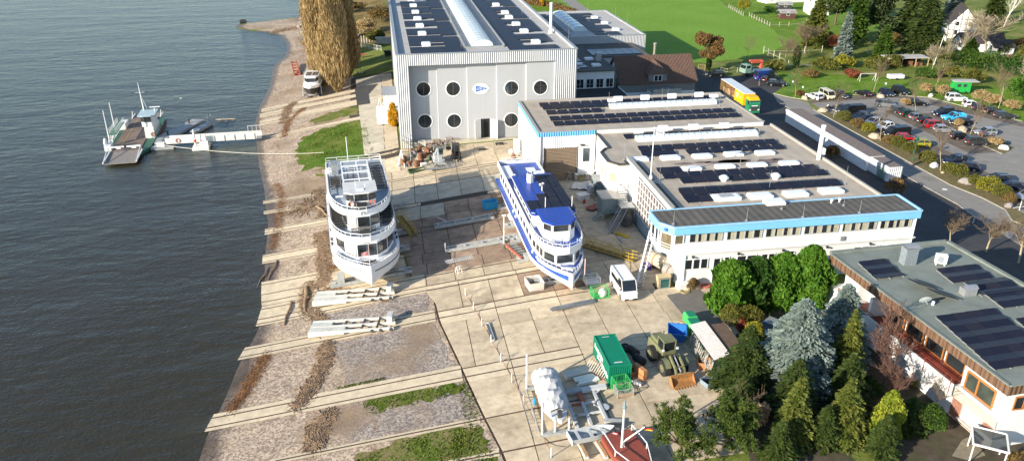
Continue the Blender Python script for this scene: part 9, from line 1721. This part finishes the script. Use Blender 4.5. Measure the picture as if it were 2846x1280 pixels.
for k in range(26):   # boulders of the bank
 p=(random.uniform(820,870),random.uniform(15,100)); q=W(p); s_=random.uniform(.4,.9); solo('bank_boulder',MB().loft([[(math.cos(a_)*r_*s_*random.uniform(.8,1.2),math.sin(a_)*r_*s_*random.uniform(.8,1.2),z*s_) for a_ in np.linspace(0,2*PI,8)[:-1]] for r_,z in ((.9,-.1),(1.,.3),(.6,.7),(.2,.85))]),mat('boulder_grey',(.36,.31,.25),.9,var=.25,scale=2),(q.x,q.y,gz(q.x,q.y)),random.uniform(0,6),'grey boulder of the stone bank beside the poplars','boulder','boulders of the river bank')
# gulls and buoy on the water
q=W((676,62),ZW); T=thing('river_buoy',(q.x,q.y,ZW),0,'small dark barrel buoy off the gravel spit','buoy'); part('float',MB().tube([(-1.2,0,.3),(1.2,0,.3)],.5,10),OILY,T); part('top',MB().box(-.9,-.2,.7,.9,.2,1.1),OILY,T)
for k,(p,lab) in enumerate((((503,275),'white gull floating alone behind the ferry'),((577,328),'pale gull floating near the branches'),((630,340),'pale gull floating between branches and bank'))): q=W(p,ZW); T=thing('gull',(q.x,q.y,ZW+.02),k*1.3,lab,'gull'); part('body',MB().loft([[(x,r_*math.cos(a_),.16+r_*.8*math.sin(a_)) for a_ in np.linspace(0,2*PI,9)[:-1]] for x,r_ in ((-.35,.04),(-.2,.13),(.1,.17),(.25,.1),(.3,.08),(.36,.1),(.42,.07),(.48,.02))]),WHT,T,smooth=True); part('beak',MB().tube([(.47,0,.17),(.56,0,.15)],[.025,.008],5),YELS,T); part('wings',MB().loft([[(x,s,.27-.1*abs(x)) for s in (-.15,0,.15)] for x in (-.5,-.2,.1)],closed=False),CAR,T)
T=thing('floating_branch',W((628,333),ZW),0,'bleached branch floating near the bank above the footbridge','branch'); part('limb',MB().tube([(-2.4,.3,.1),(-.8,0,.15),(1.,.2,.1),(2.6,-.2,.1)],[.06,.12,.1,.05],5).tube([(-.8,0,.15),(-1.6,-.9,.2)],[.08,.03],5).tube([(1.,.2,.1),(1.9,.9,.15)],[.08,.03],5),mat('bleached_wood',(.55,.45,.34),.8),T)
# rocks, lamps and small things round the car park
ROCK=mat('field_stone',(.46,.36,.26),.85,var=.22,scale=1.6); ROCKG=mat('grey_stone',(.27,.24,.22),.9,var=.25,scale=2); rr=random.Random(9)
for cr,p,s_,m,lab in ((cJ,(90,325),1.,ROCK,'flat pale boulder beside the white estate'),(cJ,(390,530),1.1,ROCK,'pale boulder at the head of the planting strip'),(cJ,(1215,950),1.2,ROCK,'pale boulder between yellow bush and thin tree'),(cJ,(1320,300),.95,ROCK,'sandy boulder between coupe and dark blue compact'),(cK,(890,840),1.3,ROCK,'large sandy boulder on the planting island'),(cK,(385,280),.8,WHT,'white stone near the top of the car park'),(cL,(380,370),1.0,WHT,'white painted stone at the thin tree'),(cL,(500,460),.5,ROCK,'small pale stone at the pair of bushes'),(cL,(825,605),1.2,ROCKG,'grey rock beside the small olive bush'),(cL,(1430,935),.9,ROCKG,'dark grey rock at the end of the planting strip'),(cL,(1360,125),1.,WHT,'whitish stone at the planting island tip')):
 q=W(cr(*p),0); solo('boulder',MB().loft([[(math.cos(a_)*r_*s_*rr.uniform(.82,1.15),math.sin(a_)*r_*s_*rr.uniform(.7,1.)*.8,z*s_) for a_ in np.linspace(0,2*PI,10)[:-1]] for r_,z in ((.85,-.1),(1.,.2),(.9,.5),(.55,.78),(.15,.86))]),m,(q.x,q.y,.02),rr.uniform(0,6),lab,'boulder')
LGRN=mat('lamp_green',(.02,.12,.07),.5)
for cr,p,h,lab in ((cI,(1590,750),4.2,'green lantern post at the lane corner of the north yard'),(cL,(80,290),4.,'green lantern post beside the lime car')): q=W(cr(*p),0); T=thing('street_lamp',(q.x,q.y,0),0,lab,'lamp'); part('post',MB().tube([(0,0,0),(0,0,h)],[.08,.05],8),LGRN,T); part('lantern',MB().lathe((0,0,h),[(.1,0),(.22,.08),(.28,.45),(.32,.5),(.06,.75)],6),LGRN,T); part('globe',MB().lathe((0,0,h+.1),[(.12,0),(.2,.3),(.1,.34)],8),WHT,T)
for cr,p,lab in ((cI,(1690,580),'white ball lamp on the lawn, upper one'),(cI,(1865,680),'white ball lamp beside the red grass'),(cJ,(1390,150),'white ball lamp behind the dark blue compact')): q=W(cr(*p),0); T=thing('ball_lamp',(q.x,q.y,0),0,lab,'lamp'); part('post',MB().tube([(0,0,0),(0,0,.9)],.05,6),LGRN,T); part('globe',MB().lathe((0,0,.9),[(.05,0),(.2,.1),(.27,.27),(.2,.45),(.05,.54)],10),WHT,T,smooth=True)
q=W(cI(1810,760),0); bush('red_grass',(q.x,q.y,0),(.9,.9,.8),L_AUT,'rusty red grass clump beside the ball lamp',n=700,size=.3,shell=.3)
q=W(cL(533,685),0); solo('manhole_cover',MB().lathe((0,0,0),[(.42,0),(.42,.025),(.38,.03)],18),WHT,(q.x,q.y,.014),0,'pale round manhole cover in the access road','manhole')
q=W(cK(1180,950),0); T=thing('wooden_well',(q.x,q.y,0),0,'dark timber post stand on the planting island','stand'); part('post',MB().box(-.5,-.1,0,-.3,.1,1.3).box(.3,-.1,0,.5,.1,1.3),RUSTY,T); part('top',MB().box(-.6,-.2,1.3,.6,.2,1.45),RUSTY,T)
q=W(cL(1575,980),0); T=thing('white_marker_cross',(q.x,q.y,0),0,'white marker post with crossbar at the right edge','marker'); part('post',MB().tube([(0,0,0),(0,0,1.6)],.06,6),WHT,T); part('arm',MB().bar((-1.2,0,.5),(1.2,.3,.5),.08),WHT,T)
a=W(cK(780,240),0); T=thing('green_trailer_hut',(a.x+1.6,a.y+.8,0),R(-12),'bright green trailer hut with two windows behind the white off-roader','hut'); part('body',MB().box(-1.9,-1.1,.4,1.9,1.1,2.9),mat('hut_green',(.02,.36,.07),.5,var=.1),T); part('roof',MB().box(-2.1,-1.3,2.9,3.6,1.4,3.02),ROOFL,T)
for x in (-.9,.5): part('window',MB().box(x-.4,-1.13,1.7,x+.4,-1.101,2.4),GLASSM,T)
for x in (-1.,1.): part('wheel',MB().tube([(x,-1.1,.35),(x,-.9,.35)],.35,10),TYRE,T)
# fences and far houses
FP=mat('fence_post',(.50,.46,.38),.8,var=.15)
fence([cO(160,80),cO(300,160)],1.5,'weathered paddock fence at the field corner, upper run','paddock_fence',FP,2.4,1,.09,zfix=0); fence([cO(360,165),cO(560,262)],1.5,'weathered paddock fence along the field, lower run','paddock_fence',FP,2.2,1,.09,zfix=0); fence([cO(560,262),cO(840,250),cO(920,225)],1.4,'garden fence before the red brown shed','garden_fence',FP,3.5,1,.08,zfix=0)
fence([cO(500,520),cO(730,525),cO(1070,515)],2.,'tall concrete post fence across the meadow','meadow_fence',FP,5.,1,.1,zfix=0); fence([cO(545,540),cO(710,610)],2.,'leaning post fence beside the bare bushes','meadow_fence',FP,2.6,1,.1,zfix=0); fence([cO(740,655),cO(1040,665),cO(1165,660)],1.8,'post fence below the meadow','meadow_fence',FP,5.,1,.1,zfix=0); fence([cI(400,330),cI(530,350),cI(700,330)],1.3,'pale rail fence behind the black estate','rail_fence',FP,2.,2,.07,zfix=0); fence([cI(0,290),cI(120,300)],1.6,'dark board fence beside the house','board_fence',WOOD,.9,2,.07,slats=.5,zfix=0); fence([cQ(20,530),cQ(180,540),cQ(320,545),cQ(600,560)],1.5,'post and wire fence below the far wood','garden_fence',FP,3.,1,.09,zfix=0)
def house(p,rz,l,w_,he,hr,wallm,roofm,label,name='far_house',wins=4,timber=False,cat='house'):
 q=W(p,0); T=thing(name,(q.x,q.y,0),rz,label,cat); a,b=l/2,w_/2
 part('wall',MB().box(-a,-b,0,a,b,he).add([(-a,-b,he),(-a,b,he),(-a,0,hr),(a,-b,he),(a,b,he),(a,0,hr)],[(0,2,1),(3,4,5),(0,3,5,2),(1,2,5,4),(0,1,4,3)]),wallm,T)
 part('roof',MB().add([(-a-.4,-b-.4,he-.2),(a+.4,-b-.4,he-.2),(a+.4,0,hr+.15),(-a-.4,0,hr+.15),(a+.4,b+.4,he-.2),(-a-.4,b+.4,he-.2),(-a-.4,-b-.4,he-.4),(a+.4,-b-.4,he-.4),(a+.4,0,hr-.1),(-a-.4,0,hr-.1),(a+.4,b+.4,he-.4),(-a-.4,b+.4,he-.4)],[(0,1,2,3),(3,2,4,5),(6,9,8,7),(9,11,10,8),(0,6,7,1),(5,4,10,11),(0,3,9,6),(3,5,11,9),(1,7,8,2),(2,8,10,4)]),roofm,T)
 for k in range(wins):
  x=-a+l*(k+.7)/(wins+.4); o=part('window',MB().bar((x-.5,-b-.03,1.2),(x+.5,-b-.03,1.2),.08).bar((x-.5,-b-.03,2.5),(x+.5,-b-.03,2.5),.08).bar((x-.5,-b-.03,1.2),(x-.5,-b-.03,2.5),.08).bar((x+.5,-b-.03,1.2),(x+.5,-b-.03,2.5),.08),DARKM if timber else WTRIM,T); part('pane',MB().box(x-.5,-b-.03,1.2,x+.5,-b-.005,2.5),GLASSD,o)
 for z in ((1.3,4.)if hr>6 else (1.3,)):
  for y in (-w_*.22,w_*.22): o=part('gable_window',MB().bar((-a-.03,y-.45,z),(-a-.03,y+.45,z),.08).bar((-a-.03,y-.45,z+1.2),(-a-.03,y+.45,z+1.2),.08),DARKM if timber else WTRIM,T); part('pane',MB().box(-a-.03,y-.45,z,-a-.005,y+.45,z+1.2),GLASSD,o)
 if timber:
  for y in np.linspace(-b,b,6): part('timber_post',MB().bar((-a-.02,y,0),(-a-.02,y,he+(hr-he)*(1-abs(y)/b)),.18,.06),DARKM,T)
  for z in (1.3,2.6,he,he+1.5): yy=b if z<=he else b*(1-(z-he)/(hr-he)); part('timber_rail',MB().bar((-a-.02,-yy,z),(-a-.02,yy,z),.06,.18),DARKM,T)
  for x in np.linspace(-a,a,6): part('timber_post',MB().bar((x,-b-.02,0),(x,-b-.02,he),.18,.06),DARKM,T)
 return T
RBL=mat('roof_black_brown',(.05,.04,.035),.85,var=.25); 
house(cQ(900,350),R(62),11,8,4.5,9.5,WHITE,RBL,'half timbered black and white house beside the broad cedar','timber_house',3,True); house(cQ(1090,490),R(-12),12,5.5,2.8,5.,WHITE,RBL,'low white cottage with small windows behind the bare tree','cottage',4); house(cQ(1290,520),R(-6),6,5,2.4,3.8,WHITE,RBL,'small white garden house at the cottage end','cottage',2); house(cO(1010,130),R(75),9,7,5.5,9.,WHITE,mat('roof_dark_red',(.12,.06,.05),.85,var=.2),'white two storey house at the top behind the wood','far_house',3); house(cO(700,15),R(5),20,7,3.2,6.2,WHITE,RBL,'long white house at the top picture edge','far_house',6); house(cO(720,180),R(-8),5.2,3.6,2.4,3.,mat('shed_red_brown',(.10,.045,.035),.8,var=.2),mat('shed_grey_roof',(.33,.32,.31),.8,var=.1),'red brown garden shed beside the paddock fence','garden_shed',1,cat='shed'); house(cO(695,95),R(-5),4.6,3.2,2.3,2.8,mat('shed_black',(.04,.042,.045),.8),_mats['shed_grey_roof'],'black garden shed below the long white house','garden_shed',1,cat='shed')
q=W(cQ(380,640),0); T=thing('lean_to_shed',(q.x,q.y,0),R(-5),'grey flat roofed open shed in the garden above the car park','shed'); part('roof',MB().box(-6.,-2.2,2.3,5.5,2.2,2.45),ROOFL,T); part('back_wall',MB().box(-6,1.9,0,5.5,2.1,2.3),OILY,T)
for x in (-5.8,-2,1.8,5.3): part('post',MB().box(x-.1,-2.1,0,x+.1,-1.9,2.3),WOOD,T)
part('stored_goods',MB().box(-4,-1,0,-2.5,.8,1.).box(.5,-.5,0,2.,1.,1.3).box(3,-1,0,4.5,.5,.8),RUSTY,T)
q=W(crop(2134,0,.5524)(640,400),0); T=thing('white_caravan',(q.x,q.y,0),R(-4),'small white trailer standing above the upper lawn','trailer'); part('body',MB().box(-1.9,-.8,.4,1.9,.8,1.3),WHT,T); part('wheel',MB().tube([(0,-.85,.3),(0,-.6,.3)],.3,10),TYRE,T); part('drawbar',MB().bar((1.9,0,.5),(3,0,.45),.1),GREYM,T)
q=W(crop(2134,0,.5524)(500,410),0); T=thing('goal_frame',(q.x,q.y,0),R(-4),'white tubular goal frame on the upper lawn','goal'); part('frame',MB().tube([(-2,0,0),(-2,0,2.),(2,0,2.),(2,0,0)],.07,6).tube([(-2,0,2.),(-2,1.2,0)],.05,5).tube([(2,0,2.),(2,1.2,0)],.05,5),WHT,T)
q=W(cQ(665,640),0); T=thing('garden_flagpole',(q.x,q.y,0),0,'leaning white garden flagpole with limp flag below the cedar','flagpole'); part('pole',MB().tube([(0,0,0),(1.2,0,8.2)],[.1,.06],7),WHT,T); part('flag',MB().loft([[(1.2+t_*.9,.1*math.sin(t_*6),7.9-t_*.6-z) for z in (0,.5,1.)] for t_ in np.linspace(0,1,5)],closed=False),mat('flag_grey_white',(.6,.6,.58),.8,var=.3,scale=3),T)
q=W(cQ(1215,590),0); T=thing('rotary_dryer',(q.x,q.y,0),0,'white rotary clothes dryer in the cottage garden','dryer'); part('pole',MB().tube([(0,0,0),(0,0,1.8)],.05,6),WHT,T)
for k in range(4): part('arm',MB().tube([(0,0,1.3),(1.5*math.cos(k*PI/2+.4),1.5*math.sin(k*PI/2+.4),1.9)],.05,5),WHT,T)
single('brick_terrace',MB().prism([(-7,-4),(7,-5),(8,3),(-5,4)],0,.15),mat('terrace_brick',(.34,.16,.11),.85,var=.2),Vector((*W(cQ(1480,560),0).xy,0)),R(-10),'red brick terrace at the right beside the cottage','terrace')
# villa balcony furniture and garden things
def on_balc(p): return W(p,3.34)
q=on_balc(cN(610,410)); T=thing('balcony_table',(q.x,q.y,3.34),R(4),'white garden table on the red villa balcony','table'); part('top',MB().box(-.5,-1.,.68,.5,1.,.74),WHT,T)
for x in (-.4,.4):
 for y in (-.9,.9): part('leg',MB().box(x-.04,y-.04,0,x+.04,y+.04,.68),WHT,T)
for k,(p,lab) in enumerate(((cN(670,440),'cream balcony chair right of the white table, nearer the table'),(cN(710,470),'cream balcony chair right of the white table, farther from it'),(cN(540,350),'white balcony chair left of the white table'),(cN(440,270),'white balcony bench by the lattice screen'))):
 q=on_balc(p); T=thing('balcony_chair',(q.x,q.y,3.34),R(30*k),lab,'chair'); m=mat('chair_cream',(.62,.56,.42),.7) if k<2 else WHT; w_=.28 if k<3 else .6; part('seat',MB().box(-.26,-w_,.4,.26,w_,.46),m,T); part('backrest',MB().box(.22,-w_,.46,.28,w_,1.),m,T)
 for x in (-.22,.22):
  for y in (-w_+.04,w_-.04): part('leg',MB().bar((x,y,0),(x,y,.4),.04),m,T)
q=on_balc(cN(240,100)); T=thing('stacked_cushions',(q.x-.2,q.y,3.34),0,'heap of pale cushions at the far end of the villa balcony','cushions')
for k in range(4): part('cushion',MB().obox((.1*math.sin(k),.1*k,.25+.35*k),(.9,.7,.3),k*.4),mat('cushion_pale',(.66,.62,.56),.85),T)
for p,rz,sz,m,lab in ((cN(545,620),R(-60),(1.2,1.1,1.),WOOD,'round tan log pile in the villa garden'),(cN(575,690),R(-62),(2.2,.7,.7),WHT,'pale stone garden bench below the balcony'),(cN(655,640),R(-62),(2.6,1.,.6),OILY,'dark garden box below the balcony')):
 q=W(p,0); T=thing('garden_block',(q.x,q.y,0),rz,lab,'garden box'); part('body',MB().loft([[(x*f_*sz[0]/2,y*f_*sz[1]/2,z*sz[2]) for x,y in ((-1,-.8),(-.8,-1),(.8,-1),(1,-.8),(1,.8),(.8,1),(-.8,1),(-1,.8))] for f_,z in ((.95,0),(1,.2),(1,.8),(.85,1.))]),m,T); part('top',MB().obox((0,0,sz[2]+.02),(sz[0]*.8,sz[1]*.7,.05)),m,T)
sheet('garden_path',[tuple(W(cS(440,850),0).xy),tuple(W(cS(620,1090),0).xy),tuple(W(cS(420,1159),0).xy),tuple(W(cS(200,1100),0).xy),tuple(W(cS(330,900),0).xy)],mat('garden_slabs',(.25,.215,.15),.9,var=.2,scale=1.5),.05)
q=W(cS(600,1130),0); T=thing('garden_canopy',(q.x,q.y,0),R(-35),'grey glazed canopy roof at the bottom edge below the villa','canopy'); part('pane',MB().box(-1.3,-1.3,2.2,1.3,1.3,2.25),GLASSM,T); part('frame',MB().bar((-1.4,-1.4,2.25),(1.4,-1.4,2.25),.15).bar((1.4,-1.4,2.25),(1.4,1.4,2.25),.15).bar((1.4,1.4,2.25),(-1.4,1.4,2.25),.15).bar((-1.4,1.4,2.25),(-1.4,-1.4,2.25),.15).bar((-1.3,-1.3,0),(-1.3,-1.3,2.2),.1).bar((1.3,-1.3,0),(1.3,-1.3,2.2),.1).bar((1.3,1.3,0),(1.3,1.3,2.2),.1).bar((-1.3,1.3,0),(-1.3,1.3,2.2),.1),WTRIM,T)
car('hatch',W((2160,905),0),W((2105,950),0),pS,'silver car hidden behind the blue spruce and lime shrub',group=None)
